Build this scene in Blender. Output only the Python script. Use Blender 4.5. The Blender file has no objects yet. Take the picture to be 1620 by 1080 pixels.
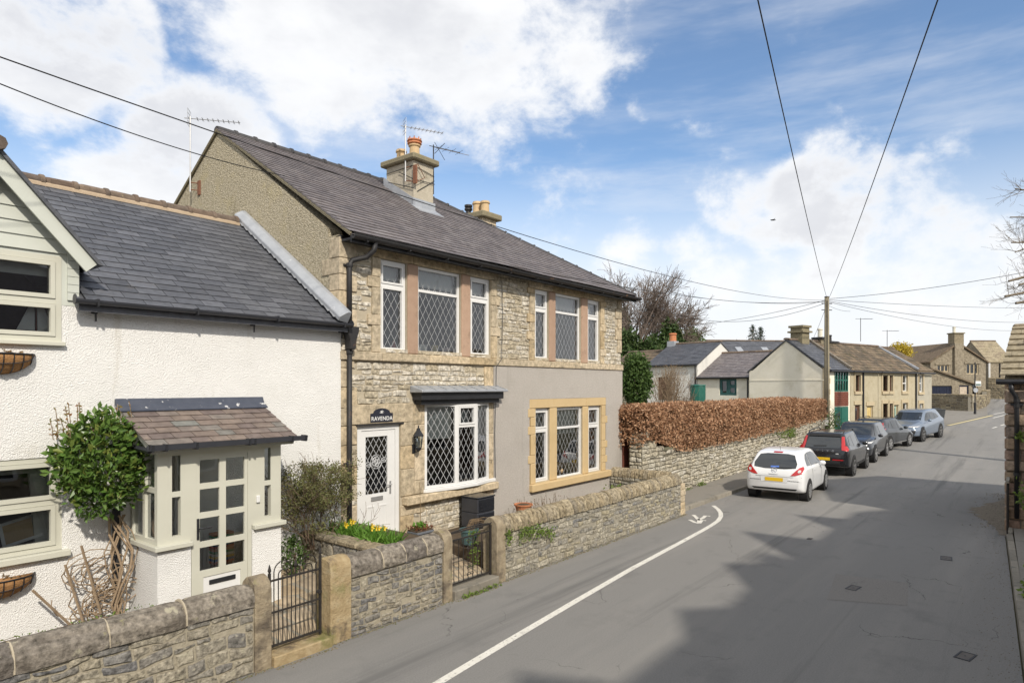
import bpy, bmesh, math, random
from mathutils import Vector as Vec, Matrix as Mat
from mathutils.bvhtree import BVHTree
from mathutils import noise as mnoise
R = random.Random(7)
sc = bpy.context.scene
col = sc.collection
rad = math.radians
# ------------------------------------------------------------------ camera
F, CX, HY, CAMZ = 1030., 810., 611., 3.45          # pixels of the 1620 px wide photograph
A = math.atan2(822, F)                             # street direction (+X) is 38.6 deg right of the view axis
cd = bpy.data.cameras.new('camera'); cam = bpy.data.objects.new('camera', cd); col.objects.link(cam)
cam.location = (0, 0, CAMZ); cam.rotation_euler = (rad(90), 0, A - math.pi/2)
cd.sensor_width = 36; cd.lens = F/1620*36; cd.shift_y = (HY-540)/1620; cd.clip_start = .1; cd.clip_end = 3000
sc.camera = cam
FW = Vec((math.cos(A), math.sin(A), 0)); RT = Vec((math.sin(A), -math.cos(A), 0)); UP = Vec((0, 0, 1))
C0 = Vec((0, 0, CAMZ))
def ray(u, v): return FW + RT*((u-CX)/F) + UP*((HY-v)/F)
def dep(d, u, v): return C0 + ray(u, v)*d          # point at a known depth
def py(u, v, Y): r = ray(u, v); return C0 + r*(Y/r.y)   # on a plane parallel to the facades
def px(u, v, X): r = ray(u, v); return C0 + r*(X/r.x)
GP = [(-300, 0), (22, 0), (30, .06), (38, .22), (46, .45), (60, .95), (75, 1.5), (100, 2.3), (400, 6), (1500, 10)]
def gz(X):
    for (a, za), (b, zb) in zip(GP, GP[1:]):
        if X <= b: return za+(zb-za)*max(0, (X-a))/(b-a)
    return GP[-1][1]
def pg(u, v):
    r = ray(u, v); t = 2.
    while t < 300:
        p = C0+r*t
        if p.z <= gz(p.x): return p
        t += .03
    return p
# ------------------------------------------------------------------ light
SUN_EL, SUN_AZ = rad(38), rad(28)                  # azimuth measured from -Y towards -X
toward = Vec((-math.sin(SUN_AZ)*math.cos(SUN_EL), -math.cos(SUN_AZ)*math.cos(SUN_EL), math.sin(SUN_EL)))
sl = bpy.data.lights.new('sun', 'SUN'); sl.energy = 2.0; sl.angle = rad(1.8); sl.color = (1, .92, .80)
so = bpy.data.objects.new('sun', sl); col.objects.link(so); so.rotation_euler = toward.to_track_quat('Z', 'Y').to_euler()
so.location = (-20, -30, 40)
w = bpy.data.worlds.new('World'); sc.world = w; w.use_nodes = True
sc.view_settings.view_transform = 'Standard'; sc.view_settings.look = 'None'; sc.view_settings.exposure = 1.0; sc.view_settings.gamma = 1
sc.view_settings.use_curve_mapping = False
def build_world():
    nt = w.node_tree; N = nt.nodes; L = nt.links; N.clear()
    def nd(t, **k):
        n = N.new(t)
        for a, b in k.items(): setattr(n, a, b)
        return n
    def val(sock, x):
        if hasattr(x, 'links'): L.new(x, sock)
        else: sock.default_value = x
    def math_(op, a, b=0., c=0., clamp=False):
        n = nd('ShaderNodeMath', operation=op, use_clamp=clamp); val(n.inputs[0], a); val(n.inputs[1], b); val(n.inputs[2], c); return n.outputs[0]
    def mix(f, a, b):
        n = nd('ShaderNodeMix', data_type='RGBA'); val(n.inputs[0], f); val(n.inputs[6], a); val(n.inputs[7], b); return n.outputs[2]
    def sstep(x, a, b):
        n = nd('ShaderNodeMapRange', interpolation_type='SMOOTHERSTEP'); val(n.inputs[0], x); n.inputs[1].default_value = a; n.inputs[2].default_value = b; return n.outputs[0]
    tc = nd('ShaderNodeTexCoord').outputs['Generated']
    sky = nd('ShaderNodeTexSky', sky_type='NISHITA', sun_disc=False, sun_elevation=SUN_EL, sun_rotation=math.pi+SUN_AZ, air_density=1.0, dust_density=.6, ozone_density=2.0)
    sxyz = nd('ShaderNodeSeparateXYZ'); L.new(tc, sxyz.inputs[0]); z = sxyz.outputs[2]
    def noise(scale, det, rough, vec, dist=0.):
        n = nd('ShaderNodeTexNoise'); n.inputs['Scale'].default_value = scale; n.inputs['Detail'].default_value = det
        n.inputs['Roughness'].default_value = rough; n.inputs['Distortion'].default_value = dist; L.new(vec, n.inputs['Vector']); return n.outputs['Fac']
    def scaled(v, s, off=(0, 0, 0)):
        m = nd('ShaderNodeMapping'); L.new(v, m.inputs[0]); m.inputs['Scale'].default_value = s; m.inputs['Location'].default_value = off; return m.outputs[0]
    # cumulus: fractal noise, with the cloud banks of the day set in the directions where they stand
    fine = noise(10., 10, .62, scaled(tc, (1, 1, 1.5)), .15)
    big = noise(2.2, 4, .5, scaled(tc, (1, 1, 2.2), (3.1, 1.7, .4)))
    banks = [((540, 20), .26, .66), ((740, 70), .24, .62), ((890, 60), .17, .48), ((420, 10), .2, .5), ((640, 140), .17, .34), ((850, 160), .10, .42), ((60, 120), .16, .48), ((0, 40), .13, .44), ((160, 110), .13, .46), ((210, 45), .08, .42),
             ((300, 260), .18, .72), ((220, 310), .14, .6), ((395, 225), .08, .5), ((380, 210), .05, .25), ((830, 150), .11, .42), ((1290, 285), .13, .66), ((1200, 310), .12, .56), ((1370, 310), .11, .52), ((1315, 225), .07, .5), ((1280, 370), .2, .42), ((1420, 350), .14, .36), ((1018, 185), .036, .34), ((1070, 190), .045, .26),
             ((1120, 410), .12, .42), ((1450, 410), .15, .42), ((1000, 430), .12, .36), ((1560, 440), .12, .40), ((1250, 450), .14, .36), ((1600, 420), .08, .4), ((900, 340), .12, .22)]
    nz3 = nd('ShaderNodeTexNoise'); nz3.inputs['Scale'].default_value = 5.; nz3.inputs['Detail'].default_value = 6; L.new(tc, nz3.inputs['Vector'])
    wv = nd('ShaderNodeVectorMath', operation='MULTIPLY_ADD'); L.new(nz3.outputs['Color'], wv.inputs[0]); wv.inputs[1].default_value = (.15, .15, .15); wv.inputs[2].default_value = (-.075, -.075, -.075)
    wa = nd('ShaderNodeVectorMath', operation='ADD'); L.new(tc, wa.inputs[0]); L.new(wv.outputs[0], wa.inputs[1]); tcw = wa.outputs[0]
    dens = None
    for (u, v), r, k in banks:
        d = ray(u, v).normalized()
        n = nd('ShaderNodeVectorMath', operation='DISTANCE'); L.new(tcw, n.inputs[0]); n.inputs[1].default_value = d
        g = math_('MULTIPLY', sstep(n.outputs['Value'], r, r*.15), k)
        dens = g if dens is None else math_('MAXIMUM', dens, g)
    tex = math_('ADD', math_('MULTIPLY', math_('SUBTRACT', fine, .5), 1.3), math_('MULTIPLY', math_('SUBTRACT', big, .5), .5))
    # cloud goes on all round; its unseen cover is thickened to add fill light
    fwd = nd('ShaderNodeVectorMath', operation='DISTANCE'); L.new(tc, fwd.inputs[0]); fwd.inputs[1].default_value = ray(830, 300).normalized()
    gen = math_('MULTIPLY', sstep(fwd.outputs['Value'], .62, .95), .52)
    dens = math_('MAXIMUM', dens, gen)
    d1 = math_('ADD', dens, tex)
    cum = math_('MULTIPLY', sstep(d1, .09, .62), .95)
    # thin veil and whitish haze towards the horizon
    veil = noise(2.0, 6, .6, scaled(tc, (1, 1, 5.5), (.4, 8, 1)))
    veil = math_('ADD', math_('MULTIPLY', sstep(veil, .36, .74), .40), .04)
    hor = math_('MULTIPLY', sstep(z, .40, .03), .95)
    thin = math_('MAXIMUM', veil, hor)
    shade = sstep(noise(3.2, 6, .55, scaled(tc, (1, 1, 2.0), (.13, .09, -.16))), .35, .68)
    core = sstep(d1, .30, .75)
    # the sky is a bit more saturated than the model's
    hs = nd('ShaderNodeHueSaturation'); hs.inputs['Saturation'].default_value = 1.12; hs.inputs['Value'].default_value = .64; L.new(sky.outputs[0], hs.inputs['Color'])
    K = .13
    white = (.52/K, .522/K, .525/K, 1); grey = (.37/K, .375/K, .395/K, 1)
    cloudc = mix(math_('MULTIPLY', math_('MULTIPLY', shade, core), .85), white, grey)
    base = mix(thin, hs.outputs[0], (.485/K, .492/K, .505/K, 1))
    out = mix(cum, base, cloudc)
    bg = nd('ShaderNodeBackground'); L.new(out, bg.inputs[0]); bg.inputs[1].default_value = K
    o = nd('ShaderNodeOutputWorld'); L.new(bg.outputs[0], o.inputs[0])
build_world()

# ------------------------------------------------------------------ mesh helpers
class MB:
    """collects faces; done() links them as ONE mesh object"""
    def __init__(s): s.v = []; s.f = []
    def add(s, vs, fs):
        b = len(s.v); s.v += [tuple(p) for p in vs]; s.f += [tuple(b+i for i in f) for f in fs]; return s
    def box(s, x0, x1, y0, y1, z0, z1):
        return s.add([(x0, y0, z0), (x1, y0, z0), (x1, y1, z0), (x0, y1, z0), (x0, y0, z1), (x1, y0, z1), (x1, y1, z1), (x0, y1, z1)],
                     [(0, 3, 2, 1), (4, 5, 6, 7), (0, 1, 5, 4), (1, 2, 6, 5), (2, 3, 7, 6), (3, 0, 4, 7)])
    def prism(s, pts, ex):
        n = len(pts); ex = Vec(ex); p = [Vec(q) for q in pts]
        nr = Vec((0, 0, 0))
        for i in range(n): nr += p[i].cross(p[(i+1) % n])
        if nr.dot(ex) > 0: p = p[::-1]
        return s.add(p+[q+ex for q in p], [tuple(range(n)), tuple(range(2*n-1, n-1, -1))]+[(i, i+n, (i+1) % n+n, (i+1) % n) for i in range(n)])
    def beam(s, a, b, w, h, up=(0, 0, 1)):
        a = Vec(a); b = Vec(b); d = (b-a).normalized(); up = Vec(up)
        x = d.cross(up)
        if x.length < 1e-4: x = d.cross(Vec((0, 1, 0)))
        x.normalize(); y = x.cross(d)
        q = [x*(i*w/2)+y*(j*h/2) for i, j in ((-1, -1), (1, -1), (1, 1), (-1, 1))]
        return s.add([a+k for k in q]+[b+k for k in q], [(0, 1, 2, 3), (7, 6, 5, 4)]+[(i, i+4, (i+1) % 4+4, (i+1) % 4) for i in range(4)])
    def tube(s, pts, r, n=6, cap=True):
        pts = [Vec(p) for p in pts]; m = len(pts)
        rs = r if isinstance(r, (list, tuple)) else [r]*m
        vs = []; ref = None
        for i, p in enumerate(pts):
            d = (pts[min(i+1, m-1)]-pts[max(i-1, 0)])
            d = d.normalized() if d.length > 1e-9 else Vec((0, 0, 1))
            if ref is None: ref = Vec((0, 0, 1)) if abs(d.z) < .9 else Vec((1, 0, 0))
            x = d.cross(ref)
            if x.length < 1e-5: x = d.cross(Vec((0, 1, 0)))
            x.normalize(); y = x.cross(d); ref = y
            for k in range(n):
                a = 2*math.pi*k/n; vs.append(p+(x*math.cos(a)+y*math.sin(a))*rs[i])
        fs = [(i*n+k, i*n+(k+1) % n, (i+1)*n+(k+1) % n, (i+1)*n+k) for i in range(m-1) for k in range(n)]
        if cap: fs += [tuple(range(n-1, -1, -1)), tuple((m-1)*n+k for k in range(n))]
        return s.add(vs, fs)
    def lathe(s, c, prof, n=12, axis='z'):
        c = Vec(c); vs = []
        for r, h in prof:
            for k in range(n):
                a = 2*math.pi*k/n; x, y = r*math.cos(a), r*math.sin(a)
                vs.append(c+(Vec((x, y, h)) if axis == 'z' else Vec((x, h, y)) if axis == 'y' else Vec((h, x, y))))
        m = len(prof)
        fs = [(i*n+k, i*n+(k+1) % n, (i+1)*n+(k+1) % n, (i+1)*n+k) for i in range(m-1) for k in range(n)]
        fs += [tuple(range(n-1, -1, -1)), tuple((m-1)*n+k for k in range(n))]
        return s.add(vs, fs)
    def done(s, name, m, parent=None, smooth=False, bevel=0, local=False, fix=True):
        me = bpy.data.meshes.new(name); me.from_pydata(s.v, [], s.f)
        if fix:
            bm = bmesh.new(); bm.from_mesh(me); bmesh.ops.recalc_face_normals(bm, faces=bm.faces)
            if bevel: bmesh.ops.bevel(bm, geom=bm.edges[:], offset=bevel, segments=1, affect='EDGES', profile=.5)
            bm.to_mesh(me); bm.free()
        if smooth: me.polygons.foreach_set('use_smooth', [True]*len(me.polygons))
        me.materials.append(m)
        return link(me, name, parent, local)
def link(me, name, parent=None, local=False):
    o = bpy.data.objects.new(name, me); col.objects.link(o)
    if parent is not None:
        o.parent = parent
        if not local: o.matrix_parent_inverse = wm(parent).inverted()
    return o
def wm(o):
    m = o.matrix_basis.copy()
    while o.parent is not None: m = o.parent.matrix_basis @ m if o.matrix_parent_inverse == Mat() else o.parent.matrix_basis @ o.matrix_parent_inverse @ m; o = o.parent
    return m
def tag(o, label=None, cat=None, group=None, kind=None):
    if label: o['label'] = label
    if cat: o['category'] = cat
    if group: o['group'] = group
    if kind: o['kind'] = kind
    return o
def thing(name, loc, label, cat, group=None, rz=0):
    o = bpy.data.objects.new(name, None); col.objects.link(o); o.location = loc; o.rotation_euler = (0, 0, rz); o.empty_display_size = .3
    return tag(o, label, cat, group)
def group_part(name, parent, loc=(0, 0, 0), local=False):
    o = bpy.data.objects.new(name, None); col.objects.link(o); o.parent = parent; o.empty_display_size = .1
    if not local: o.matrix_parent_inverse = wm(parent).inverted()
    return o
def BX(name, m, parent, *b, bevel=0, **k): return MB().box(*b).done(name, m, parent, bevel=bevel, **k)

# ------------------------------------------------------------------ materials
def mat(name, cols, scale=6., rough=.85, bump=0., bscale=30., var=0., spec=.25, metal=0., mott=.5, stain=None, alpha=None, det=6, pal=False, bdet=8, coat=0., vor=0., thick=None, crack=0.):
    """cols: colours mixed by noise, or (pal) picked per piece; var: brightness spread per piece; stain: (colour, scale, lo, hi)"""
    m = bpy.data.materials.new(name); m.use_nodes = True; nt = m.node_tree; N = nt.nodes; L = nt.links
    b = N['Principled BSDF']
    geo = N.new('ShaderNodeNewGeometry'); pos = geo.outputs['Position']
    oi = N.new('ShaderNodeObjectInfo')
    ad = N.new('ShaderNodeMath'); ad.operation = 'ADD'; L.new(oi.outputs['Random'], ad.inputs[0]); L.new(geo.outputs['Random Per Island'], ad.inputs[1])
    fr = N.new('ShaderNodeMath'); fr.operation = 'FRACT'; L.new(ad.outputs[0], fr.inputs[0]); rnd = fr.outputs[0]
    def noise(s, d=det, r=.6):
        n = N.new('ShaderNodeTexNoise'); n.inputs['Scale'].default_value = s; n.inputs['Detail'].default_value = d; n.inputs['Roughness'].default_value = r
        L.new(pos, n.inputs['Vector']); return n.outputs['Fac']
    def ramp(f, cs, lo=.0, hi=1., interp='LINEAR'):
        n = N.new('ShaderNodeValToRGB'); n.color_ramp.interpolation = interp; e = n.color_ramp.elements
        while len(e) < len(cs): e.new(.5)
        for i, c in enumerate(cs): e[i].position = lo+(hi-lo)*i/max(1, len(cs)-1); e[i].color = (*c, 1)
        L.new(f, n.inputs[0]); return n.outputs[0]
    def mixc(f, a, c, bt='MIX'):
        n = N.new('ShaderNodeMix'); n.data_type = 'RGBA'; n.blend_type = bt
        for s_, x in ((n.inputs[0], f), (n.inputs[6], a), (n.inputs[7], c)):
            if hasattr(x, 'links'): L.new(x, s_)
            else: s_.default_value = x if not isinstance(x, tuple) else (*x, 1)[:4]
        return n.outputs[2]
    nz = noise(scale)
    if len(cols) == 1: c = ramp(nz, [cols[0], cols[0]])
    elif pal:
        c = ramp(rnd, cols, 0, 1)
    else: c = ramp(nz, cols, .5-mott/2, .5+mott/2)
    if pal or len(cols) == 1:
        c = mixc(1., c, ramp(nz, [(1-.5*mott,)*3, (1+.35*mott,)*3], .25, .75), 'MULTIPLY')
    if stain:
        for sc_, ss, lo, hi, *sx in (stain if isinstance(stain, list) else [stain]):
            f_ = noise(ss, 8, .65)
            if sx:
                mp = N.new('ShaderNodeMapping'); mp.inputs['Scale'].default_value = sx[0]; L.new(pos, mp.inputs[0]); L.new(mp.outputs[0], f_.node.inputs['Vector'])
            c = mixc(ramp(f_, [(0,)*3, (1,)*3], lo, hi), c, sc_)
    if var:
        mr = N.new('ShaderNodeMapRange'); L.new(rnd, mr.inputs[0]); mr.inputs[3].default_value = 1-var; mr.inputs[4].default_value = 1+var
        cmb = N.new('ShaderNodeCombineXYZ')
        for i in range(3): L.new(mr.outputs[0], cmb.inputs[i])
        c = mixc(1., c, cmb.outputs[0], 'MULTIPLY')
    if crack:
        wn = N.new('ShaderNodeTexNoise'); wn.inputs['Scale'].default_value = 2.5; wn.inputs['Detail'].default_value = 5; L.new(pos, wn.inputs['Vector'])
        wm_ = N.new('ShaderNodeVectorMath'); wm_.operation = 'MULTIPLY_ADD'; L.new(wn.outputs['Color'], wm_.inputs[0]); wm_.inputs[1].default_value = (.45, .45, .45); L.new(pos, wm_.inputs[2])
        vo = N.new('ShaderNodeTexVoronoi'); vo.feature = 'DISTANCE_TO_EDGE'; vo.inputs['Scale'].default_value = crack; L.new(wm_.outputs[0], vo.inputs['Vector'])
        cm = N.new('ShaderNodeMath'); cm.operation = 'MULTIPLY'; L.new(ramp(vo.outputs['Distance'], [(1,)*3, (0,)*3], 0, .0035), cm.inputs[0]); L.new(ramp(noise(.5, 3), [(0,)*3, (1,)*3], .53, .60), cm.inputs[1])
        c = mixc(cm.outputs[0], c, tuple(k*.55 for k in cols[0]))
    L.new(c, b.inputs['Base Color'])
    b.inputs['Roughness'].default_value = rough; b.inputs['Metallic'].default_value = metal
    b.inputs['Specular IOR Level'].default_value = spec
    if coat: b.inputs['Coat Weight'].default_value = coat; b.inputs['Coat Roughness'].default_value = .04
    if bump:
        bp = N.new('ShaderNodeBump'); bp.inputs['Strength'].default_value = min(1, bump); bp.inputs['Distance'].default_value = .02 if bump <= 1 else .02*bump
        h = noise(bscale, bdet, .65)
        if vor:
            v = N.new('ShaderNodeTexVoronoi'); v.inputs['Scale'].default_value = vor; L.new(pos, v.inputs['Vector'])
            a2 = N.new('ShaderNodeMath'); a2.operation = 'ADD'; L.new(h, a2.inputs[0]); L.new(v.outputs['Distance'], a2.inputs[1]); h = a2.outputs[0]
        L.new(h, bp.inputs['Height']); L.new(bp.outputs[0], b.inputs['Normal'])
    if thick:                                   # thin leaf: a little light comes through
        tr = N.new('ShaderNodeBsdfTranslucent'); L.new(c, tr.inputs[0]); mx = N.new('ShaderNodeMixShader'); mx.inputs[0].default_value = thick
        L.new(b.outputs[0], mx.inputs[1]); L.new(tr.outputs[0], mx.inputs[2]); L.new(mx.outputs[0], N['Material Output'].inputs[0])
    return m
def glass_mat(name, tint=(.75, .8, .8), ior=1.5, rough=.0, refl=1.0):
    m = bpy.data.materials.new(name); m.use_nodes = True; nt = m.node_tree; N = nt.nodes; L = nt.links; N.remove(N['Principled BSDF'])
    t = N.new('ShaderNodeBsdfTransparent'); t.inputs[0].default_value = (*tint, 1)
    g = N.new('ShaderNodeBsdfGlossy'); g.inputs['Roughness'].default_value = rough; g.inputs[0].default_value = (.95, .97, 1, 1)
    f = N.new('ShaderNodeFresnel'); f.inputs[0].default_value = ior
    n = N.new('ShaderNodeTexNoise'); n.inputs['Scale'].default_value = 1.3; bp = N.new('ShaderNodeBump'); bp.inputs['Strength'].default_value = .05; bp.inputs['Distance'].default_value = .1
    ge = N.new('ShaderNodeNewGeometry'); L.new(ge.outputs['Position'], n.inputs['Vector']); L.new(n.outputs['Fac'], bp.inputs['Height']); L.new(bp.outputs[0], g.inputs['Normal'])
    mu = N.new('ShaderNodeMath'); mu.operation = 'MULTIPLY'; mu.inputs[1].default_value = refl; mu.use_clamp = True; L.new(f.outputs[0], mu.inputs[0])
    x = N.new('ShaderNodeMixShader'); L.new(mu.outputs[0], x.inputs[0]); L.new(t.outputs[0], x.inputs[1]); L.new(g.outputs[0], x.inputs[2])
    L.new(x.outputs[0], N['Material Output'].inputs[0]); return m
m_asphalt = mat('asphalt', [(.168, .163, .155), (.232, .226, .216), (.298, .29, .277)], 55, .92, .7, 120, spec=.15, mott=.7, crack=.45, stain=[((.285, .273, .254), .9, .46, .72, (.07, .8, 1)), ((.182, .178, .172), 1.1, .55, .8), ((.172, .169, .163), .8, .56, .66, (.06, 1.6, 1)), ((.11, .105, .098), 4.5, .70, .75)])
m_paving = mat('footway_asphalt', [(.2, .186, .163), (.27, .252, .222)], 40, .9, .5, 140, stain=((.14, .135, .12), 1.5, .55, .75))
m_kerb = mat('kerb_stone', [(.22, .2, .165), (.3, .275, .23)], 5, .9, .5, 60, var=.2, stain=((.13, .125, .11), 4, .55, .7))
m_linepaint = mat('road_paint', [(.62, .6, .54), (.74, .72, .66)], 7, .7, .3, 90, stain=[((.28, .265, .245), 25, .56, .66), ((.35, .33, .3), 3, .58, .75)])
m_cream = mat('cream_paint', [(.55, .47, .25), (.65, .56, .33)], 4, .75, .3, 90, stain=((.25, .24, .2), 14, .6, .75))
m_rough = mat('white_roughcast', [(.76, .755, .735), (.85, .845, .825)], 2.5, .92, .6, 64, spec=.15, mott=.6, bdet=3, vor=72, stain=[((.6, .565, .49), .9, .58, .85), ((.55, .51, .43), 2.2, .62, .80, (1, 1, .12))])
m_pebble = mat('grey_pebbledash', [(.56, .515, .465), (.72, .675, .62)], 26, .95, 1.0, 120, spec=.1, bdet=3, vor=90, stain=[((.56, .52, .465), .8, .5, .8), ((.48, .445, .39), 2.0, .60, .78, (1, 1, .1))])
m_gable = mat('weathered_roughcast', [(.24, .205, .14), (.50, .44, .32), (.68, .62, .49)], 20, .95, 1.3, 45, spec=.1, bdet=4, vor=45, stain=[((.52, .45, .28), 2.2, .54, .74), ((.52, .47, .38), 14, .68, .76), ((.24, .205, .135), 1.6, .58, .76, (1, 1, .25))])
m_mortar = mat('lime_mortar', [(.40, .345, .255), (.5, .44, .335)], 10, .95, .6, 60)
m_mortar3 = mat('brown_mortar', [(.3, .265, .2), (.42, .38, .295)], 14, .95, .9, 40, stain=((.2, .18, .13), 4, .55, .7))
m_mortar2 = mat('grey_mortar', [(.25, .23, .185), (.36, .33, .27)], 10, .95, .6, 60)
m_ash = mat('sandstone', [(.50, .39, .24), (.60, .49, .335), (.43, .365, .265), (.54, .45, .325)], 12, .92, .7, 30, pal=True, mott=1.0, var=.12, spec=.15, stain=[((.2, .175, .13), 3.2, .56, .72), ((.5, .43, .31), 7, .62, .72), ((.12, .105, .08), 1.4, .62, .78)])
m_pink = mat('pink_sandstone', [(.37, .25, .18), (.43, .30, .22)], 6, .92, .4, 50, spec=.15, var=.08, stain=((.25, .18, .13), 4, .58, .75))
m_tan = mat('tan_painted_stone', [(.52, .385, .205), (.57, .435, .25)], 4, .9, .3, 60, spec=.15, stain=((.36, .29, .18), 5, .62, .78))
m_lime = mat('limestone_rubble', [(.50, .45, .36), (.62, .575, .49), (.43, .37, .265), (.57, .52, .42), (.66, .62, .55)], 16, .95, 1.2, 30, pal=True, mott=1.5, spec=.12, stain=[((.24, .2, .15), 5, .58, .7), ((.15, .13, .1), 1.6, .64, .74)])
m_gwall = mat('garden_rubble', [(.26, .25, .235), (.38, .34, .26), (.19, .19, .195), (.31, .28, .225), (.42, .38, .295), (.23, .22, .21)], 18, .95, 1.8, 24, pal=True, mott=1.6, spec=.15, stain=[((.40, .37, .27), 9, .58, .68), ((.1, .1, .09), 5, .62, .74)])
m_cwall = mat('coursed_garden_rubble', [(.36, .33, .265), (.46, .425, .345), (.26, .25, .23), (.40, .355, .25), (.22, .22, .22)], 18, .95, 1.6, 26, pal=True, mott=1.5, spec=.15, stain=[((.47, .44, .32), 9, .6, .7), ((.14, .13, .1), 5, .62, .74)])
m_dry = mat('dry_stone', [(.46, .42, .335), (.56, .525, .435), (.36, .33, .265), (.52, .47, .36), (.6, .57, .5)], 14, .95, 1.4, 26, pal=True, mott=1.4, spec=.12, stain=[((.22, .21, .16), 4, .58, .7)])
m_cope = mat('dark_coping', [(.2, .175, .145), (.265, .235, .195), (.18, .16, .14)], 16, .93, 1.3, 28, pal=True, mott=1.6, spec=.15, stain=[((.4, .37, .28), 4.5, .62, .68), ((.1, .085, .07), 3, .55, .70), ((.27, .25, .14), 7, .64, .72)])
m_cope2 = mat('tan_coping', [(.36, .295, .195), (.3, .25, .17), (.42, .355, .245), (.26, .225, .17)], 18, .93, 1.3, 28, pal=True, mott=1.5, spec=.15, stain=[((.16, .14, .1), 5, .56, .7), ((.5, .46, .35), 9, .66, .73)])
m_pier2 = mat('weathered_pier_stone', [(.2, .16, .11), (.32, .265, .185), (.42, .36, .26)], 10, .93, 1.2, 28, mott=.6, spec=.15, stain=[((.115, .095, .075), 2.2, .50, .66), ((.24, .22, .1), 3, .60, .72), ((.46, .42, .33), 12, .66, .74)])
m_pier = mat('gate_pier_stone', [(.26, .19, .1), (.39, .3, .175), (.48, .4, .26)], 9, .93, 1.2, 28, mott=.6, spec=.15, stain=[((.19, .185, .07), 2.2, .52, .68), ((.14, .11, .08), 3.0, .55, .68), ((.5, .47, .38), 12, .66, .74)])
m_drypath = mat('path_stone', [(.36, .28, .185), (.44, .36, .26), (.3, .25, .19)], 8, .93, .5, 40, pal=True, mott=.6, spec=.15)
m_slate = mat('blue_slate', [(.088, .092, .105), (.122, .127, .142), (.072, .076, .088), (.104, .108, .122)], 10, .5, .35, 40, pal=True, mott=.6, spec=.4, var=.16, stain=((.13, .122, .115), 2.6, .62, .82))
m_slate2 = mat('purple_slate', [(.17, .152, .156), (.21, .19, .193), (.15, .136, .142), (.185, .163, .162), (.2, .184, .184)], 7, .6, .4, 40, pal=True, mott=.7, spec=.3, var=.08, stain=[((.23, .2, .165), 2.4, .62, .8), ((.085, .072, .07), 1.3, .58, .78)])
m_slate3 = mat('porch_slate', [(.18, .14, .12), (.225, .18, .15), (.155, .122, .112), (.205, .165, .145), (.19, .195, .18)], 9, .62, .4, 50, pal=True, mott=.7, spec=.35, stain=((.27, .21, .15), 9, .62, .74))
m_stoneslate = mat('stone_slate', [(.165, .125, .09), (.21, .165, .118), (.13, .105, .08), (.105, .09, .07)], 6, .95, .8, 25, pal=True, mott=.9, spec=.15, stain=[((.28, .215, .11), 6, .62, .72), ((.085, .08, .045), 2, .55, .72)])
m_grit = mat('gritstone_slab', [(.29, .245, .165), (.35, .30, .21), (.25, .205, .15)], 8, .95, .8, 25, pal=True, mott=.9, spec=.15, stain=[((.44, .41, .3), 10, .62, .7), ((.13, .115, .09), 3, .55, .7)])
m_redgrit = mat('red_gritstone', [(.3, .21, .15), (.36, .27, .185), (.28, .22, .175), (.33, .22, .17)], 8, .95, .9, 25, pal=True, mott=.9, spec=.15, stain=[((.09, .08, .07), 3, .55, .7)])
m_ridge = mat('ridge_tile', [(.145, .105, .08), (.19, .145, .11), (.12, .095, .08)], 9, .9, .6, 40, pal=True, mott=.8, stain=((.33, .27, .16), 8, .64, .72))
m_ridge2 = mat('dark_ridge_tile', [(.055, .055, .06), (.08, .078, .08)], 9, .75, .5, 40, pal=True, mott=.6)
m_bed = mat('ridge_mortar', [(.42, .32, .22), (.5, .4, .29)], 9, .95, .6, 50)
m_lead = mat('lead_sheet', [(.33, .35, .38), (.45, .47, .5)], 5, .45, .25, 20, spec=.5, metal=.35, stain=((.6, .61, .62), 6, .62, .74))
m_leadp = mat('painted_lead', [(.045, .055, .08), (.075, .085, .115)], 6, .5, .3, 30, spec=.4, stain=((.6, .6, .6), 9, .62, .66))
m_sage = mat('sage_paint', [(.53, .525, .445), (.57, .565, .485)], 3, .5, .05, 60, spec=.35)
m_white = mat('white_upvc', [(.7, .7, .69), (.74, .74, .73)], 3, .35, spec=.45)
m_clad = mat('pale_cladding', [(.52, .545, .49), (.56, .58, .525)], 3, .55, .1, 50, spec=.3)
m_black = mat('black_paint', [(.016, .017, .02), (.026, .027, .031)], 6, .45, .15, 60, spec=.4)
m_iron = mat('cast_iron', [(.02, .02, .022), (.035, .033, .033)], 5, .55, .3, 50, spec=.4, stain=((.16, .085, .05), 4.5, .62, .72))
m_plastic = mat('dark_grey_plastic', [(.035, .037, .045), (.045, .047, .056)], 4, .4, spec=.45)
m_gateiron = mat('gate_iron', [(.018, .017, .017), (.04, .034, .03)], 9, .6, .2, 80, spec=.35, stain=((.11, .06, .035), 14, .66, .74))
m_rust = mat('rusty_steel', [(.17, .075, .045), (.24, .115, .07)], 12, .85, .4, 60)
m_alu = mat('dull_aluminium', [(.42, .42, .42), (.5, .5, .5)], 6, .4, metal=.6, spec=.5)
m_glass = glass_mat('window_glass', (.72, .76, .76), 1.5, 0, 2.2)
m_glassp = glass_mat('porch_glass', (.82, .85, .83), 1.5, 0, 2.4)
m_came = mat('lead_came', [(.42, .43, .44), (.55, .56, .57)], 20, .4, spec=.5)
m_blind = mat('blind_fabric', [(.62, .62, .58), (.68, .68, .64)], 4, .9)
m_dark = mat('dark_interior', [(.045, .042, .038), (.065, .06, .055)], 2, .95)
m_pot = mat('buff_clay_pot', [(.5, .36, .2), (.58, .43, .26)], 6, .85, .2, 40, stain=((.25, .17, .1), 5, .6, .74))
m_terra = mat('terracotta', [(.45, .17, .08), (.52, .22, .11)], 6, .85, .2, 40, stain=((.2, .09, .05), 5, .6, .74))
m_chim = mat('chimney_render', [(.40, .36, .28), (.5, .45, .36)], 8, .95, .8, 45, stain=((.22, .195, .14), 3, .56, .72))
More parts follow.
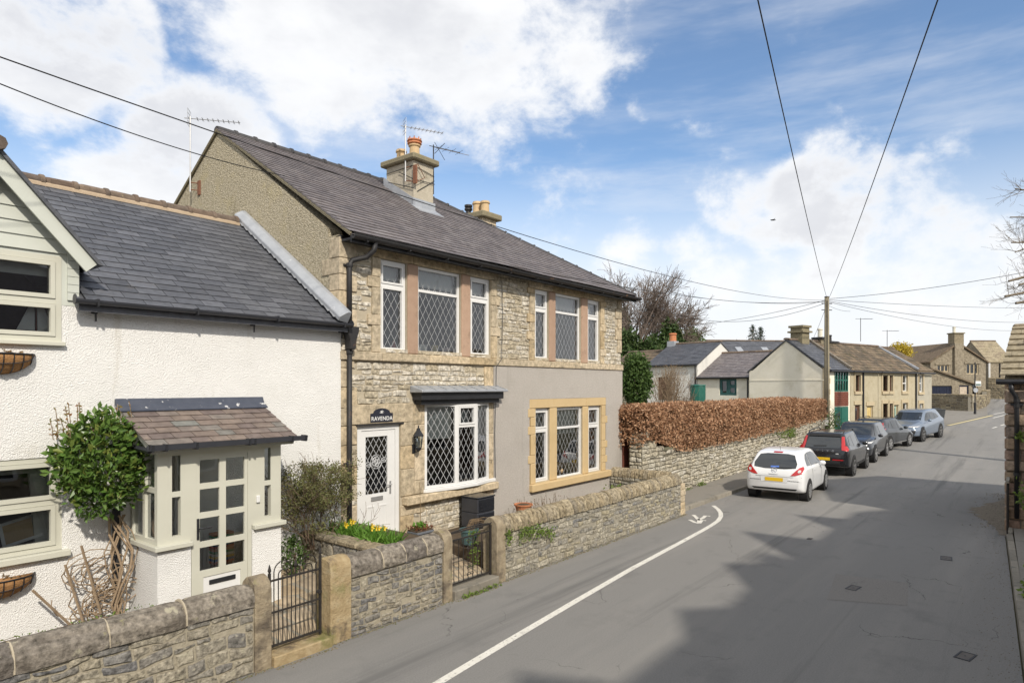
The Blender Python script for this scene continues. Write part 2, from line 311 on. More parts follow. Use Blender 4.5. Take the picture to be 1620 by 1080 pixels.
m_chimstone = mat('chimney_stone', [(.28, .235, .16), (.2, .175, .125), (.33, .28, .19)], 8, .95, .8, 35, pal=True, mott=.8, stain=((.1, .09, .07), 3, .55, .7))
m_lichen = mat('lichened_cap', [(.2, .175, .12), (.27, .235, .15)], 8, .95, .8, 45, stain=[((.3, .27, .11), 6, .6, .72), ((.1, .09, .07), 3, .56, .7)])
m_pole = mat('pole_timber', [(.19, .165, .115), (.26, .23, .165)], 4, .9, .5, 30)
m_bark = mat('grey_bark', [(.13, .105, .075), (.2, .165, .125)], 8, .95, .8, 30)
m_vine = mat('vine_bark', [(.25, .18, .115), (.37, .28, .19)], 12, .9, .6, 60)
m_twig = mat('twig', [(.12, .085, .06), (.17, .125, .09)], 10, .95)
m_brownwood = mat('brown_stained_wood', [(.14, .045, .03), (.19, .065, .042)], 6, .7, .3, 40)
m_soil = mat('soil', [(.07, .05, .035), (.12, .09, .06)], 9, .97, .9, 30)
m_ground = mat('ground_earth', [(.1, .095, .05), (.14, .125, .075)], .7, .97, .6, 20)
def leafm(n, cols, th=.25, rough=.55, spec=.3): return mat(n, cols, 5, rough, pal=True, mott=.35, spec=spec, thick=th)
m_leafg = leafm('glossy_green_leaf', [(.06, .125, .022), (.1, .185, .035), (.145, .235, .05), (.08, .15, .03), (.24, .27, .06)], .2, .38, .5)
m_leafb = leafm('dull_small_leaf', [(.12, .135, .045), (.17, .18, .065), (.13, .11, .055), (.2, .21, .08)], .2)
m_beech = leafm('copper_beech_leaf', [(.40, .215, .12), (.52, .31, .18), (.27, .14, .08), (.66, .44, .28), (.45, .255, .145), (.2, .11, .065)], .25, .6)
m_ever = leafm('evergreen_leaf', [(.025, .05, .014), (.04, .075, .02), (.055, .095, .025), (.07, .1, .03)], .15)
m_laurel = leafm('shrub_leaf', [(.045, .09, .02), (.07, .125, .03), (.1, .16, .04), (.055, .1, .03)], .2)
m_yellow = leafm('golden_leaf', [(.45, .33, .03), (.55, .42, .05), (.38, .3, .04)], .2)
m_grass = leafm('daffodil_leaf', [(.08, .19, .02), (.12, .25, .035), (.16, .3, .05)], .25)
m_moss = leafm('wall_weed', [(.1, .17, .025), (.15, .22, .04), (.18, .24, .06)], .2)
m_petal = leafm('yellow_petal', [(.72, .5, .02), (.78, .6, .05)], .2)
m_succ = leafm('red_succulent', [(.14, .05, .03), (.2, .08, .04), (.1, .07, .03)], .1)
m_bare = leafm('brown_twiggy', [(.19, .13, .075), (.24, .17, .10), (.16, .115, .07)], .1, .8)
# ------------------------------------------------------------------ builders
def wallgrid(mb, x0, x1, z0, z1, y0, y1, holes=(), top=None):
    """wall slab facing -Y with rectangular openings (reveals included)"""
    xs = sorted({x0, x1, *[min(max(h[i], x0), x1) for h in holes for i in (0, 1)]})
    zs = sorted({z0, z1, *[min(max(h[i], z0), z1) for h in holes for i in (2, 3)]})
    def solid(i, j):
        if i < 0 or j < 0 or i >= len(xs)-1 or j >= len(zs)-1: return False
        cx, cz = (xs[i]+xs[i+1])/2, (zs[j]+zs[j+1])/2
        return not any(h[0] < cx < h[1] and h[2] < cz < h[3] for h in holes)
    for i in range(len(xs)-1):
        for j in range(len(zs)-1):
            if not solid(i, j): continue
            a, b, c, d = xs[i], xs[i+1], zs[j], zs[j+1]
            mb.add([(a, y0, c), (b, y0, c), (b, y0, d), (a, y0, d)], [(0, 1, 2, 3)])
            mb.add([(a, y1, c), (b, y1, c), (b, y1, d), (a, y1, d)], [(3, 2, 1, 0)])
            if not solid(i-1, j): mb.add([(a, y0, c), (a, y0, d), (a, y1, d), (a, y1, c)], [(0, 1, 2, 3)])
            if not solid(i+1, j): mb.add([(b, y0, c), (b, y1, c), (b, y1, d), (b, y0, d)], [(0, 1, 2, 3)])
            if not solid(i, j-1): mb.add([(a, y0, c), (a, y1, c), (b, y1, c), (b, y0, c)], [(0, 1, 2, 3)])
            if not solid(i, j+1): mb.add([(a, y0, d), (b, y0, d), (b, y1, d), (a, y1, d)], [(0, 1, 2, 3)])
    return mb
class Frame:
    """maps wall coordinates (s along, t up, n outwards) into the world"""
    def __init__(s, o, sd, td=(0, 0, 1), nd=None):
        s.o = Vec(o); s.s = Vec(sd).normalized(); s.t = Vec(td).normalized(); s.n = Vec(nd).normalized() if nd else s.s.cross(s.t).normalized()
    def __call__(s, a, b, c=0.): return s.o+s.s*a+s.t*b+s.n*c
def stone_layout(W, H, hr, wr, rng, wav=.35, top=None, gap=.012, skip=None, split=.12):
    """irregular courses; returns 8-point outlines"""
    out = []; t = 0.; k = 0
    ph = rng.random()*99
    def bound(s, t, k, h): return t if t <= 0 else t+h*wav*(mnoise.noise(Vec((s*2.1/max(.3, hr[1]*4), k*7.3+ph, 0)))*1.3)
    while t < H-.02:
        h = rng.uniform(*hr); h2 = min(h, H-t)
        if H-t-h < hr[0]*.5: h2 = H-t
        s = -rng.uniform(0, wr[0]*.6); lastx = 0
        while s < W:
            wd = rng.uniform(*wr)*(.75+.5*min(1, h2/hr[1])); e = s+wd
            if W-e < wr[0]*.5: e = W+1e-6
            a, b = max(s, 0), min(e, W)
            if b-a > .03:
                def poly(ta, tb, ka, kb):
                    m = (a+b)/2; tl = (lambda q: min(tb(q), top(q)) if top else tb(q))
                    j = lambda r: rng.uniform(-r, r)
                    g = gap/2; c = min(b-a, h2)*.18
                    p = [(a+g+c*rng.random(), ta(a)+g), (m+j(.2*(b-a)), ta(m)+g+abs(j(.01))), (b-g-c*rng.random(), ta(b)+g), (b-g, ta(b)+g+c*rng.uniform(.3, 1.6)),
                         (b-g-c*rng.random(), tl(b)-g), (m+j(.2*(b-a)), tl(m)-g-abs(j(.01))), (a+g+c*rng.random(), tl(a)-g), (a+g, tl(a)-g-c*rng.uniform(.3, 1.6))]
                    if p[5][1]-p[1][1] > .02: out.append(p)
                lo = lambda q, t=t, k=k, h=h: bound(q, t, k, h); hi = (lambda q, t=t+h2, k=k+1, h=h: bound(q, t, k, h)) if t+h2 < H-.03 else (lambda q: H)
                if rng.random() < split and h2 > hr[0]*1.2:
                    fr = rng.uniform(.4, .6); md = lambda q: lo(q)+(hi(q)-lo(q))*fr
                    poly(lo, md, k, k); poly(md, hi, k, k)
                else: poly(lo, hi, k, k+1)
            s = e
        t += h2; k += 1
    if skip: out = [p for p in out if not skip(sum(q[0] for q in p)/8, sum(q[1] for q in p)/8, p)]
    return out
def stone_geo(mb, p, fr, proud, rng, rough=.4):
    n = len(p); cx = sum(q[0] for q in p)/n; cy = sum(q[1] for q in p)/n
    pr = proud*rng.uniform(.55, 1.25); tx, ty = rng.uniform(-.12, .12)*rough, rng.uniform(-.2, .2)*rough
    ins = rng.uniform(.16, .3)
    r0 = [fr(a, b, -.03) for a, b in p]
    r1 = [fr(a, b, pr*.45+rng.uniform(-.004, .004)) for a, b in p]
    r2 = [fr(cx+(a-cx)*(1-ins)+rng.uniform(-.004, .004), cy+(b-cy)*(1-ins), pr+(a-cx)*tx+(b-cy)*ty+rng.uniform(-.4, .4)*pr*rough) for a, b in p]
    c = [fr(cx, cy, pr*rng.uniform(1., 1.25))]
    fs = [(i, (i+1) % n, n+(i+1) % n, n+i) for i in range(n)]+[(n+i, n+(i+1) % n, 2*n+(i+1) % n, 2*n+i) for i in range(n)]+[(2*n+i, 2*n+(i+1) % n, 3*n) for i in range(n)]
    mb.add(r0+r1+r2+c, fs)
def stones(parent, lay, fr, proud, m, rng, name='stone', limit=300, rough=.4):
    if len(lay) > limit:
        lay = sorted(lay, key=lambda p: -((p[2][0]-p[0][0])*(p[5][1]-p[1][1]))**.5/((fr(*p[0])-C0).length))
    for p in lay[:limit]:
        mb = MB(); stone_geo(mb, p, fr, proud, rng, rough); mb.done(name, m, parent, fix=False)
    if len(lay) > limit:
        mb = MB()
        for p in lay[limit:]: stone_geo(mb, p, fr, proud, rng, rough)
        tag(mb.done('small_'+name+'s', m, parent, fix=False), kind='stuff')
def clip(poly, a, b):
    """keep the part left of line a->b"""
    out = []; sd = lambda p: (b[0]-a[0])*(p[1]-a[1])-(b[1]-a[1])*(p[0]-a[0])
    for i in range(len(poly)):
        p, q = poly[i], poly[(i+1) % len(poly)]; sp, sq = sd(p), sd(q)
        if sp >= 0: out.append(p)
        if (sp >= 0) != (sq >= 0): k = sp/(sp-sq); out.append((p[0]+(q[0]-p[0])*k, p[1]+(q[1]-p[1])*k))
    return out
def slates(parent, poly, fr, expo, wid, m, rng, thick=.007, name='slate', limit=300, wvar=.1, lift=1.0, sag=None, expo_end=None, holes=None, gap=.003):
    """overlapping slates on the convex roof polygon poly (s, t), t up the slope"""
    t0 = min(p[1] for p in poly); t1 = max(p[1] for p in poly); s0 = min(p[0] for p in poly); s1 = max(p[0] for p in poly)
    items = []; t = t0; row = 0
    while t < t1-.01:
        ex = expo if expo_end is None else expo+(expo_end-expo)*(t-t0)/(t1-t0)
        s = s0-(wid*.5 if row % 2 else 0)-rng.uniform(0, wid*.15)
        while s < s1:
            wd = wid*rng.uniform(1-wvar, 1+wvar)
            q = [(s+gap, t), (s+wd-gap, t), (s+wd-gap, t+ex*1.6), (s+gap, t+ex*1.6)]
            q = [(a, b+rng.uniform(-.004, .004)*(1 if b == t else 0)) for a, b in q]
            for i in range(len(poly)):
                q = clip(q, poly[i], poly[(i+1) % len(poly)])
                if len(q) < 3: break
            if len(q) >= 3 and not (holes and holes(s+wd/2, t+ex/2)): items.append((q, t, ex, rng.uniform(.6, 1.6)))
            s += wd
        t += ex; row += 1
    def geo(mb, it):
        q, t, ex, k = it; n = len(q)
        tilt = lambda a, b: (thick*2.1*lift*(1-(b-t)/(ex*1.6)))+.001*k+(sag(a, b) if sag else 0)
        top = [fr(a, b, tilt(a, b)+thick) for a, b in q]; bot = [fr(a, b, tilt(a, b)) for a, b in q]
        mb.add(bot+top, [tuple(range(n, 2*n))]+[(i, (i+1) % n, (i+1) % n+n, i+n) for i in range(n)])
    items.sort(key=lambda it: (fr(*it[0][0])-C0).length)
    for it in items[:limit]: mb = MB(); geo(mb, it); mb.done(name, m, parent, fix=False)
    if len(items) > limit:
        mb = MB()
        for it in items[limit:]: geo(mb, it)
        tag(mb.done('far_'+name+'s', m, parent, fix=False), kind='stuff')
def lattice(mb, fr, s0, s1, t0, t1, dw, dh, wd=.009, n=.0):
    cs = (s0+s1)/2; ct = (t0+t1)/2
    for sg in (1, -1):
        k = -60
        while k < 60:
            # line t-ct = sg*dh/dw*(s-cs) + k*dh
            m = sg*dh/dw; pts = []
            for s in (s0, s1):
                t = ct+m*(s-cs)+k*dh
                if t0 <= t <= t1: pts.append((s, t))
            for t in (t0, t1):
                s = cs+(t-ct-k*dh)/m
                if s0 < s < s1: pts.append((s, t))
            if len(pts) >= 2:
                (a, b), (c, d) = pts[0], pts[1]; L_ = math.hypot(c-a, d-b)
                if L_ > .01:
                    nx, ny = -(d-b)/L_*wd/2, (c-a)/L_*wd/2
                    q = [(a+nx, b+ny), (a-nx, b-ny), (c-nx, d-ny), (c+nx, d+ny)]
                    mb.add([fr(x, y, n+.004) for x, y in q], [(0, 1, 2, 3)])
            k += 1
    return mb
def rects(mb, fr, s0, s1, t0, t1, w, n0, n1, wb=None):
    """rectangular ring (frame) between n0 and n1"""
    wb = wb or w
    for a, b, c, d in ((s0, s1, t0, t0+wb), (s0, s1, t1-w, t1), (s0, s0+w, t0+wb, t1-w), (s1-w, s1, t0+wb, t1-w)):
        cuboid(mb, fr, a, b, c, d, n0, n1)
def cuboid(mb, fr, a, b, c, d, n0, n1):
    p = [fr(x, y, n) for n in (n0, n1) for x, y in ((a, c), (b, c), (b, d), (a, d))]
    mb.add(p, [(3, 2, 1, 0), (4, 5, 6, 7), (0, 1, 5, 4), (1, 2, 6, 5), (2, 3, 7, 6), (3, 0, 4, 7)])
def panel(mb, fr, a, b, c, d, n): mb.add([fr(a, c, n), fr(b, c, n), fr(b, d, n), fr(a, d, n)], [(0, 1, 2, 3)])
def window(parent, fr, s0, s1, t0, t1, m=None, fw=.05, depth=.06, transom=None, sash=(), mull=(), lead=None, glass=None, name='window', blind=None, sw=.035, came=None):
    """one window: frame > pane, leading, blind. n=0 is the frame's front"""
    m = m or m_white; glass = glass or m_glass
    mb = MB(); rects(mb, fr, s0, s1, t0, t1, fw, -depth, 0)
    cols_ = [s0+fw]; ends = []
    for q in mull: cuboid(mb, fr, q-fw*.55, q+fw*.55, t0+fw, t1-fw, -depth, -.001); ends.append(q-fw*.55); cols_.append(q+fw*.55)
    ends.append(s1-fw)
    cells = []
    for i, (a, b) in enumerate(zip(cols_, ends)):
        tr = transom[i] if isinstance(transom, (list, tuple)) else transom
        if tr:
            cuboid(mb, fr, a, b, tr-fw*.5, tr+fw*.5, -depth, -.002); cells += [(a, b, t0+fw, tr-fw*.5, i, 0), (a, b, tr+fw*.5, t1-fw, i, 1)]
        else: cells.append((a, b, t0+fw, t1-fw, i, 0))
    o = mb.done(name, m, parent)
    for (a, b, c, d, i, k) in cells:
        if (i, k) in sash:
            sb = MB(); rects(sb, fr, a+.004, b-.004, c+.004, d-.004, sw, -depth*.8, .014); sb.done('casement', m, o); a += sw; b -= sw; c += sw; d -= sw
        g = MB(); panel(g, fr, a, b, c, d, -depth*.55); g.done('pane', glass, o, fix=False)
        if lead: lattice(MB(), fr, a, b, c, d, lead[0], lead[1], lead[2] if len(lead) > 2 else .009, -depth*.55).done('leading', came or m_came, o, fix=False)
        if blind and (i, k) in blind:
            f0, mt = blind[(i, k)]; bb = MB(); cuboid(bb, fr, a-.01, b+.01, d-(d-c)*f0, d+.01, -depth-.10, -depth-.09); bb.done('blind', mt, o)
    return o
def leaves(mb, pts, size, rng, up=.4, fold=True, aspect=.55, out=None):
    for p in pts:
        p = Vec(p); d = Vec((rng.gauss(0, 1), rng.gauss(0, 1), rng.gauss(0, 1)))
        if out is not None: d = d*.7+(p-out).normalized()*.8
        d.z += up*rng.uniform(-1, 1); d.normalize()
        s = d.cross(Vec((rng.gauss(0, 1), rng.gauss(0, 1), rng.gauss(0, 1))))
        if s.length < 1e-3: continue
        s.normalize(); l = size*rng.uniform(.65, 1.3); wd = l*aspect*.5; nrm = s.cross(d)*l*.12
        if fold: mb.add([p, p+d*l*.5+s*wd+nrm, p+d*l, p+d*l*.5-s*wd+nrm], [(0, 1, 2), (0, 2, 3)])
        else: mb.add([p-s*wd, p+s*wd, p+d*l+s*wd*.4, p+d*l-s*wd*.4], [(0, 1, 2, 3)])
    return mb
def branch(mb, p, d, L_, r, lev, rng, tips, spread=.6, upb=.15, kids=(3, 5), n=5, seg=4, wob=.12, shrink=.62, minr=.004):
    pts = [p]; rs = [r]; dirs = []
    for i in range(seg):
        d = (d+Vec((rng.gauss(0, wob), rng.gauss(0, wob), rng.gauss(0, wob)+upb*.3))).normalized()
        p = p+d*(L_/seg); pts.append(p); rs.append(max(minr, r*(1-.55*(i+1)/seg))); dirs.append(d)
    mb.tube(pts, rs, n, cap=False)
    if lev <= 0: tips.append(pts[-1]); tips.append(pts[len(pts)//2]); return
    for k in range(rng.randint(*kids)):
        i = rng.randint(1, seg); q = pts[i]; dd = dirs[min(i, seg-1)]
        s = dd.orthogonal(); s.rotate(Mat.Rotation(rng.uniform(0, 6.283), 3, dd)); a = rng.uniform(.5, 1.1)*spread
        nd = (dd*math.cos(a)+s*math.sin(a)+Vec((0, 0, upb))).normalized()
        branch(mb, q, nd, L_*rng.uniform(.55, .8), max(minr, rs[i]*shrink), lev-1, rng, tips, spread, upb, kids, max(3, n-1), seg, wob, shrink, minr)
    branch(mb, pts[-1], d, L_*.7, rs[-1], lev-1, rng, tips, spread, upb, kids, max(3, n-1), seg, wob, shrink, minr)
def blob_points(c, r, n, rng, shell=.55, seed=0, amp=.35):
    """points in the outer layer of a lumpy ellipsoid"""
    out = []; c = Vec(c)
    while len(out) < n:
        d = Vec((rng.gauss(0, 1), rng.gauss(0, 1), rng.gauss(0, 1))).normalized()
        k = 1+amp*mnoise.noise(d*2.2+Vec((seed*3.7, 0, 0)))+amp*.6*mnoise.noise(d*5+Vec((0, seed*2.1, 0)))
        q = rng.uniform(shell, 1)**.6*k
        out.append(c+Vec((d.x*r[0], d.y*r[1], d.z*r[2]))*q)
    return out
def sheet(name, rows, m, kind='structure'):
    """rows of (left, right) points -> strip sheet"""
    mb = MB(); n = len(rows)
    k = len(rows[0])
    mb.add([p for r in rows for p in r], [(i*k+j, (i+1)*k+j, (i+1)*k+j+1, i*k+j+1) for i in range(n-1) for j in range(k-1)])
    o = mb.done(name, m, fix=False); return tag(o, kind=kind)
def halfround(mb, fr, s0, s1, r, h, n=8, z0=0., rng=None, jit=0.):
    """half-round coping block along s, centred on n=0, base at t=z0"""
    prof = [(-r, z0)]+[(-r*math.cos(math.pi*i/n), z0+h*.25+(h*.75)*math.sin(math.pi*i/n)) for i in range(n+1)]+[(r, z0)]
    vs = []
    k = len(prof)
    ss = [s0, s0+(s1-s0)*.12, s1-(s1-s0)*.12, s1]
    for i, s in enumerate(ss):
        e = .94 if i in (0, 3) else 1.
        for a, b in prof:
            j = rng.uniform(-jit, jit) if rng else 0
            vs.append(fr(s, z0+(b-z0)*e+j, a*e+j))
    mb.add(vs, [(i*k+j, i*k+(j+1) % k, (i+1)*k+(j+1) % k, (i+1)*k+j) for i in range(3) for j in range(k)]+[tuple(range(k-1, -1, -1)), tuple(3*k+j for j in range(k))])
    return mb
# ------------------------------------------------------------------ ground, road, footways
YW_ = 7.31
XS = [-300, -60, -20, 0, 10, 22, 26, 30, 34, 38, 42, 46, 53, 60, 67, 75, 87, 100, 200, 400, 1500]
sheet('ground', [[(x, y, gz(x)-.03) for y in (-900, -60, -12, 0, 8, 12, 60, 900)] for x in XS], m_ground)
def poly_at(pts, x):
    for (a, b), (c, d) in zip(pts, pts[1:]):
        if x <= c: return b+(d-b)*(x-a)/(c-a)
    return pts[-1][1]
LE = [(-60, 7.7), (16.7, 7.5), (36, 7.5), (41, 7.05), (46, 6.3), (52, 5.2), (66, 4.6), (80, 4.2), (100, 4)]
RE = [(-60, -3.2), (0, -.35), (9.73, .08), (18.64, .47), (30, .3), (45, -3), (60, -6), (80, -8), (100, -9)]
rx = [-60, -20, 0, 6, 12, 18.64, 22, 26, 30, 34, 38, 42, 46, 50, 54, 60, 67, 75, 87, 100]
sheet('road', [[(x, poly_at(RE, x)+(poly_at(LE, x)-poly_at(RE, x))*k/6, gz(x)+.0) for k in range(7)] for x in rx], m_asphalt)
m_patch = mat('asphalt_patch', [(.165, .156, .145), (.22, .208, .193), (.265, .25, .232)], 50, .9, .5, 160, spec=.2, stain=((.1, .098, .092), 4, .6, .75))
def gsheet(name, pix, m, dz, kind='structure'):
    mb = MB(); mb.add([(p.x, p.y, gz(p.x)+dz) for p in [pg(*q) for q in pix]], [tuple(range(len(pix)))]); return tag(mb.done(name, m, fix=False), kind=kind)
gsheet('road_patch', [(1322, 908), (1437, 922), (1436, 958), (1308, 948)], m_patch, .003)
# raised footway by the hedge wall
fx_ = [16.7, 20, 24, 28, 32, 36, 41, 46, 51]
FWL = [(16.7, 7.6), (36, 7.6), (41, 7.15), (46, 6.4), (51, 5.4)]
FWW = [(16.7, 8.9), (36, 8.9), (38.6, 8.9), (41, 8.4), (46, 7.0), (51, 5.6)]
sheet('footway', [[(x, poly_at(FWL, x), gz(x)+.105), (x, (poly_at(FWL, x)+poly_at(FWW, x))/2, gz(x)+.115), (x, poly_at(FWW, x), gz(x)+.12)] for x in fx_], m_paving)
sheet('forecourt', [[(a, b, gz(a)+.02), (c, d, gz(c)+.02)] for a, b, c, d in ((50.5, 5.6, 50.5, 7.5), (53.6, 4.75, 54, 9), (60, 3.6, 60, 10), (64.7, 2.75, 66, 10), (78, 3.4, 78, 10))], m_paving)
sheet('footway_opposite', [[(x, poly_at(RE, x)-.12, gz(x)+.11), (x, -6, gz(x)+.11)] for x in (-40, -20, 0, 6, 12, 19.4)], m_paving)
def kerb(name, line, step, label_side):
    root = bpy.data.objects.new(name, None); col.objects.link(root); root['kind'] = 'structure'
    x = line[0][0]; rng = random.Random(3); d = label_side
    while x < line[-1][0]-.2:
        e = x+step*rng.uniform(.85, 1.1)
        ya, yb = poly_at(line, x), poly_at(line, e); za, zb = gz(x)+.112+rng.uniform(-.006, .006), gz(e)+.112
        mb = MB(); g = .006
        mb.add([(x+g, ya, za-.3), (e-g, yb, zb-.3), (e-g, yb+d*.13, zb-.3), (x+g, ya+d*.13, za-.3), (x+g, ya+d*.018, za), (e-g, yb+d*.018, zb), (e-g, yb+d*.13, zb), (x+g, ya+d*.13, za)],
               [(0, 3, 2, 1), (4, 5, 6, 7), (0, 1, 5, 4), (1, 2, 6, 5), (2, 3, 7, 6), (3, 0, 4, 7)])
        mb.done('kerb_stone', m_kerb, root, bevel=.008); x = e
kerb('kerb_hedge_side', [(16.7, 7.47), (36, 7.47), (41, 7.02), (46, 6.27), (51, 5.27)], .95, 1)
kerb('kerb_opposite', [(-6, -.62), (0, -.36), (9.73, .07), (19.3, .49)], 1.0, -1)
# markings
def stroke(name, pts, wd, m, dz=.004, label=None, kind='structure', parent=None):
    P = [Vec((p[0], p[1], 0)) for p in pts]; rows = []
    for i, p in enumerate(P):
        d = (P[min(i+1, len(P)-1)]-P[max(i-1, 0)]).normalized(); n = Vec((-d.y, d.x, 0))*wd/2
        a, b = p+n, p-n; rows.append(((a.x, a.y, gz(a.x)+dz), (b.x, b.y, gz(b.x)+dz)))
    o = sheet(name, rows, m, kind) if parent is None else None
    if parent is not None:
        mb = MB(); k = len(rows); mb.add([q for r in rows for q in r], [(2*i, 2*i+2, 2*i+3, 2*i+1) for i in range(k-1)]); o = mb.done(name, m, parent, fix=False)
    return o
lp = [pg(u, v) for u, v in ((690, 1083), (800, 1016), (900, 957), (1000, 899), (1080, 856), (1112, 838.5))]
lp += [pg(u, v) for u, v in ((1127, 830), (1136, 823.5), (1140.5, 817), (1140, 811), (1136, 805.5), (1128.5, 799.5))]
lp = [Vec((-12, lp[0].y-1.6, 0)), Vec((1, lp[0].y-.4, 0))]+lp
stroke('footway_line_marking', lp, .115, m_linepaint, .004)
pm = bpy.data.objects.new('walking_figure_marking', None); col.objects.link(pm); pm['kind'] = 'structure'
for q in (((1091, 822), (1100, 826.5), (1106, 828)), ((1097, 814.5), (1101.5, 818.5), (1106, 823.5), (1106, 828)), ((1106, 828), (1110, 823), (1117, 823.5)), ((1104, 823), (1112, 819.5), (1116, 816), (1123.5, 816.5))):
    stroke('painted_stroke', [pg(*p) for p in q], .1, m_linepaint, .004+.0007*len(q), parent=pm)
stroke('junction_line_marking', [pg(1500, 673.5), pg(1535, 665.5), pg(1570, 657.3)], .22, m_cream, .03)
for a, b in (((1571, 661), (1589, 656.5)), ((1572, 655), (1590, 651.5)), ((1570, 677), (1577, 675)), ((1583, 673), (1590, 671))):
    stroke('dashed_line_marking', [pg(*a), pg(*b)], .12, m_linepaint, .005)
def cover(u, v, w_, h_, rz, label):
    p = pg(u, v); t = thing('stopcock_cover', (p.x, p.y, gz(p.x)+.003), label, 'iron cover', None, rz)
    fr = Frame((0, 0, 0), (1, 0, 0), (0, 1, 0)); mb = MB(); rects(mb, fr, -w_/2, w_/2, -h_/2, h_/2, .02, 0, .007); mb.done('frame', m_iron, t, local=True)
    mb = MB(); cuboid(mb, fr, -w_/2+.024, w_/2-.024, -h_/2+.024, h_/2-.024, 0, .005); mb.done('lid', m_lidiron, t, local=True)
    MB().lathe((0, 0, .005), [(.012, 0), (.012, .004)], 6).done('keyhole', m_black, t, local=True)
m_lidiron = mat('worn_iron', [(.09, .08, .07), (.15, .135, .12)], 12, .7, .4, 60, spec=.3)
cover(1350, 930, .30, .17, rad(-8), 'small worn iron cover set in the patched tarmac')
cover(1497, 883, .34, .2, rad(5), 'dark rectangular iron cover between the patch and far kerb')
cover(1527, 1039, .30, .18, rad(-12), 'small iron cover close to the opposite kerb')
cover(1281, 852, .16, .1, rad(0), 'tiny iron cover beside the parked white hatchback shadow edge')
rg = random.Random(77); xs_v = [18.9+.22*i for i in range(36)]
sheet('verge_dirt', [[(x, .40, gz(x)+.005), (x, .55+.75*math.exp(-((x-22.3)/2.0)**2)*(.75+.5*rg.random()), gz(x)+.005)] for x in xs_v], mat('verge_dirt', [(.12, .1, .075), (.2, .17, .13), (.26, .225, .18)], 14, .96, 1.2, 20, mott=.7))
# dirt, moss and leaf litter where the walls meet the road
mb = MB(); rg = random.Random(15)
for i in range(2600):
    x = rg.uniform(-1, 16.7); y = YW_-abs(rg.gauss(0, .035)); s = rg.uniform(.004, .013)
    if 4.42 < x < 5.28 or 7.62 < x < 8.74: y -= .09
    mb.lathe((x, y, 0), [(s, 0), (s*.8, s*.5), (s*.2, s*.8)], 5)
tag(mb.done('wall_foot_litter', mat('litter', [(.16, .13, .08), (.1, .11, .04), (.24, .2, .14), (.13, .1, .07)], 5, .95, pal=True), fix=False), 'dirt and moss litter along the foot of the garden walls', 'litter', kind='stuff')
# grit washed up along the opposite kerb
mb = MB(); rg = random.Random(5)
for i in range(1500):
    x = rg.uniform(4, 26); y = poly_at(RE, x)+abs(rg.gauss(0, .28)); s = rg.uniform(.003, .009)
    if x > 19.5: y = .5+abs(rg.gauss(0, .3)); s *= 2.2
    mb.lathe((x, y, gz(x)), [(s, 0), (s*.9, s*.6), (s*.3, s)], 5)
tag(mb.done('road_grit', mat('grit', [(.2, .18, .15), (.27, .24, .2), (.14, .125, .1)], 5, .95, pal=True), fix=False), 'loose grit washed against the opposite kerb', 'grit', kind='stuff')

# ------------------------------------------------------------------ garden ground
def gpath(x0, x1, y0, y1, za, zb, name, seed, m):
    rng = random.Random(seed); sl = (zb-za)/(y1-y0)
    root = tag(MB().add([(x0, y0, za-.012), (x1, y0, za-.012), (x1, y1, zb-.012), (x0, y1, zb-.012)], [(0, 1, 2, 3)]).done(name, m_mortar2, fix=False), kind='structure')
    fr = Frame((x0, y0, za-.012), (1, 0, 0), (0, 1, sl))
    stones(root, stone_layout(x1-x0, math.hypot(y1-y0, zb-za), (.22, .38), (.25, .5), rng, .5, gap=.02), fr, .014, m, rng, 'paving_stone', rough=.1)
gpath(4.42, 6.26, 7.62, 9.46, .14, .5, 'cottage_path', 11, m_drypath)
gpath(7.5, 8.85, 7.62, 9.5, .16, .52, 'house_path', 12, m_drypath)
tag(MB().box(-6, 4.42, 7.6, 9.6, -.05, .4).done('garden_bed', m_soil), kind='structure')
tag(MB().box(8.85, 16.4, 7.6, 9.6, -.05, .47).done('garden_terrace', m_soil), kind='structure')
tag(MB().box(6.5, 7.48, 7.6, 9.55, -.05, .98).done('raised_bed', m_soil), kind='structure')

# ------------------------------------------------------------------ garden walls
YW = 7.33
def front_wall(x0, x1, H, label, mstone, mcope, seed, hr, wr, cope, mort, group=None, lim=300):
    t = thing('garden_wall', ((x0+x1)/2, YW+.15, 0), label, 'garden wall', group); rng = random.Random(seed)
    BX('wall_core', mort, t, x0, x1, YW+.012, YW+.3, -.02, H-.004)
    fr = Frame((x0, YW+.012, 0), (1, 0, 0)); W = x1-x0
    stones(t, stone_layout(W, H, hr, wr, rng, .45, gap=.018), fr, .022, mstone, rng, 'stone', lim)
    fc = Frame((x0, YW+.15, H), (1, 0, 0)); s = 0.
    while s < W-.02:
        e = min(W, s+rng.uniform(*cope)); e = W if W-e < cope[0]*.5 else e
        j = .012
        halfround(MB(), fc, s+.006, e-.006, .185*rng.uniform(.97, 1.04), .27*rng.uniform(.94, 1.05), 9, -.01, rng, j).done('coping_stone', mcope, t, smooth=False, fix=False)
        if cope[0] > .3 and e < W: halfround(MB(), fc, e-.010, e+.010, .178, .262, 9, -.008).done('joint', m_mortar, t, fix=False)
        s = e
    return t
front_wall(-2.2, 4.2, .81, 'low rubble garden wall with long dark rounded coping before the white cottage', m_gwall, m_cope, 21, (.08, .17), (.14, .38), (.62, .95), m_mortar3)
front_wall(5.62, 7.42, .84, 'short rubble garden wall with dark rounded coping between the two iron gates', m_gwall, m_cope, 22, (.055, .12), (.1, .28), (.42, .62), m_mortar3)
wc = front_wall(8.98, 16.42, .86, 'long coursed rubble garden wall with narrow tan rounded coping stones', m_cwall, m_cope2, 23, (.06, .12), (.1, .32), (.09, .16), m_mortar2)
rng = random.Random(9)
for k in range(5): BX('quoin', m_ash, wc, 16.42, 16.7+rng.uniform(-.02, .02), YW-.01, YW+.31, k*.17+.003, k*.17+.165, bevel=.012)
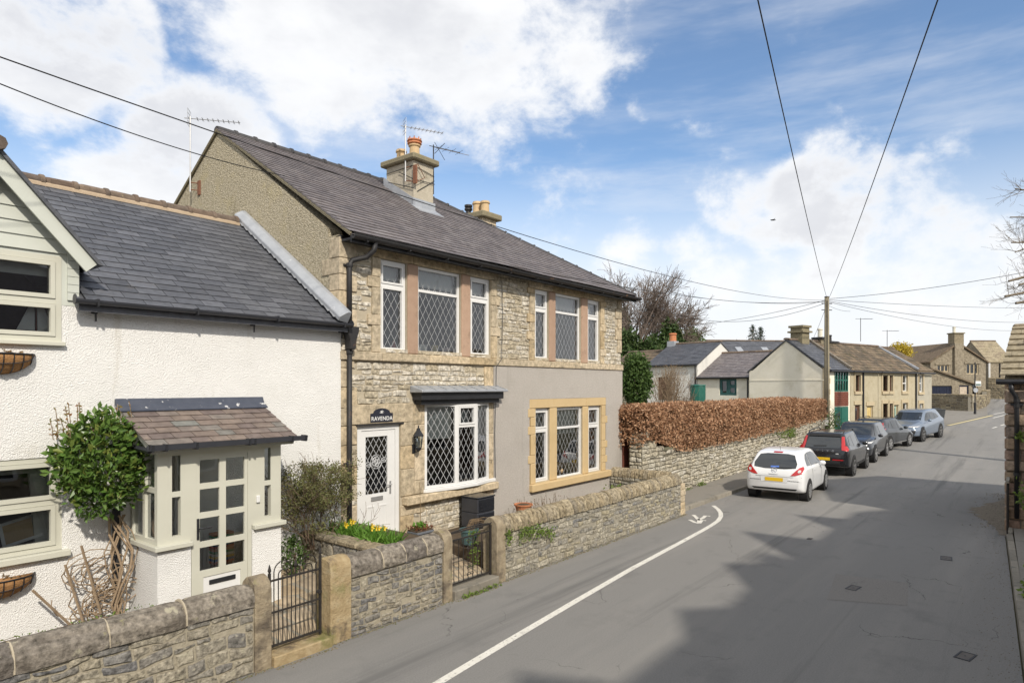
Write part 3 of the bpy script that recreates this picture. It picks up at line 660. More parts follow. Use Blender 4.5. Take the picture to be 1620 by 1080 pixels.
# return wall to the house, seen over the end of the long wall
t = thing('garden_return_wall', (16.5, 8.5, 0), 'short rubble return wall with rounded coping meeting the corner of the rendered wall', 'garden wall'); rng = random.Random(24)
BX('wall_core', m_mortar2, t, 16.35, 16.62, 7.64, 9.44, .3, .9)
fr = Frame((16.338, 9.44, .3), (0, -1, 0)); stones(t, stone_layout(1.8, .6, (.07, .13), (.12, .3), rng, gap=.018), fr, .02, m_cwall, rng)
fc = Frame((16.485, 9.44, .9), (0, -1, 0)); s = 0
while s < 1.78: e = s+rng.uniform(.1, .16); halfround(MB(), fc, s+.005, min(1.8, e)-.005, .175, .25, 8, -.01, rng, .01).done('coping_stone', m_cope2, t, fix=False); s = e
# dividing wall between cottage path and house bed
t = thing('dividing_wall', (6.37, 8.5, 0), 'low rubble wall with flat coping dividing the cottage path from the daffodil bed', 'garden wall'); rng = random.Random(25)
BX('wall_core', m_mortar, t, 6.27, 6.5, 7.64, 9.46, .05, .98)
fr = Frame((6.262, 9.46, .1), (0, -1, 0)); stones(t, stone_layout(1.82, .88, (.09, .2), (.14, .36), rng, .5, gap=.018), fr, .022, m_gwall, rng)
y = 9.46
while y > 7.7:
    e = max(7.64, y-rng.uniform(.4, .6)); BX('coping_stone', m_cope2, t, 6.22, 6.54, e+.006, y-.006, .982, 1.05+rng.uniform(-.01, .012), bevel=.018); y = e
def pier(x0, x1, H, label, y0=YW-.03, y1=YW+.31, m=None, dome=.05):
    rng = random.Random(int(x0*100)); mb = MB(); n = 6
    prof = [(y0, -.02), (y0, H-.12), (y0+.03, H-.03), (y0+.1, H+dome*.6), ((y0+y1)/2, H+dome), (y1-.1, H+dome*.6), (y1-.03, H-.03), (y1, H-.12), (y1, -.02)]
    mb.prism([(x0, a, b) for a, b in prof], (x1-x0, 0, 0))
    return tag(mb.done('gate_pier', m or m_pier, bevel=.014), label, 'gate pier')
pier(4.2, 4.42, 1.08, 'weathered stone gate pier with rounded head at the end of the dark coped wall', m=m_pier2)
pier(5.28, 5.62, 1.12, 'square ochre stone gate pier streaked with green algae', dome=.015)
pier(7.42, 7.62, 1.1, 'slim stone gate pier with rounded head ending the short wall', m=m_pier2)
pier(8.74, 8.98, 1.1, 'dark weathered gate pier hung with the scrolled gate', m=m_pier2)
for x0, x1, z, lb in ((4.42, 5.28, .13, 'mossy stone threshold step under the hooped gate'), (7.62, 8.74, .15, 'pale stone threshold step under the scrolled gate')):
    tag(MB().box(x0+.004, x1-.004, YW-.08, YW+.3, -.02, z).done('stone_step', m_pier if x0 < 5 else m_kerb, bevel=.012), lb, 'step')
# gates
def hoop(x0, x1, z0, top, y, r=.008):
    c = (x0+x1)/2; w_ = (x1-x0)/2; zs = top-w_
    return [(x0, y, z0), (x0, y, zs)]+[(c-w_*math.cos(math.pi*i/10), y, zs+w_*math.sin(math.pi*i/10)) for i in range(1, 10)]+[(x1, y, zs), (x1, y, z0)]
yg = YW+.1
t = thing('hooped_gate', (4.85, yg, .15), 'black iron garden gate with hooped bar tops and spear finials', 'gate')
X0, X1 = 4.46, 5.2
for z, h in ((.2, .028), (.62, .02), (1.02, .022)): MB().beam((X0, yg, z), (X1, yg, z), .022, h).done('rail', m_gateiron, t)
for x in (X0, X1): MB().box(x-.014, x+.014, yg-.014, yg+.014, .15, 1.12 if x == X0 else 1.2).done('stile', m_gateiron, t)
for x, z in ((X0, 1.12), ((X0+X1)/2, 1.12), (X1, 1.2)): MB().lathe((x, yg, z), [(.008, 0), (.026, .03), (.004, .11)], 6).done('finial', m_gateiron, t)
MB().tube([((X0+X1)/2, yg, .2), ((X0+X1)/2, yg, 1.12)], .008, 5).done('bar', m_gateiron, t)
dx = (X1-X0)/12
for b in (0, 6):
    for a, c, tp in ((1, 5, 1.24), (2, 4, 1.13)): MB().tube(hoop(X0+dx*(b+a), X0+dx*(b+c), .2, tp, yg), .0075, 5).done('hooped_bar', m_gateiron, t)
    MB().tube([(X0+dx*(b+3), yg, .2), (X0+dx*(b+3), yg, 1.06)], .0075, 5).done('bar', m_gateiron, t)
MB().lathe((X1-.02, yg-.03, .72), [(.03, 0), (.03, .04)], 8, 'y').done('latch', m_gateiron, t)
t = thing('scrolled_gate', (8.2, yg, .15), 'brown black iron garden gate with scrollwork panels and a sloping top rail', 'gate')
X0, X1 = 7.66, 8.7
for x in (X0, X1): MB().box(x-.016, x+.016, yg-.016, yg+.016, .15, 1.02).done('stile', m_gateiron, t)
for za, zb in ((.2, .2), (.92, .92), (1.04, 1.04)): MB().beam((X0, yg, za), (X1, yg, zb), .02, .022).done('rail', m_gateiron, t)
def scroll(cx, cz, r, sgn, up):
    pts = []
    for i in range(15): a = i/14*4.6; rr = r*(1-.62*i/14); pts.append((cx+sgn*(r-rr*math.cos(a)), yg, cz+up*rr*math.sin(a)*.9))
    return pts
MB().tube([(X0-.05, yg, 1.03)]+[(X0+(X1-X0)*i/8, yg, 1.05+.03*math.sin(i/8*math.pi)) for i in range(9)]+[(X1+.03, yg, 1.06)], .011, 5).done('top_rail', m_gateiron, t)
for i in range(1, 9):
    x = X0+(X1-X0)*i/9
    MB().tube([(x, yg, .2), (x, yg, .92)], .007, 5).done('bar', m_gateiron, t)
xc = X0+(X1-X0)*4.5/9
for cz in (.28, .4, .72, .84):
    for sgn in (-1, 1): MB().tube(scroll(xc, cz, .05, sgn, 1), .006, 4).done('scroll', m_gateiron, t)
    MB().tube([(xc-.055, yg, cz), (xc+.055, yg, cz)], .005, 4).done('scroll_link', m_gateiron, t)
# ------------------------------------------------------------------ white cottage
YC = 9.46
ct = thing('white_cottage', (3.5, 11, 0), 'white roughcast cottage with dark slate roof, clad dormer and small porch', 'cottage')
wx0, wx1 = 1.45, 2.84
up_h = (wx0, wx1, 4.0, 5.06); lo_h = (1.4, 2.85, 1.42, 2.58)
dx0, dx1, dxc = 1.12, 3.02, 2.14           # dormer
mb = MB(); wallgrid(mb, -6, 7.045, 0, 4.46, YC, YC+.3, [(wx0, wx1, 4.0, 4.46), lo_h])
mb.box(-6, -5.7, YC+.3, 15.6, 0, 4.46); mb.box(-6, 7.04, 15.3, 15.6, 0, 4.46)
mb.done('wall', m_rough, ct)
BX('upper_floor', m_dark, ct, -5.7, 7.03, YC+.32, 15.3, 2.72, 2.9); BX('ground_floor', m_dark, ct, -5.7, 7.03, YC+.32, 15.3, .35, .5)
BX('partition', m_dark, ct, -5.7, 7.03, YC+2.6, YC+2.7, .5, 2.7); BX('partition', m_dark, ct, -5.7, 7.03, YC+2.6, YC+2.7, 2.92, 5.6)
# roof
E0, E1 = Vec((0, 9.24, 4.5)), Vec((0, 12.55, 6.74)); sl = (E1-E0); SLN = sl.length
rsl = (6.71-4.47)/(12.55-9.26); rmb = MB()
for xa, xb, ya in ((-6.2, dx0+.05, 9.26), (dx0+.05, dx1-.05, 10.1), (dx1-.05, 7.04, 9.26)):
    za = 4.47+(ya-9.26)*rsl; rmb.prism([(xa, ya, za), (xa, 12.55, 6.71), (xa, 12.55, 6.62), (xa, ya, za-.08)], (xb-xa, 0, 0))
rmb.prism([(-6.2, 12.55, 6.71), (-6.2, 15.84, 4.47), (-6.2, 15.84, 4.40), (-6.2, 12.55, 6.62)], (13.24, 0, 0)); roof = rmb.done('roof', m_slate, ct)
fr = Frame((0, 9.24, 4.5), (1, 0, 0), sl)
rngc = random.Random(31)
def dorm_hole(s, t):
    y = 9.24+sl.y/SLN*t; z = 4.5+sl.z/SLN*t
    return abs(s-dxc) < (6.12-z)/1.12*1.0
t1_, t2_ = (5.06-4.5)/sl.z*SLN, (6.12-4.5)/sl.z*SLN; xs_ = dx1+.03-(SLN-t1_)*(dx1-dxc)/(t2_-t1_)
t1_ = .182*3; slates(roof, [(dx1+.03, 0), (7.02, 0), (7.02, t1_), (dx1+.03, t1_)], fr, .182, .36, m_slate, rngc, .008, gap=.005, wvar=.08); slates(roof, [(dx1+.03, t1_), (7.02, t1_), (7.02, SLN), (xs_, SLN)], fr, .182, .36, m_slate, rngc, .008, gap=.005, wvar=.08, limit=255)
slates(roof, [(-3, 0), (dx0, 0), (dx0, SLN), (-3, SLN)], fr, .182, .36, m_slate, rngc, .008, gap=.005, limit=40)
s = -4.
k = 0
while s < 6.75:
    e = min(6.8, s+.47); fc = Frame((s, 12.55, 6.74), (1, 0, 0)); g = MB()
    halfround(g, fc, .008, e-s-.008, .13, .13, 8, -.01, rngc, .004); halfround(g, fc, e-s-.075, e-s-.004, .15, .15, 8, -.01); g.done('ridge_tile', m_ridge, ct, fix=False); s = e
MB().box(-4, 6.82, 12.40, 12.70, 6.62, 6.735).done('ridge_bedding', m_bed, ct, bevel=.02)
# lead upstand where the roof meets the tall gable
m_lead2 = mat('dull_lead', [(.2, .21, .225), (.27, .28, .3)], 6, .6, spec=.4)
lead = MB(); n = 12; a0 = Vec((6.98, 9.2, 4.62)); a1 = Vec((6.98, 12.66, 6.94)); d = (a1-a0).normalized(); up = Vec((0, -d.z, d.y))
prof = [(-.16, -.06), (-.16, .02), (-.1, .07), (-.03, .12), (.04, .13), (.06, .1), (.06, -.1)]
vs = [a0+d*((a1-a0).length*i/1)+Vec((x, 0, 0))+up*y for i in (0, 1) for x, y in prof]; k = len(prof)
lead.add(vs, [(j, (j+1) % k, k+(j+1) % k, k+j) for j in range(k)]+[tuple(range(k-1, -1, -1)), tuple(range(k, 2*k))])
lead.done('lead_flashing', m_lead, ct, bevel=.01)
for i in range(20):
    p = a0+d*(.1+i*.2); MB().add([p+Vec((-.2, 0, 0))-up*.045, p+Vec((-.12, 0, 0))-up*.03, p+Vec((-.12, 0, 0))-up*.03+d*.17, p+Vec((-.17, 0, 0))-up*.04+d*.17], [(0, 1, 2, 3)]).done('soaker', m_lead2, ct, fix=False)
# gutter
def gutter(parent, x0, x1, y, z, r, m, name='gutter', cut=8):
    mb = MB(); pr = [(-r, 0)]+[(-r*math.cos(math.pi*i/cut), -r*math.sin(math.pi*i/cut)) for i in range(1, cut)]+[(r, 0), (r*.8, -.004), (0, -r*.55), (-r*.8, -.004)]
    k = len(pr); mb.add([(x, y+a, z+b) for x in (x0, x1) for a, b in pr], [(j, (j+1) % k, k+(j+1) % k, k+j) for j in range(k)]+[tuple(range(k-1, -1, -1)), tuple(range(k, 2*k))])
    return mb.done(name, m, parent)
gt = gutter(ct, 2.9, 7.08, 9.2, 4.53, .06, m_plastic)
for x in (2.905, 7.075): MB().lathe((x-.004, 9.2, 4.53-.005), [(.066, 0), (.066, .01)], 10, 'x').done('stop_end', m_plastic, gt)
for x in (3.15, 4.4, 5.65, 6.9): MB().box(x-.012, x+.012, 9.14, 9.3, 4.455, 4.545).done('clip', m_black, gt)
for x, z in ((3.18, 4.40), (5.35, 4.4), (6.98, 4.40)):
    b = MB(); b.tube([(x, 9.4, z+.07), (x, 9.34, z+.03), (x+.01, 9.36, z-.12)], .012, 5); b.box(x-.035, x+.035, 9.37, 9.4, z-.02, z+.015); b.done('hook_bracket', m_black, ct)
MB().tube([(3.12+.012*i, 9.44, 3.95-.0*i+.08*math.sin(i)) for i in range(2)]+[(5.05, 9.445, 4.02), (5.1, 9.445, 3.93)], .004, 4).done('old_cable', m_black, ct) if False else None
# dormer
dm = group_part('dormer', ct)
frD = Frame((0, YC-.02, 0), (1, 0, 0))
apex = 6.12; eav = 5.06; hw = (apex-eav)/1.12
mb = MB(); mb.prism([(dx0, YC-.004, 4.46), (wx0, YC-.004, 4.46), (wx0, YC-.004, 5.06), (wx1, YC-.004, 5.06), (wx1, YC-.004, 4.46), (dx1, YC-.004, 4.46), (dx1, YC-.004, 5.1), (dxc+.04, YC-.004, apex-.03), (dxc-.04, YC-.004, apex-.03), (dx0, YC-.004, 5.1)], (0, .2, 0)); mb.done('dormer_wall', m_clad, dm)
for i in range(6):                                   # weatherboards of the gable
    z0 = 5.1+i*.165; z1 = z0+.17; h0 = (apex-z0)/1.12-.06; h1 = (apex-z1)/1.12-.06
    if h1 < .02: break
    MB().prism([(dxc-h0, YC-.03, z0), (dxc+h0, YC-.03, z0), (dxc+h1, YC-.012, z1), (dxc-h1, YC-.012, z1)], (0, .012, 0)).done('weatherboard', m_clad, dm)
for sg in (-1, 1):
    a = Vec((dxc, 0, apex+.03)); b = Vec((dxc+sg*1.03, 0, apex+.03-1.03*1.12)); nn = Vec((-1.12*sg, 0, -1)).normalized()
    MB().prism([a+Vec((0, 9.24, 0)), b+Vec((0, 9.24, 0)), b+nn*.17+Vec((0, 9.24, 0)), Vec((dxc, 9.24, apex+.03-.25))], (0, .03, 0)).done('bargeboard', m_clad, dm)
    MB().prism([a+Vec((0, 9.2, .06)), b+Vec((sg*.06, 9.2, -.02)), b+Vec((0, 9.2, -.01)), a+Vec((0, 9.2, 0))], (0, 2.6, 0)).done('dormer_roof', m_slate, dm)
MB().tube([(dxc, 9.14, apex+.1), (dxc, 9.7, apex+.1), (dxc, 11.7, apex+.1)], .085, 8).done('dormer_ridge', m_ridge, dm)
for i in range(6): BX('cheek_board', m_clad, dm, wx1+.06, dx1+.006, YC-.03, YC-.006, 4.53+i*.1, 4.53+i*.1+.094)
frW = Frame((0, YC-.01, 0), (1, 0, 0))
def bl(f, m=None): return (f, m or m_blind)
window(ct, frW, wx0, wx1+.0, 4.0, 5.06, m_sage, .065, .08, transom=4.5, sash={(0, 0), (0, 1)}, blind={(0, 1): bl(.35)}, sw=.05)
BX('window_sill', m_sage, ct, wx0-.1, wx1+.03, YC-.07, YC+.05, 3.95, 4.0, bevel=.006)
wl = window(ct, Frame((0, YC+.015, 0), (1, 0, 0)), 1.4, 2.85, 1.42, 2.58, m_sage, .065, .08, transom=2.02, sash={(0, 0), (0, 1)}, blind={(0, 1): bl(.22)}, sw=.05)
BX('window_sill', m_sage, ct, 1.3, 2.92, YC-.09, YC+.05, 1.345, 1.42, bevel=.006)
MB().prism([(2.62, YC+.2, 1.5), (2.78, YC+.2, 1.5), (2.78, YC+.2, 2.5), (2.55, YC+.2, 2.5), (2.6, YC+.25, 2.0)], (0, .05, 0)).done('curtain', m_blind, wl)
# porch
po = group_part('porch', ct)
PY, PX0, PX1 = 8.62, 3.63, 5.36
DX0, DX1 = 4.06, 4.9
mb = MB(); mb.prism([(PX0, PY, .3), (DX0-.01, PY, .3), (DX0-.01, PY+.14, .3), (PX0+.14, PY+.14, .3), (PX0+.14, YC-.002, .3), (PX0, YC-.002, .3)], (0, 0, 1.07)); mb.done('plinth_wall', m_rough, po)
mb = MB(); mb.prism([(DX1+.01, PY, .3), (PX1, PY, .3), (PX1, YC-.002, .3), (PX1-.14, YC-.002, .3), (PX1-.14, PY+.14, .3), (DX1+.01, PY+.14, .3)], (0, 0, 1.13)); mb.done('plinth_wall', m_rough, po)
BX('inner_door', m_white, po, 4.2, 4.95, YC-.05, YC-.012, .5, 2.5)
mb = MB(); mb.prism([(PX0-.05, PY-.07, 1.37), (DX0-.012, PY-.07, 1.37), (DX0-.012, PY+.13, 1.37), (PX0+.16, PY+.13, 1.37), (PX0+.16, YC-.01, 1.37), (PX0-.05, YC-.01, 1.37)], (0, 0, .06)); mb.done('sill', m_sage, po, bevel=.006); mb = MB(); mb.box(DX1+.012, PX1+.05, PY-.07, PY+.13, 1.43, 1.49); mb.done('sill', m_sage, po, bevel=.006)
frP = Frame((0, PY+.005, 0), (1, 0, 0)); frS = Frame((PX0+.005, YC, 0), (0, -1, 0))
ZT = 2.66
def sidelight(fr, s0, s1, t0, t1, g0, g1, name='sidelight', tr=None):
    mb = MB(); cuboid(mb, fr, s0, g0, t0, t1, -.08, 0); cuboid(mb, fr, g1, s1, t0, t1, -.08, 0); cuboid(mb, fr, g0, g1, t0, t0+.09, -.08, 0); cuboid(mb, fr, g0, g1, t1-.1, t1, -.08, 0); cuboid(mb, fr, g0, g1, tr-.035, tr+.035, -.08, 0)
    o = mb.done(name, m_sage, po)
    for a, b in ((t0+.09, tr-.035), (tr+.035, t1-.1)):
        r_ = MB(); rects(r_, fr, g0, g1, a, b, .012, -.03, -.018); r_.done('gasket', m_black, o) if False else None
        panel(r_, fr, g0, g1, a, b, -.03)
    r_.done('pane', m_glassp, po)
sidelight(frP, PX0, DX0, 1.43, ZT, 3.81, 3.92, tr=2.06)
sidelight(frP, DX1, PX1, 1.49, ZT, 5.10, 5.20, tr=2.06)
window(ct, frS, .01, YC-PY-.02, 1.43, ZT, m_sage, .06, .07, mull=(.42,), transom=(None, 2.12), glass=m_glassp, name='side_window')
BX('head', m_sage, po, DX0, DX1, PY+.005, PY+.085, 2.58, ZT)
# door leaf
dr = group_part('porch_door', ct)
mb = MB(); rects(mb, frP, DX0, DX1, .5, 2.58, .055, -.08, .0); mb.done('door_frame', m_sage, dr)
L0, L1 = DX0+.058, DX1-.058; gx = [(4.17, 4.44), (4.53, 4.80)]; rows = []
zt = 2.47; hh = .31
for i in range(4): rows.append((zt-hh, zt)); zt -= hh+.078
frL = Frame((0, PY+.02, 0), (1, 0, 0))
mb = MB(); holes = [(a, b, c, d) for a, b in gx for c, d in rows]+[(L0+.1, L1-.1, .58, rows[-1][0]-.09)]
wallgrid(mb, L0, L1, .52, 2.56, PY+.012, PY+.06, holes); mb.done('door_leaf', m_sage, dr)
for a, b in gx:
    for c, d in rows: g = MB(); panel(g, frL, a, b, c, d, -.02); g.done('pane', m_glassp, dr, fix=False)
BX('white_panel', m_white, dr, L0+.1, L1-.1, PY+.025, PY+.05, .58, rows[-1][0]-.09)
BX('letter_plate', m_black, dr, 4.30, 4.67, PY+.008, PY+.025, .79, .85, bevel=.004)
MB().box(L0+.01, L0+.042, PY-.004, PY+.012, 1.42, 1.70).done('handle_plate', m_black, dr, bevel=.004)
MB().tube([(L0+.026, PY-.004, 1.57), (L0+.026, PY-.05, 1.57), (L0+.19, PY-.055, 1.575)], .011, 6).done('handle', m_black, dr)
BX('bell_box', m_white, po, 4.965, 5.015, PY-.03, PY+.004, 1.80, 1.9, bevel=.006)
BX('floor', m_drypath, po, PX0+.14, PX1-.14, PY+.14, YC, .35, .5)
mb = MB(); mb.box(3.4, 5.5, YC-.012, YC+.0, 0, 0) if False else None
# porch roof
RY0, RZ0, RY1, RZ1 = 8.46, 2.70, 9.44, 3.16
pr = MB().prism([(3.5, RY0+.02, RZ0-.02), (3.5, RY1, RZ1-.02), (3.5, RY1, RZ1-.09), (3.5, RY0+.02, RZ0-.09)], (1.98, 0, 0)).done('roof_deck', m_sage, po)
frR = Frame((3.46, RY0, RZ0), (1, 0, 0), (0, RY1-RY0, RZ1-RZ0)); sn = math.hypot(RY1-RY0, RZ1-RZ0)
slates(po, [(0, 0), (2.06, 0), (2.06, sn), (0, sn)], frR, .155, .29, m_slate3, random.Random(4), .01, wvar=.2, gap=.005)
lf = MB().prism([(3.44, 9.27, 3.115), (3.44, 9.455, 3.17), (3.44, 9.455, 3.28), (3.44, 9.41, 3.29), (3.44, 9.37, 3.2), (3.44, 9.27, 3.14)], (2.1, 0, 0)).done('lead_flashing', m_leadp, po, bevel=.006)
for i in range(4):
    z0 = 2.66+i*.13; z1 = z0+.135; ya = RY0+.1+(z0-2.66)/.46*.95; yb = RY0+.1+(z1-2.66)/.46*.95
    MB().prism([(PX0-.01, max(ya, PY), z0), (PX0-.01, YC-.003, z0), (PX0+.006, YC-.003, z1), (PX0+.006, min(yb, YC-.02), z1)], (.015, 0, 0)).done('side_board', m_clad, po)
BX('fascia', m_sage, po, PX0-.02, PX1+.02, PY-.02, PY+.09, ZT, ZT+.06)
pgut = MB(); pgut.prism([(3.44, 8.36, 2.73), (3.44, 8.37, 2.66), (3.44, 8.47, 2.65), (3.44, 8.47, 2.72), (3.44, 8.46, 2.72), (3.44, 8.45, 2.67), (3.44, 8.385, 2.675), (3.44, 8.375, 2.73)], (2.2, 0, 0)); pgut.done('porch_gutter', m_plastic, po)
for x in (3.46, 3.62, 4.0, 4.72, 4.8, 5.38, 5.6): BX('gutter_clip', m_black, po, x, x+.025, 8.355, 8.475, 2.645, 2.735)
MB().tube([(3.47, 8.45, 2.66), (3.5, 8.7, 2.66), (3.53, 9.3, 2.67)], .035, 6).done('gutter_return', m_plastic, po)
# things behind the glass
t = thing('model_sailing_boat', (2.6, YC+.17, 4.04), 'white model sailing boat on the upper window ledge', 'ornament')
yb = YC+.15
MB().prism([(2.42, yb, 4.14), (2.60, yb, 4.56), (2.605, yb, 4.14)], (0, .01, 0)).done('jib', m_white, t); MB().prism([(2.635, yb, 4.12), (2.63, yb, 4.6), (2.82, yb, 4.12)], (0, .01, 0)).done('mainsail', m_white, t)
MB().tube([(2.62, yb, 4.06), (2.62, yb, 4.63)], .007, 5).done('mast', m_brownwood, t); MB().prism([(2.44, yb-.03, 4.1), (2.8, yb-.03, 4.1), (2.74, yb-.03, 4.045), (2.5, yb-.03, 4.045)], (0, .07, 0)).done('hull', m_white, t)
t = thing('picture_frame', (2.6, YC+.2, 1.5), 'white framed picture leaning inside the lower cottage window', 'picture frame')
fp = Frame((2.3, YC+.2, 1.50), (1, 0, .22), (-.1, .35, 1)); mb = MB(); rects(mb, fp, 0, .42, 0, .3, .035, -.02, 0); mb.done('frame', m_white, t); mb = MB(); panel(mb, fp, .035, .385, .035, .265, -.01); mb.done('picture', m_pot, t, fix=False)
BX('ledge', m_white, ct, 1.4, 2.84, YC+.09, YC+.3, 1.40, 1.445); BX('ledge', m_white, ct, wx0, wx1, YC+.08, YC+.3, 3.99, 4.04)
t = thing('striped_cushion', (4.7, 9.0, .55), 'striped colourful cushion behind the porch door glass', 'cushion')
sc_ = [(.5, .1, .06), (.04, .12, .3), (.6, .42, .1), (.55, .55, .5), (.08, .25, .12), (.45, .2, .1)]
mst = [mat('stripe_%d' % i, [c], 4, .9) for i, c in enumerate(sc_)]
for i in range(12): MB().box(4.52, 4.82, 8.95, 9.1, .95+i*.036, .95+i*.036+.034).done('stripe', mst[i % 6], t, bevel=.006)
BX('stand', m_brownwood, t, 4.55, 4.8, 8.96, 9.1, .5, .95)
# wall baskets
m_coir = mat('coir_liner', [(.30, .15, .06), (.42, .23, .1), (.22, .11, .05)], 22, .95, 1., 60)
def basket(xr, zt, label):
    t = thing('wall_basket', (xr-.35, YC, zt), label, 'wall basket'); W = .7; x0 = xr-W; n = 14
    rows = []
    for i in range(n+1):
        s = i/n; b = math.sin(math.pi*min(1, max(0, s)))**.45; rows.append([(x0+W*s, YC-.01-.2*b*math.cos(a)*1., zt-.23*b*math.sin(a)) for a in [k*math.pi/2/6 for k in range(7)]]+[(x0+W*s, YC-.008, zt-.24*b)])
    mb = MB(); mb.add([p for r in rows for p in r], [(i*8+j, (i+1)*8+j, (i+1)*8+j+1, i*8+j+1) for i in range(n) for j in range(7)]+[tuple(i*8 for i in range(n+1))[::-1]])
    mb.done('coir_liner', m_coir, t, smooth=True)
    for i in (1, 3, 5, 7, 9, 11, 13): r = rows[i]; MB().tube([(p[0], p[1]-.006, p[2]-.004) for p in r[:7]], .006, 4).done('bar', m_black, t)
    MB().tube([(p[0], p[1]-.008, p[2]+.004) for p in [r[0] for r in rows]], .008, 5).done('rim', m_black, t)
    MB().tube([(p[0], p[1]-.008, p[2]) for p in [r[2] for r in rows]], .005, 4).done('hoop', m_black, t)
    lm = MB(); leaves(lm, [(R.uniform(x0+.1, xr-.1), YC-R.uniform(.03, .14), zt+R.uniform(-.02, .02)) for i in range(40)], .06, R); lm.done('dry_plants', m_bare, t, fix=False)
basket(2.56, 3.83, 'coir lined iron wall basket under the upper cottage window')
basket(2.56, 1.20, 'coir lined iron wall basket under the lower cottage window')
# ------------------------------------------------------------------ stone house
YF, HX0, HX1 = 9.5, 7.05, 17.06
sh = thing('stone_house', (12, 13.5, 0), 'two storey limestone house with sandstone dressings, leaded windows and purple slate roof', 'house')
UPW = [(7.95, 8.63), (8.91, 10.16), (10.44, 11.13), (12.77, 13.38), (13.66, 14.88), (15.2, 15.87)]
GRW = [(12.77, 13.41), (13.72, 14.95), (15.23, 15.9)]
holes = [(a, b, 4.16, 5.84) for a, b in UPW]+[(a, b, 1.1, 2.91) for a, b in GRW]+[(7.43, 8.44, .52, 2.73), (9.1, 10.98, 1.38, 3.09)]
RB = 18.02
mb = MB(); wallgrid(mb, HX0+.02, HX1-.02, 0, 6.1, YF, YF+.32, holes); mb.box(HX1-.34, HX1-.02, YF+.32, RB, 0, 6.1); mb.box(HX0+.3, HX1-.02, RB, RB+.3, 0, 6.1)
mb.done('wall', m_mortar, sh)
MB().prism([(HX0, YF+.33, 0), (HX0, YF+.33, 6.27), (HX0, 13.76, 8.955), (HX0, RB+.3, 6.2), (HX0, RB+.3, 0)], (.3, 0, 0)).done('gable_wall', m_gable, sh)
MB().box(HX0, HX0+.3, YF+.02, YF+.33, 0, 6.12).done('gable_corner', m_gable, sh)
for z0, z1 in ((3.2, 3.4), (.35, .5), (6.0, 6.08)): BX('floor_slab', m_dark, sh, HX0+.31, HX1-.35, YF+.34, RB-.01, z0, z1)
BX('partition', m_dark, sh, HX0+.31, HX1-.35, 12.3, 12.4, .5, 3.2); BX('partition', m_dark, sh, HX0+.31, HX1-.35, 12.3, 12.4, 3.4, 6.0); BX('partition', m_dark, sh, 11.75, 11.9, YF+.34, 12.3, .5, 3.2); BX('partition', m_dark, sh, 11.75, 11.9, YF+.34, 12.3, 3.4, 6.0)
rs = random.Random(41)
fr = Frame((HX0, YF, 0), (1, 0, 0))
def block(x0, x1, z0, z1, m=None, proud=.03, name='block', inb=.06, bev=.008):
    return BX(name, m or m_ash, sh, x0+.003, x1-.003, YF-proud-rs.uniform(0, .006), YF+inb, z0+.003, z1-.003, bevel=bev)
solid = []                                         # dressed areas where no rubble goes
def dress(x0, x1, z0, z1): solid.append((x0, x1, z0, z1))
# quoins left (front and gable return) and right
z = .4; k = 0
while z < 6.05:
    h = rs.uniform(.27, .4); z1 = min(6.1, z+h)
    if not (z1 > 3.90 and z < 4.09):
        wd = .24 if k % 2 else .36
        if z < 2.75 and wd > .33: wd = .36
        BX('quoin', m_ash, sh, HX0-.022, HX0+wd, YF-.032, YF+(.5 if k % 2 else .28), z+.004, z1-.004, bevel=.01); dress(HX0, HX0+wd, z, z1)
        w2 = .34 if k % 2 else .2
        if z > 3.9: BX('quoin', m_ash, sh, HX1-w2, HX1+.012, YF-.034, YF+.4, z+.004, z1-.004, bevel=.01); dress(HX1-w2, HX1, z, z1)
    elif z < 3.92:
        BX('quoin', m_ash, sh, HX0-.022, HX0+.3, YF-.032, YF+.3, z+.004, 3.918, bevel=.01); z1 = 4.075
    z = z1; k += 1
x = HX0-.02
while x < HX1:
    e = min(HX1+.04, x+rs.uniform(.85, 1.4)); e = HX1+.04 if HX1-e < .5 else e
    BX('string_course', m_ash, sh, x+.003, e-.003, YF-.075, YF+.05, 3.92, 4.075, bevel=.012); x = e
dress(HX0, HX1, 3.9, 4.085)
def surround(xs, z0, z1, head, m, mm, heads, jl, jr, teeth=True):
    a, b = xs[0][0], xs[-1][1]
    q = [a-.24]+heads+[b+.24]
    for i in range(len(q)-1): block(q[i], q[i+1], z1+.004, z1+head, m, .036, 'lintel')
    dress(a-.24, b+.24, z1, z1+head)
    for i in range(len(xs)-1):
        BX('mullion', mm, sh, xs[i][1]+.002, xs[i+1][0]-.002, YF-.035, YF+.2, z0, z1, bevel=.02)
    for side, x in ((-1, a), (1, b)):
        z = z0; k = 0
        while z < z1-.02:
            h = rs.choice((.5, .22)) if k % 2 == 0 else .2; z2 = min(z1, z+h); z2 = z1 if z1-z2 < .12 else z2
            wd = .2 if k % 2 == 0 else .3
            x0, x1 = (x-wd, x) if side < 0 else (x, x+wd)
            block(x0, x1, z, z2, m, .034 if m is m_ash else .05, 'jamb_stone'); dress(x0, x1, z, z2); z = z2; k += 1
surround(UPW[:3], 4.08, 5.84, .2, m_ash, m_pink, [8.77, 10.3], 0, 0)
surround(UPW[3:], 4.08, 5.84, .2, m_ash, m_pink, [13.52, 15.05], 0, 0)
surround(GRW, 1.08, 2.91, .23, m_tan, m_tan, [13.56, 15.1], 0, 0)
BX('window_sill', m_tan, sh, 12.52, 16.27, YF-.15, YF+.12, .9, 1.08, bevel=.015)
for z0, z1 in ((6.04, 6.1),): BX('wall_plate', m_black, sh, HX0, HX1, YF-.04, YF+.1, z0, z1)
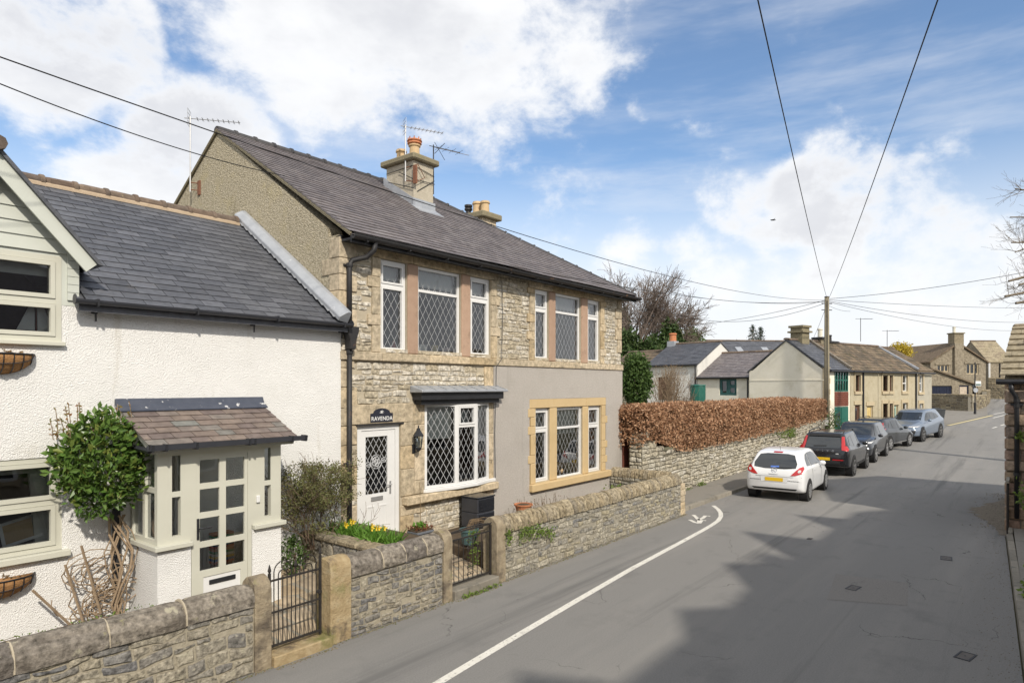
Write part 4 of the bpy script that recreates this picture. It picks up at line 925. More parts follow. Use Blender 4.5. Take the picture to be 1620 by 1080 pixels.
# door surround and bay surround
for a, b, c, d in ((7.12, 8.78, 2.76, 3.12), (8.45, 8.78, .5, .95), (8.45, 9.08, .95, 1.15), (8.45, 8.8, 1.33, 1.85), (8.8, 9.08, 1.33, 1.6), (8.8, 9.08, 1.6, 2.2), (8.45, 8.8, 1.85, 2.3), (8.45, 8.8, 2.3, 2.76), (8.8, 9.08, 2.2, 2.7), (8.78, 9.08, 2.7, 3.1), (11.0, 11.2, 1.33, 1.8), (11.0, 11.2, 1.8, 2.4), (11.0, 11.2, 2.4, 3.15), (10.98, 11.2, .5, 1.14), (10.9, 11.2, 3.45, 3.9)):
    block(a, b, c, d); dress(a, b, c, d)
block(8.5, 11.25, 1.15, 1.32, m_ash, .16, 'bay_sill_stone', bev=.02); dress(8.5, 11.28, 1.13, 1.34); dress(8.7, 11.3, 3.09, 3.45); dress(8.44, 8.5, .95, 1.33)
# render panel over the lower right half
mb = MB(); wallgrid(mb, 11.2, HX1-.004, .3, 3.918, YF-.04, YF+.02, [(12.53, 16.14, .95, 3.14)]); 
wallgrid(mb, 12.53, 16.14, .95, 3.14, YF-.039, YF+.02, [(12.5, 16.2, .9, 3.2)]) if False else None
mb.done('render_panel', m_pebble, sh)
MB().box(HX1-.004, HX1+.03, YF-.04, RB+.3, .3, 3.918).done('render_return', m_pebble, sh)
# rubble
def inrect(x, z, m_=.0): return any(a-m_ < x < b+m_ and c-m_ < z < d+m_ for a, b, c, d in solid) or any(a < x < b and c < z < d for a, b, c, d in holes)
def skipper(s, t, p):
    x = s+HX0
    for a, b in p:
        if inrect(a+HX0, b) : return True
    return inrect(x, t)
def trimmed(lay, z0=0):
    out = []
    for p in lay:
        p = [(a, b+z0) for a, b in p]; c = (sum(q[0] for q in p)/8, sum(q[1] for q in p)/8)
        if inrect(c[0]+HX0, c[1]): continue
        # pull corners out of dressed rectangles
        q2 = []
        for a, b in p:
            k = 1.
            while k > .1 and inrect(c[0]+(a-c[0])*k+HX0, c[1]+(b-c[1])*k): k -= .1
            q2.append((c[0]+(a-c[0])*k, c[1]+(b-c[1])*k))
        out.append(q2)
    return out
l1 = trimmed(stone_layout(HX1-HX0, 2.02, (.07, .125), (.16, .36), rs, .3, gap=.014), 4.075)
l2 = trimmed(stone_layout(11.2-HX0, 3.42, (.08, .16), (.16, .40), rs, .3, gap=.014), .5)
stones(sh, l1+l2, fr, .02, m_lime, rs, 'stone', 300)
# windows
WF = Frame((0, YF+.045, 0), (1, 0, 0))
m_net = mat('net_curtain', [(.62, .63, .62), (.72, .73, .72)], 30, .9)
for i, (a, b) in enumerate(UPW):
    wide = b-a > 1
    window(sh, WF, a+.01, b-.01, 4.09, 5.83, m_white, .055, .07, transom=5.36, sash=() if wide else {(0, 0), (0, 1)}, lead=(.165, .27, .0075), blind={(0, 1): bl(.8, m_net)}, sw=.038)
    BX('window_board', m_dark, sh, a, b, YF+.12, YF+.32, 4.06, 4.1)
for i, (a, b) in enumerate(GRW):
    wide = b-a > 1
    window(sh, WF, a+.01, b-.01, 1.085, 2.90, m_white, .055, .07, transom=2.38, sash=() if wide else {(0, 0), (0, 1)}, lead=(.165, .27, .0075), blind={(0, 1): bl(1., m_net), (0, 0): bl(.12, m_net)}, sw=.038)
# ornaments on the upstairs window boards
def orn(name, x, z, y, w_, h_, col_, label, shape=0):
    m = mat(name+'_colour', [col_], 4, .6)
    mb = MB()
    if shape == 0: mb.box(x-w_/2, x+w_/2, y-.02, y+.02, z, z+h_); 
    else: mb.lathe((x, y, z), [(w_*.3, 0), (w_*.5, h_*.4), (w_*.25, h_*.75), (w_*.35, h_*.9), (.01, h_)], 8)
    tag(mb.done(name, m, bevel=.006), label, 'ornament')
yo = YF+.22
orn('greeting_card', 9.2, 4.105, yo, .34, .2, (.7, .7, .66), 'wide white card standing on the left upstairs window board'); orn('greeting_card', 9.6, 4.105, yo, .16, .2, (.6, .45, .12), 'ochre card beside the wide white card upstairs')
orn('greeting_card', 9.95, 4.105, yo, .22, .16, (.65, .5, .5), 'pink and white card standing upstairs by the stone mullion'); orn('vase', 8.1, 4.105, yo, .12, .16, (.1, .35, .4), 'small teal vase in the narrow upstairs light above the door', 1)
orn('vase', 8.48, 4.105, yo, .1, .24, (.6, .12, .1), 'red figurine in the narrow upstairs light above the door', 1); orn('vase', 10.7, 4.105, yo, .14, .22, (.5, .1, .12), 'dark red ornament in the narrow light right of the cards', 1)
orn('vase', 14.1, 1.12, yo, .34, .35, (.45, .33, .2), 'tan ornament on the ground floor window board', 1); orn('vase', 14.55, 1.12, yo, .16, .5, (.25, .3, .12), 'green potted ornament on the ground floor window board', 1)
# bow window
bw = group_part('bow_window', sh)
BP = [(9.08, YF-.02), (9.86, YF-.17), (10.46, YF-.18), (11.0, YF-.06)]
for i in range(3):
    (xa, ya), (xb, yb) = BP[i], BP[i+1]; L_ = math.hypot(xb-xa, yb-ya); f2 = Frame((xa, ya, 0), (xb-xa, yb-ya, 0))
    o = window(sh, f2, 0, L_, 1.40, 3.09, m_white, .055, .06, transom=2.62 if i == 1 else None, sash={(0, 1)} if i == 1 else (), lead=(.15, .24, .009), name='bow_light', blind={(0, 0): bl(.42, m_net)} if i != 1 else {(0, 1): bl(1., m_net)})
mb = MB(); mb.prism([(9.0, YF+.02, 1.325)]+[(x, y-.05, 1.325) for x, y in BP]+[(11.2, YF-.1, 1.325), (11.2, YF+.02, 1.325)], (0, 0, .07)); mb.done('sill_board', m_white, bw, bevel=.008)
MB().prism([(8.76, YF-.28, 3.18), (8.76, YF, 3.18), (8.76, YF, 3.33), (8.76, YF-.28, 3.33)], (2.5, 0, 0)).done('canopy_fascia', m_black, bw, bevel=.01)
MB().prism([(8.82, YF-.2, 3.09), (8.82, YF, 3.09), (8.82, YF, 3.18), (8.82, YF-.2, 3.18)], (2.38, 0, 0)).done('canopy_soffit', m_black, bw, bevel=.006)
MB().prism([(8.7, YF-.36, 3.33), (8.7, YF, 3.33), (8.7, YF, 3.47), (8.7, YF-.06, 3.46), (8.7, YF-.36, 3.38)], (2.62, 0, 0)).done('canopy_lead', m_lead, bw, bevel=.012)
for i in range(9): x = 8.75+i*.31; MB().beam((x, YF-.36, 3.385), (x+.06, YF-.05, 3.47), .018, .014).done('lead_roll', m_lead, bw)
MB().tube([(10.3, YF-.04, .92), (10.32, YF-.1, 1.0), (10.36, YF-.2, 1.14)], [.03, .025, .04], 6).done('iron_bracket', m_black, bw)
BX('window_board', m_dark, sh, 9.1, 10.98, YF-.0, YF+.32, 1.33, 1.4)
# front door
dd = group_part('front_door', sh)
fd = Frame((0, YF+.03, 0), (1, 0, 0))
mb = MB(); rects(mb, fd, 7.44, 8.43, .53, 2.73, .09, -.08, .02); mb.done('door_frame', m_white, dd)
mb = MB(); wallgrid(mb, 7.535, 8.335, .56, 2.635, YF+.025, YF+.07, [(7.64, 8.16, 1.46, 2.52)]); mb.done('door_leaf', m_white, dd)
g = MB(); panel(g, fd, 7.64, 8.16, 1.46, 2.52, -.02); g.done('pane', m_glass, dd, fix=False)
lattice(MB(), fd, 7.64, 8.16, 1.46, 2.52, .13, .2, .010, -.018).done('leading', m_came, dd, fix=False)
def ring(mb, cx, cz, r, rz=None, y=YF+.04, t=.006, n=20, a0=0, a1=6.2832): mb.tube([(cx+r*math.cos(a0+(a1-a0)*i/n), y, cz+(rz or r)*math.sin(a0+(a1-a0)*i/n)) for i in range(n+1)], t, 4, cap=False)
mb = MB(); ring(mb, 7.9, 2.05, .13); ring(mb, 7.9, 2.05, .085); ring(mb, 7.9, 2.05, .05); ring(mb, 7.9, 2.05, .02)
for k in range(5): a = k*1.2566; ring(mb, 7.9+.065*math.cos(a), 2.05+.065*math.sin(a), .035)
for sg in (-1, 1): ring(mb, 7.9+sg*.19, 2.05+.03*sg, .06, .03); ring(mb, 7.9+sg*.18, 2.02+.03*sg, .05, .025)
mb.done('rose_leading', m_came, dd, fix=False)
for a, b in ((7.66, 7.85), (7.95, 8.14)):
    mb = MB(); rects(mb, fd, a, b, .66, 1.24, .022, -.0, .014); mb.done('panel_moulding', m_white, dd)
BX('letter_plate', m_alu, dd, 7.76, 8.04, YF+.008, YF+.03, 1.33, 1.41, bevel=.004)
BX('handle_plate', m_alu, dd, 8.2, 8.24, YF+.01, YF+.03, 1.42, 1.66, bevel=.004); MB().tube([(8.22, YF+.01, 1.6), (8.22, YF-.03, 1.6), (8.1, YF-.035, 1.6)], .009, 6).done('handle', m_alu, dd)
BX('head_drip', m_iron, sh, 7.38, 8.5, YF-.06, YF+.0, 2.735, 2.76)
# name plaque
pq = thing('name_plaque', (7.96, YF-.05, 2.8), 'dark arched house name plaque reading RAVENDA above the white door', 'plaque')
m_plq = mat('plaque_blue', [(.02, .022, .035), (.03, .032, .045)], 6, .5)
MB().prism([(7.7, YF-.045, 2.79), (8.23, YF-.045, 2.79), (8.23, YF-.045, 2.95)]+[(7.965+.2*math.cos(a), YF-.045, 2.955+.09*math.sin(a)) for a in [math.pi*i/8 for i in range(9)]]+[(7.7, YF-.045, 2.95)], (0, .012, 0)).done('board', m_plq, pq)
def letters(txt, size, loc, rot, m, name, parent, ex=.001, sx=1., bold=0.):
    cu = bpy.data.curves.new('t', 'FONT'); cu.body = txt; cu.size = size; cu.extrude = ex; cu.align_x = 'CENTER'; cu.space_character = 1.08; cu.offset = bold
    o = bpy.data.objects.new('t', cu); col.objects.link(o); bpy.context.view_layer.update()
    me = bpy.data.meshes.new_from_object(o.evaluated_get(bpy.context.evaluated_depsgraph_get())); bpy.data.objects.remove(o)
    me.transform(Mat.Translation(loc) @ Mat.Rotation(rot[2], 4, 'Z') @ Mat.Rotation(rot[0], 4, 'X') @ Mat.Diagonal((sx, 1, 1, 1))); me.materials.clear(); me.materials.append(m); return link(me, name, parent)
letters('RAVENDA', .105, (7.965, YF-.049, 2.82), (rad(90), 0, 0), m_white, 'lettering', pq, bold=.0015)
fm = MB()
for k in range(5): a = math.pi*(.1+.2*k); fm.prism([(7.965, YF-.047, 2.945), (7.965+.05*math.cos(a)-.012, YF-.047, 2.945+.055*math.sin(a)), (7.965+.05*math.cos(a)+.012, YF-.047, 2.945+.055*math.sin(a)+.006)], (0, .002, 0))
fm.done('flower_emblem', m_white, pq)
# lantern
lt = thing('wall_lantern', (8.78, YF-.1, 2.2), 'black glazed coach lantern on the wall right of the white door', 'lantern')
lx, ly, lz = 8.77, YF-.17, 2.2
MB().lathe((lx, ly, lz), [(.012, -.02), (.05, .02), (.065, .06)], 6).done('base', m_black, lt)
for k in range(6): a = k*math.pi/3; MB().tube([(lx+.062*math.cos(a), ly+.062*math.sin(a), lz+.06), (lx+.09*math.cos(a), ly+.09*math.sin(a), lz+.29)], .007, 4).done('bar', m_black, lt)
MB().lathe((lx, ly, lz), [(.058, .065), (.084, .285)], 6).done('glass', m_glassp, lt)
MB().lathe((lx, ly, lz), [(.11, .285), (.1, .31), (.04, .40), (.035, .43), (.012, .45), (.015, .48), (.002, .5)], 6).done('cap', m_black, lt)
MB().tube([(lx, YF-.03, lz+.02), (lx, YF-.1, lz-.03), (lx, ly, lz-.01)], .012, 6).done('arm', m_black, lt); BX('wall_plate', m_black, lt, lx-.04, lx+.04, YF-.045, YF-.03, lz-.06, lz+.12)
MB().lathe((lx, ly, lz+.08), [(.02, 0), (.035, .06), (.02, .12)], 8).done('bulb', m_white, lt)
# ------------------------------------------------------------------ roof
EY, EZ, RY, RZ = 9.16, 6.10, 13.76, 9.0
RX = 12.95; XL, XR = 7.0, 17.45
rv = Vec((0, RY-EY, RZ-EZ)); RN = rv.length
mb = MB(); B2 = 2*RY-EY
T = .0
mb.add([(XL, EY, EZ-.02), (XR, EY, EZ-.02), (XR, B2, EZ-.02), (XL, B2, EZ-.02), (XL, RY, RZ-.02), (RX, RY, RZ-.02), (XL+.1, EY, EZ-.1), (XR, EY, EZ-.1), (XR, B2, EZ-.1), (XL+.1, B2, EZ-.1)],
       [(0, 1, 5, 4), (1, 2, 5), (2, 3, 4, 5), (0, 6, 7, 1), (1, 7, 8, 2), (2, 8, 9, 3), (6, 9, 8, 7)])
rf = mb.done('roof', m_slate2, sh, fix=False)
frr = Frame((0, EY, EZ), (1, 0, 0), rv)
slates(rf, [(XL, 0), (XR, 0), (RX, RN), (XL, RN)], frr, .175, .29, m_slate2, random.Random(6), .014, gap=.004, wvar=.22, sag=lambda a, b: .02*mnoise.noise(Vec((a*.5, b*.5, 1))))
def ridge_run(a, b, m, r, step, parent, name='ridge_tile', lip=True):
    a = Vec(a); b = Vec(b); d = (b-a).normalized(); L_ = (b-a).length; s = 0
    side = d.cross(Vec((0, 0, 1))).normalized(); f = Frame(a, d, side.cross(d), side)
    while s < L_-.05:
        e = min(L_, s+step); g = MB(); halfround(g, f, s+.006, e-.006, r, r*.95, 7, -.02)
        if lip: halfround(g, f, e-.07, e-.005, r*1.18, r*1.15, 7, -.02)
        g.done(name, m, parent, fix=False); s = e
ridge_run((XL, RY, RZ-.01), (RX, RY, RZ-.01), m_ridge2, .11, .46, rf)
ridge_run((RX, RY, RZ), (XR-.05, EY+.05, EZ+.02), m_ridge2, .10, .46, rf, 'hip_tile')
MB().prism([(XL+.005, EY, EZ-.05), (XL+.005, EY, EZ+.02), (XL+.005, RY, RZ+.02), (XL+.005, B2, EZ+.02), (XL+.005, B2, EZ-.05), (XL+.005, RY, RZ-.05)], (.04, 0, 0)).done('verge', m_lichen, rf)
g1 = gutter(sh, 7.02, XR+.03, 9.09, 6.06, .075, m_iron)
BX('fascia', m_black, sh, 7.05, XR-.05, 9.16, 9.2, 5.94, 6.08); BX('soffit', m_black, sh, 7.06, XR-.1, 9.2, YF-.04, 5.99, 6.03)
for i in range(11): x = 7.3+i; BX('bracket', m_iron, sh, x, x+.03, 9.05, 9.2, 5.965, 6.0)
dp = MB(); dp.tube([(7.52, 9.1, 6.0), (7.5, 9.12, 5.86), (7.42, 9.22, 5.74), (7.24, 9.38, 5.68), (7.185, 9.4, 5.6), (7.185, 9.4, 4.5)], .048, 8); dp.done('downpipe', m_iron, sh, smooth=True)
MB().tube([(7.185, 9.4, 4.25), (7.185, 9.4, .45)], .046, 8).done('downpipe', m_iron, sh, smooth=True)
MB().prism([(7.06, 9.28, 4.5), (7.31, 9.28, 4.5), (7.31, 9.28, 4.42), (7.25, 9.28, 4.26), (7.24, 9.28, 4.1), (7.13, 9.28, 4.1), (7.12, 9.28, 4.26), (7.06, 9.28, 4.42)], (0, .17, 0)).done('hopper_head', m_iron, sh, bevel=.012)
for z in (5.55, 4.02, 2.05, .9): MB().lathe((7.185, 9.4, z), [(.058, 0), (.062, .02), (.062, .05), (.056, .07)], 8).done('collar', m_iron, sh); 
for z in (5.57, 4.04, 2.07): BX('pipe_bracket', m_iron, sh, 7.1, 7.27, 9.44, 9.47, z, z+.035)
MB().tube([(11.48, YF-.04, 5.85), (11.5, YF-.05, 5.0), (11.47, YF-.05, 4.3), (11.4, YF-.1, 4.07), (11.22, YF-.1, 3.9), (11.21, YF-.06, 2.4), (11.23, YF-.06, 1.2)], .008, 4).done('cable', m_black, sh)
# chimneys
def pot(parent, c, r, h, m=None, lip=True):
    prof = [(r*.95, 0), (r*.92, h*.1), (r*.85, h*.75), (r*.86, h*.78), (r*1.05, h*.82), (r*1.05, h*.9), (r*.92, h*.94), (r*.92, h), (r*.7, h), (r*.66, h*.6)]
    MB().lathe(c, prof, 14).done('chimney_pot', m or m_pot, parent, smooth=False)
c1 = group_part('chimney', sh)
BX('stack', m_chim, c1, 11.2, 11.88, 12.08, 13.12, 7.4, 9.12, bevel=.01)
BX('capping', m_lichen, c1, 11.08, 12.0, 11.96, 13.24, 9.12, 9.27, bevel=.03)
BX('neck', m_chim, c1, 11.16, 11.92, 12.04, 13.16, 9.0, 9.115, bevel=.01) if False else None
pot(c1, (11.52, 12.4, 9.26), .15, .42); pot(c1, (11.5, 12.88, 9.26), .14, .36)
MB().lathe((11.52, 12.4, 9.64), [(.15, 0), (.19, .03), (.17, .07), (.2, .1), (.16, .14)], 12).done('pot_crown', m_terra, c1)
for k in range(8): a = k*.785; MB().lathe((11.52+.16*math.cos(a), 12.4+.16*math.sin(a), 9.76), [(.02, 0), (.012, .07)], 5).done('crown_tooth', m_terra, c1)
sl2 = (RZ-EZ)/(RY-EY)
rz_ = lambda y: EZ+(y-EY)*sl2
MB().prism([(11.17, 12.03, rz_(12.03)+.0), (11.17, 13.2, rz_(13.2)), (11.17, 13.2, rz_(13.2)+.25), (11.17, 13.05, rz_(13.05)+.23), (11.17, 12.03, rz_(12.03)+.22)], (.028, 0, 0)).done('side_flashing', m_lead, c1)
MB().prism([(11.15, 12.05, rz_(12.05)+.0), (11.92, 12.05, rz_(12.05)), (11.92, 12.05, rz_(12.05)+.24), (11.15, 12.05, rz_(12.05)+.24)], (0, .028, 0)).done('front_flashing', m_lead, c1)
MB().prism([(11.1, 11.78, rz_(11.78)+.03), (11.96, 11.78, rz_(11.78)+.03), (11.96, 12.08, rz_(12.08)+.035), (11.1, 12.08, rz_(12.08)+.035)], (0, 0, .012)).done('apron_flashing', m_lead, c1)
mb = MB()
for q in (((11.17, 12.6, 8.9), (11.17, 12.05, 8.62), (11.9, 12.05, 8.66)), ((11.18, 13.1, 8.95), (11.17, 12.06, 8.97), (11.89, 12.06, 8.86)), ((11.3, 12.06, 8.35), (11.9, 12.06, 8.75)), ((11.17, 13.0, 8.72), (11.17, 12.06, 8.4))): mb.tube(q, .009, 4)
mb.done('lashing_wire', m_black, c1)
c2 = group_part('rear_chimney', sh)
p = dep(22.3, 757, 345)
BX('stack', m_ash, c2, p.x-.35, p.x+.35, p.y-.5, p.y+.55, 6, p.z-.12, bevel=.01); BX('capping', m_lichen, c2, p.x-.5, p.x+.5, p.y-.65, p.y+.7, p.z-.12, p.z+.08, bevel=.03)
pot(c2, (p.x-.05, p.y-.34, p.z+.08), .16, .42); pot(c2, (p.x-.05, p.y+.02, p.z+.08), .16, .46)
MB().lathe((p.x-.05, p.y+.42, p.z+.08), [(.1, 0), (.09, .22), (.14, .24), (.14, .3), (.1, .32), (.14, .36), (.14, .42), (.02, .44)], 12).done('metal_cowl', m_iron, c2)
# ------------------------------------------------------------------ aerials
def aerial(name, base, h, boom_dir, L_, n, label, m=None, back=.12, zoff=0, grid=True, el=.12, bracket=None):
    t = thing(name, base, label, 'aerial'); b = Vec(base); m = m or m_alu; d = Vec(boom_dir).normalized(); top = b+Vec((0, 0, h))
    MB().tube([b, top], .016, 6).done('mast', m, t)
    a = top+Vec((0, 0, -.05+zoff)); MB().tube([a-d*back, a+d*L_], .01, 5).done('boom', m, t)
    s = d.cross(Vec((0, 0, 1)))
    for i in range(n):
        q = a+d*(.15+(L_-.18)*i/(n-1)); MB().tube([q-s*el, q+s*el], .005, 4).done('element', m, t); MB().tube([q-Vec((0, 0, .035)), q+Vec((0, 0, .035))], .005, 4).done('element_stub', m_black, t)
    if grid:
        q = a-d*back*.2
        g = MB()
        for k in range(5): g.tube([q+s*.14+Vec((0, 0, -.18+k*.09)), q-s*.14+Vec((0, 0, -.18+k*.09))], .005, 4)
        for k in (-1, 0, 1): g.tube([q+s*.14*k+Vec((0, 0, -.18)), q+s*.14*k+Vec((0, 0, .18))], .005, 4)
        g.done('reflector', m, t)
    return t
p = px(301, 300, HX0-.14); q = px(303, 188, HX0-.14)
ta = aerial('tv_aerial', (p.x, p.y, p.z-.05), q.z-p.z+.12, (.78, -.62, 0), 1.05, 9, 'tall white television aerial fixed to the bare gable above the cottage ridge')
for z in (p.z+.0, p.z+.16): MB().tube([(p.x, p.y, z), (HX0+.02, p.y-.08, z)], .012, 5).done('bracket', m_rust, ta)
BX('bracket_plate', m_rust, ta, HX0-.03, HX0, p.y-.2, p.y-.1, p.z-.12, p.z+.2)
tb = aerial('tv_aerial', (11.12, 12.3, 8.6), 1.42, (.9, -.44, 0), 1.0, 9, 'television aerial lashed to the left side of the chimney stack')
MB().box(11.14, 11.2, 11.95, 12.05, 8.5, 8.95).done('bracket', m_rust, tb); MB().tube([(11.14, 12.3, 8.62), (11.2, 11.99, 8.55), (11.5, 12.0, 8.72), (11.25, 11.99, 9.0), (11.14, 12.3, 8.95)], .012, 4).done('clamp', m_rust, tb)
tc_ = aerial('tv_aerial', (12.1, 12.3, 8.5), 1.3, (.95, -.3, 0), .8, 4, 'crossed television aerial standing off the right side of the chimney stack', m_black, grid=False, el=.2)
for z in (8.55, 9.0): MB().tube([(12.1, 12.3, z), (11.88, 12.25, z+.03)], .012, 4).done('bracket', m_black, tc_)
MB().tube([(12.1, 12.3, 9.74), (13.1, 11.95, 9.72)], .008, 4).done('long_rod', m_alu, tc_)
for a in (.7, -.8): MB().tube([(12.2-.1, 12.26, 9.7-.2*a), (12.2+.22, 12.2, 9.7+.3*a)], .008, 4).done('diagonal_rod', m_black, tc_)
# ------------------------------------------------------------------ plants and pots in the front gardens
rp = random.Random(51)
c = py(163, 738, 9.02)
cl = thing('climbing_shrub', (c.x+.15, 9.25, .42), 'dense green leafy climber trained up the cottage wall beside the porch', 'climber')
pts = blob_points((c.x, 9.1, c.z+.03), (.51, .3, .62), 2500, rp, .5, 3, .28)
pts = [p for p in pts if p.y < 9.44]
leaves(MB(), pts, .105, rp, .2, aspect=.5, out=Vec((c.x, 9.5, c.z-.5))).done('foliage', m_leafg, cl, fix=False)
sp = MB(); lf = MB()
for i in range(16):
    x = c.x+rp.uniform(-.5, .45); z0 = c.z+.36; p0 = Vec((x, 9.15, z0)); p1 = p0+Vec((rp.uniform(-.06, .06), 0, rp.uniform(.2, .48))); sp.tube([p0, (p0+p1)/2+Vec((.01, 0, 0)), p1], .005, 4)
    leaves(lf, [p0+(p1-p0)*rp.random() for _ in range(16)], .045, rp)
sp.done('shoots', m_vine, cl); lf.done('shoot_leaves', leafm('reddish_shoot_leaf', [(.3, .13, .05), (.16, .17, .04), (.24, .2, .06)]), cl, fix=False)
bx_ = py(187, 980, 9.28).x
tr = MB()
for i in range(9):
    x0 = bx_+rp.uniform(-.07, .07); pts = [Vec((x0, 9.3-rp.uniform(0, .12), .42))]
    n = 7
    for k in range(1, n):
        f = k/(n-1); w1 = (x0*37+i) % 1.; pts.append(Vec((x0+(bx_+.05*math.sin(i*2.3)-x0)*f+(.13*math.sin(i*1.7))*math.sin(f*math.pi)+.07*math.sin(f*8+i*1.9), 9.3-.16*math.sin(f*math.pi)*abs(math.sin(i)), .42+f*1.35)))
    tr.tube(pts, [rp.uniform(.006, .016)]*n, 6)
for i in range(40):                                 # cut and looping stems low on the wall
    a = rp.uniform(0, 3.1); cx = bx_+rp.uniform(-.42, .12); cz = .75+rp.uniform(-.2, .55); r_ = rp.uniform(.12, .34); n = 8
    tr.tube([(cx+r_*1.1*math.cos(a+k*.42), 9.33-.1*rp.random(), max(.44, cz+r_*.75*math.sin(a+k*.42))) for k in range(n)], rp.uniform(.004, .009), 5)
for a, b in (((bx_-.62, 9.2, 1.28), (bx_-.42, 9.2, .5)), ((bx_-.48, 9.1, 1.5), (bx_-.25, 9.15, .6)), ((bx_-.95, 9.2, 1.05), (bx_-.5, 9.25, .45))): tr.tube([a, b], .016, 5)
tr.done('trunk', m_vine, cl); MB().tube([(bx_+.02, 9.38, .4), (bx_+.02, 9.4, 1.85)], .05, 6).done('support_post', m_black, cl)
# thin twiggy bush in the corner
c = py(508, 792, 8.95)
tb_ = thing('twiggy_bush', (c.x, 9.1, .98), 'sparse twiggy evergreen bush growing in the corner by the downpipe', 'bush')
mb = MB(); tips = []
for i in range(15): branch(mb, Vec((c.x+rp.uniform(-.2, .3), 9.05+rp.uniform(-.1, .2), .85)), Vec((rp.uniform(-.5, .45), rp.uniform(-.35, .05), 1)).normalized(), .62, .013, 3, rp, tips, .7, .12, (2, 3), 4, 3, .16, .6, .0028)
tips = [q for q in tips if q.y < 9.42 and abs(q.x-c.x) < .62 and q.z < c.z+.62]
mb.done('branches', m_twig, tb_, fix=False); lm = MB()
leaves(lm, [q+Vec((rp.gauss(0, .035), rp.gauss(0, .03), rp.gauss(0, .035))) for q in tips for _ in range(11)], .036, rp); lm.done('leaves', m_leafb, tb_, fix=False)
# daffodils on the raised bed
dz = .98
for cl_i in range(9):
    f = cl_i/8; x = 6.62+.25*math.sin(cl_i*1.7)*.5+.1; y = 9.2-f*1.35
    t = thing('daffodil_clump', (x, y, dz), 'clump of green daffodil leaves in the raised bed' if cl_i not in (3, 7) else 'clump of daffodils in yellow flower in the raised bed', 'daffodils', 'daffodil clumps in the raised bed')
    mb = MB()
    for i in range(70):
        b = Vec((x+rp.uniform(-.16, .2), y+rp.uniform(-.13, .13), dz-.01)); d = Vec((rp.gauss(0, .45), rp.gauss(0, .4), 1)).normalized(); l = rp.uniform(.16, .3); s = d.cross(Vec((rp.gauss(0, 1), rp.gauss(0, 1), .1))).normalized()*.011
        m1 = b+d*l*.55; e = b+d*l+Vec((d.x, d.y, -.25))*.06; mb.add([b-s, b+s, m1+s, m1-s, e], [(0, 1, 2, 3), (3, 2, 4)])
    mb.done('leaves', m_grass, t, fix=False)
    if cl_i in (3, 7):
        mbs = MB()
        for i in range(5):
            b = Vec((x+rp.uniform(-.12, .14), y+rp.uniform(-.1, .1), dz+rp.uniform(.22, .3))); pm_ = MB()
            mbs.tube([b+Vec((0, 0, -.24)), b], .004, 4)
            for k in range(6): a = k*1.047; d = Vec((math.cos(a)*.6-.3, -.55, math.sin(a))).normalized(); leaves(pm_, [b], .05, random.Random(k+i)) if False else pm_.add([b, b+d*.03+Vec((.012, 0, .012)), b+d*.055, b+d*.03-Vec((.012, 0, .012))], [(0, 1, 2, 3)])
            pm_.lathe(b, [(.008, 0), (.016, .03)], 6); pm_.done('flower', m_petal, t, fix=False)
        mbs.done('stems', m_grass, t, fix=False)
# low variegated shrub by the porch, inside the hooped gate
c = py(470, 880, 9.1); t = thing('low_shrub', (c.x, 9.15, .45), 'low green shrub against the dividing wall beside the porch', 'shrub')
leaves(MB(), blob_points((c.x-.05, 9.12, .82), (.22, .2, .34), 420, rp, .3, 5), .06, rp).done('foliage', m_laurel, t, fix=False); MB().tube([(c.x, 9.2, .4), (c.x, 9.15, .8)], .02, 5).done('stem', m_twig, t)
# planters
def trough(x, y, z, w_, d_, h_, label):
    t = thing('planter', (x, y, z), label, 'planter'); m = mat('grey_basketweave', [(.09, .1, .115), (.16, .17, .19)], 40, .8, .6, 90)
    MB().prism([(x-w_/2, y-d_/2, z+h_), (x+w_/2, y-d_/2, z+h_), (x+w_*.44, y-d_*.44, z), (x-w_*.44, y-d_*.44, z)], (0, d_*.94, 0)).done('box', m, t, bevel=.01)
    for k in range(4): MB().tube([(x-w_/2, y-d_/2-.006, z+.04+k*h_/4), (x+w_/2, y-d_/2-.006, z+.04+k*h_/4)], .012, 5).done('weave', m, t)
    BX('soil', m_soil, t, x-w_*.46, x+w_*.46, y-d_*.44, y+d_*.42, z+h_, z+h_+.02)
    leaves(MB(), [(x+rp.uniform(-.5, .5)*w_, y+rp.uniform(-.5, .5)*d_, z+h_+rp.uniform(0, .09)) for _ in range(260)], .05, rp).done('succulents', m_succ, t, fix=False)
    leaves(MB(), [(x-.02+rp.gauss(0, .05), y+rp.gauss(0, .04), z+h_+.08) for _ in range(40)], .1, rp, .5).done('green_leaves', m_grass, t, fix=False)
    MB().tube([(x+.06, y+.05, z+h_), (x+.05, y+.05, z+h_+.4), (x+.03, y+.05, z+h_+.85)], [.008, .007, .005], 4).done('dry_stem', m_bare, t)
p = py(668, 846, 8.5); trough(p.x, 8.55, .62, .42, .3, .26, 'grey woven planter of reddish succulents with a dry stem below the bow window')
def roundpot(x, y, z, r, h, m, label, name='plant_pot'):
    t = thing(name, (x, y, z), label, 'plant pot')
    MB().lathe((x, y, z), [(r*.72, 0), (r*.95, h*.85), (r*1.06, h*.86), (r*1.08, h), (r*.95, h), (r*.93, h*.9)], 16).done('pot', m, t)
    MB().lathe((x, y, z+h*.88), [(r*.9, 0), (r*.5, .03)], 12).done('soil', m_soil, t); return t
m_teal = mat('blue_green_plastic', [(.055, .105, .11), (.07, .125, .13)], 4, .55, spec=.4)
p = py(742, 838, 8.2); t = roundpot(p.x, 8.2, .52, .17, .28, m_teal, 'blue green plastic pot with dead stalks behind the scrolled gate')
mb = MB()
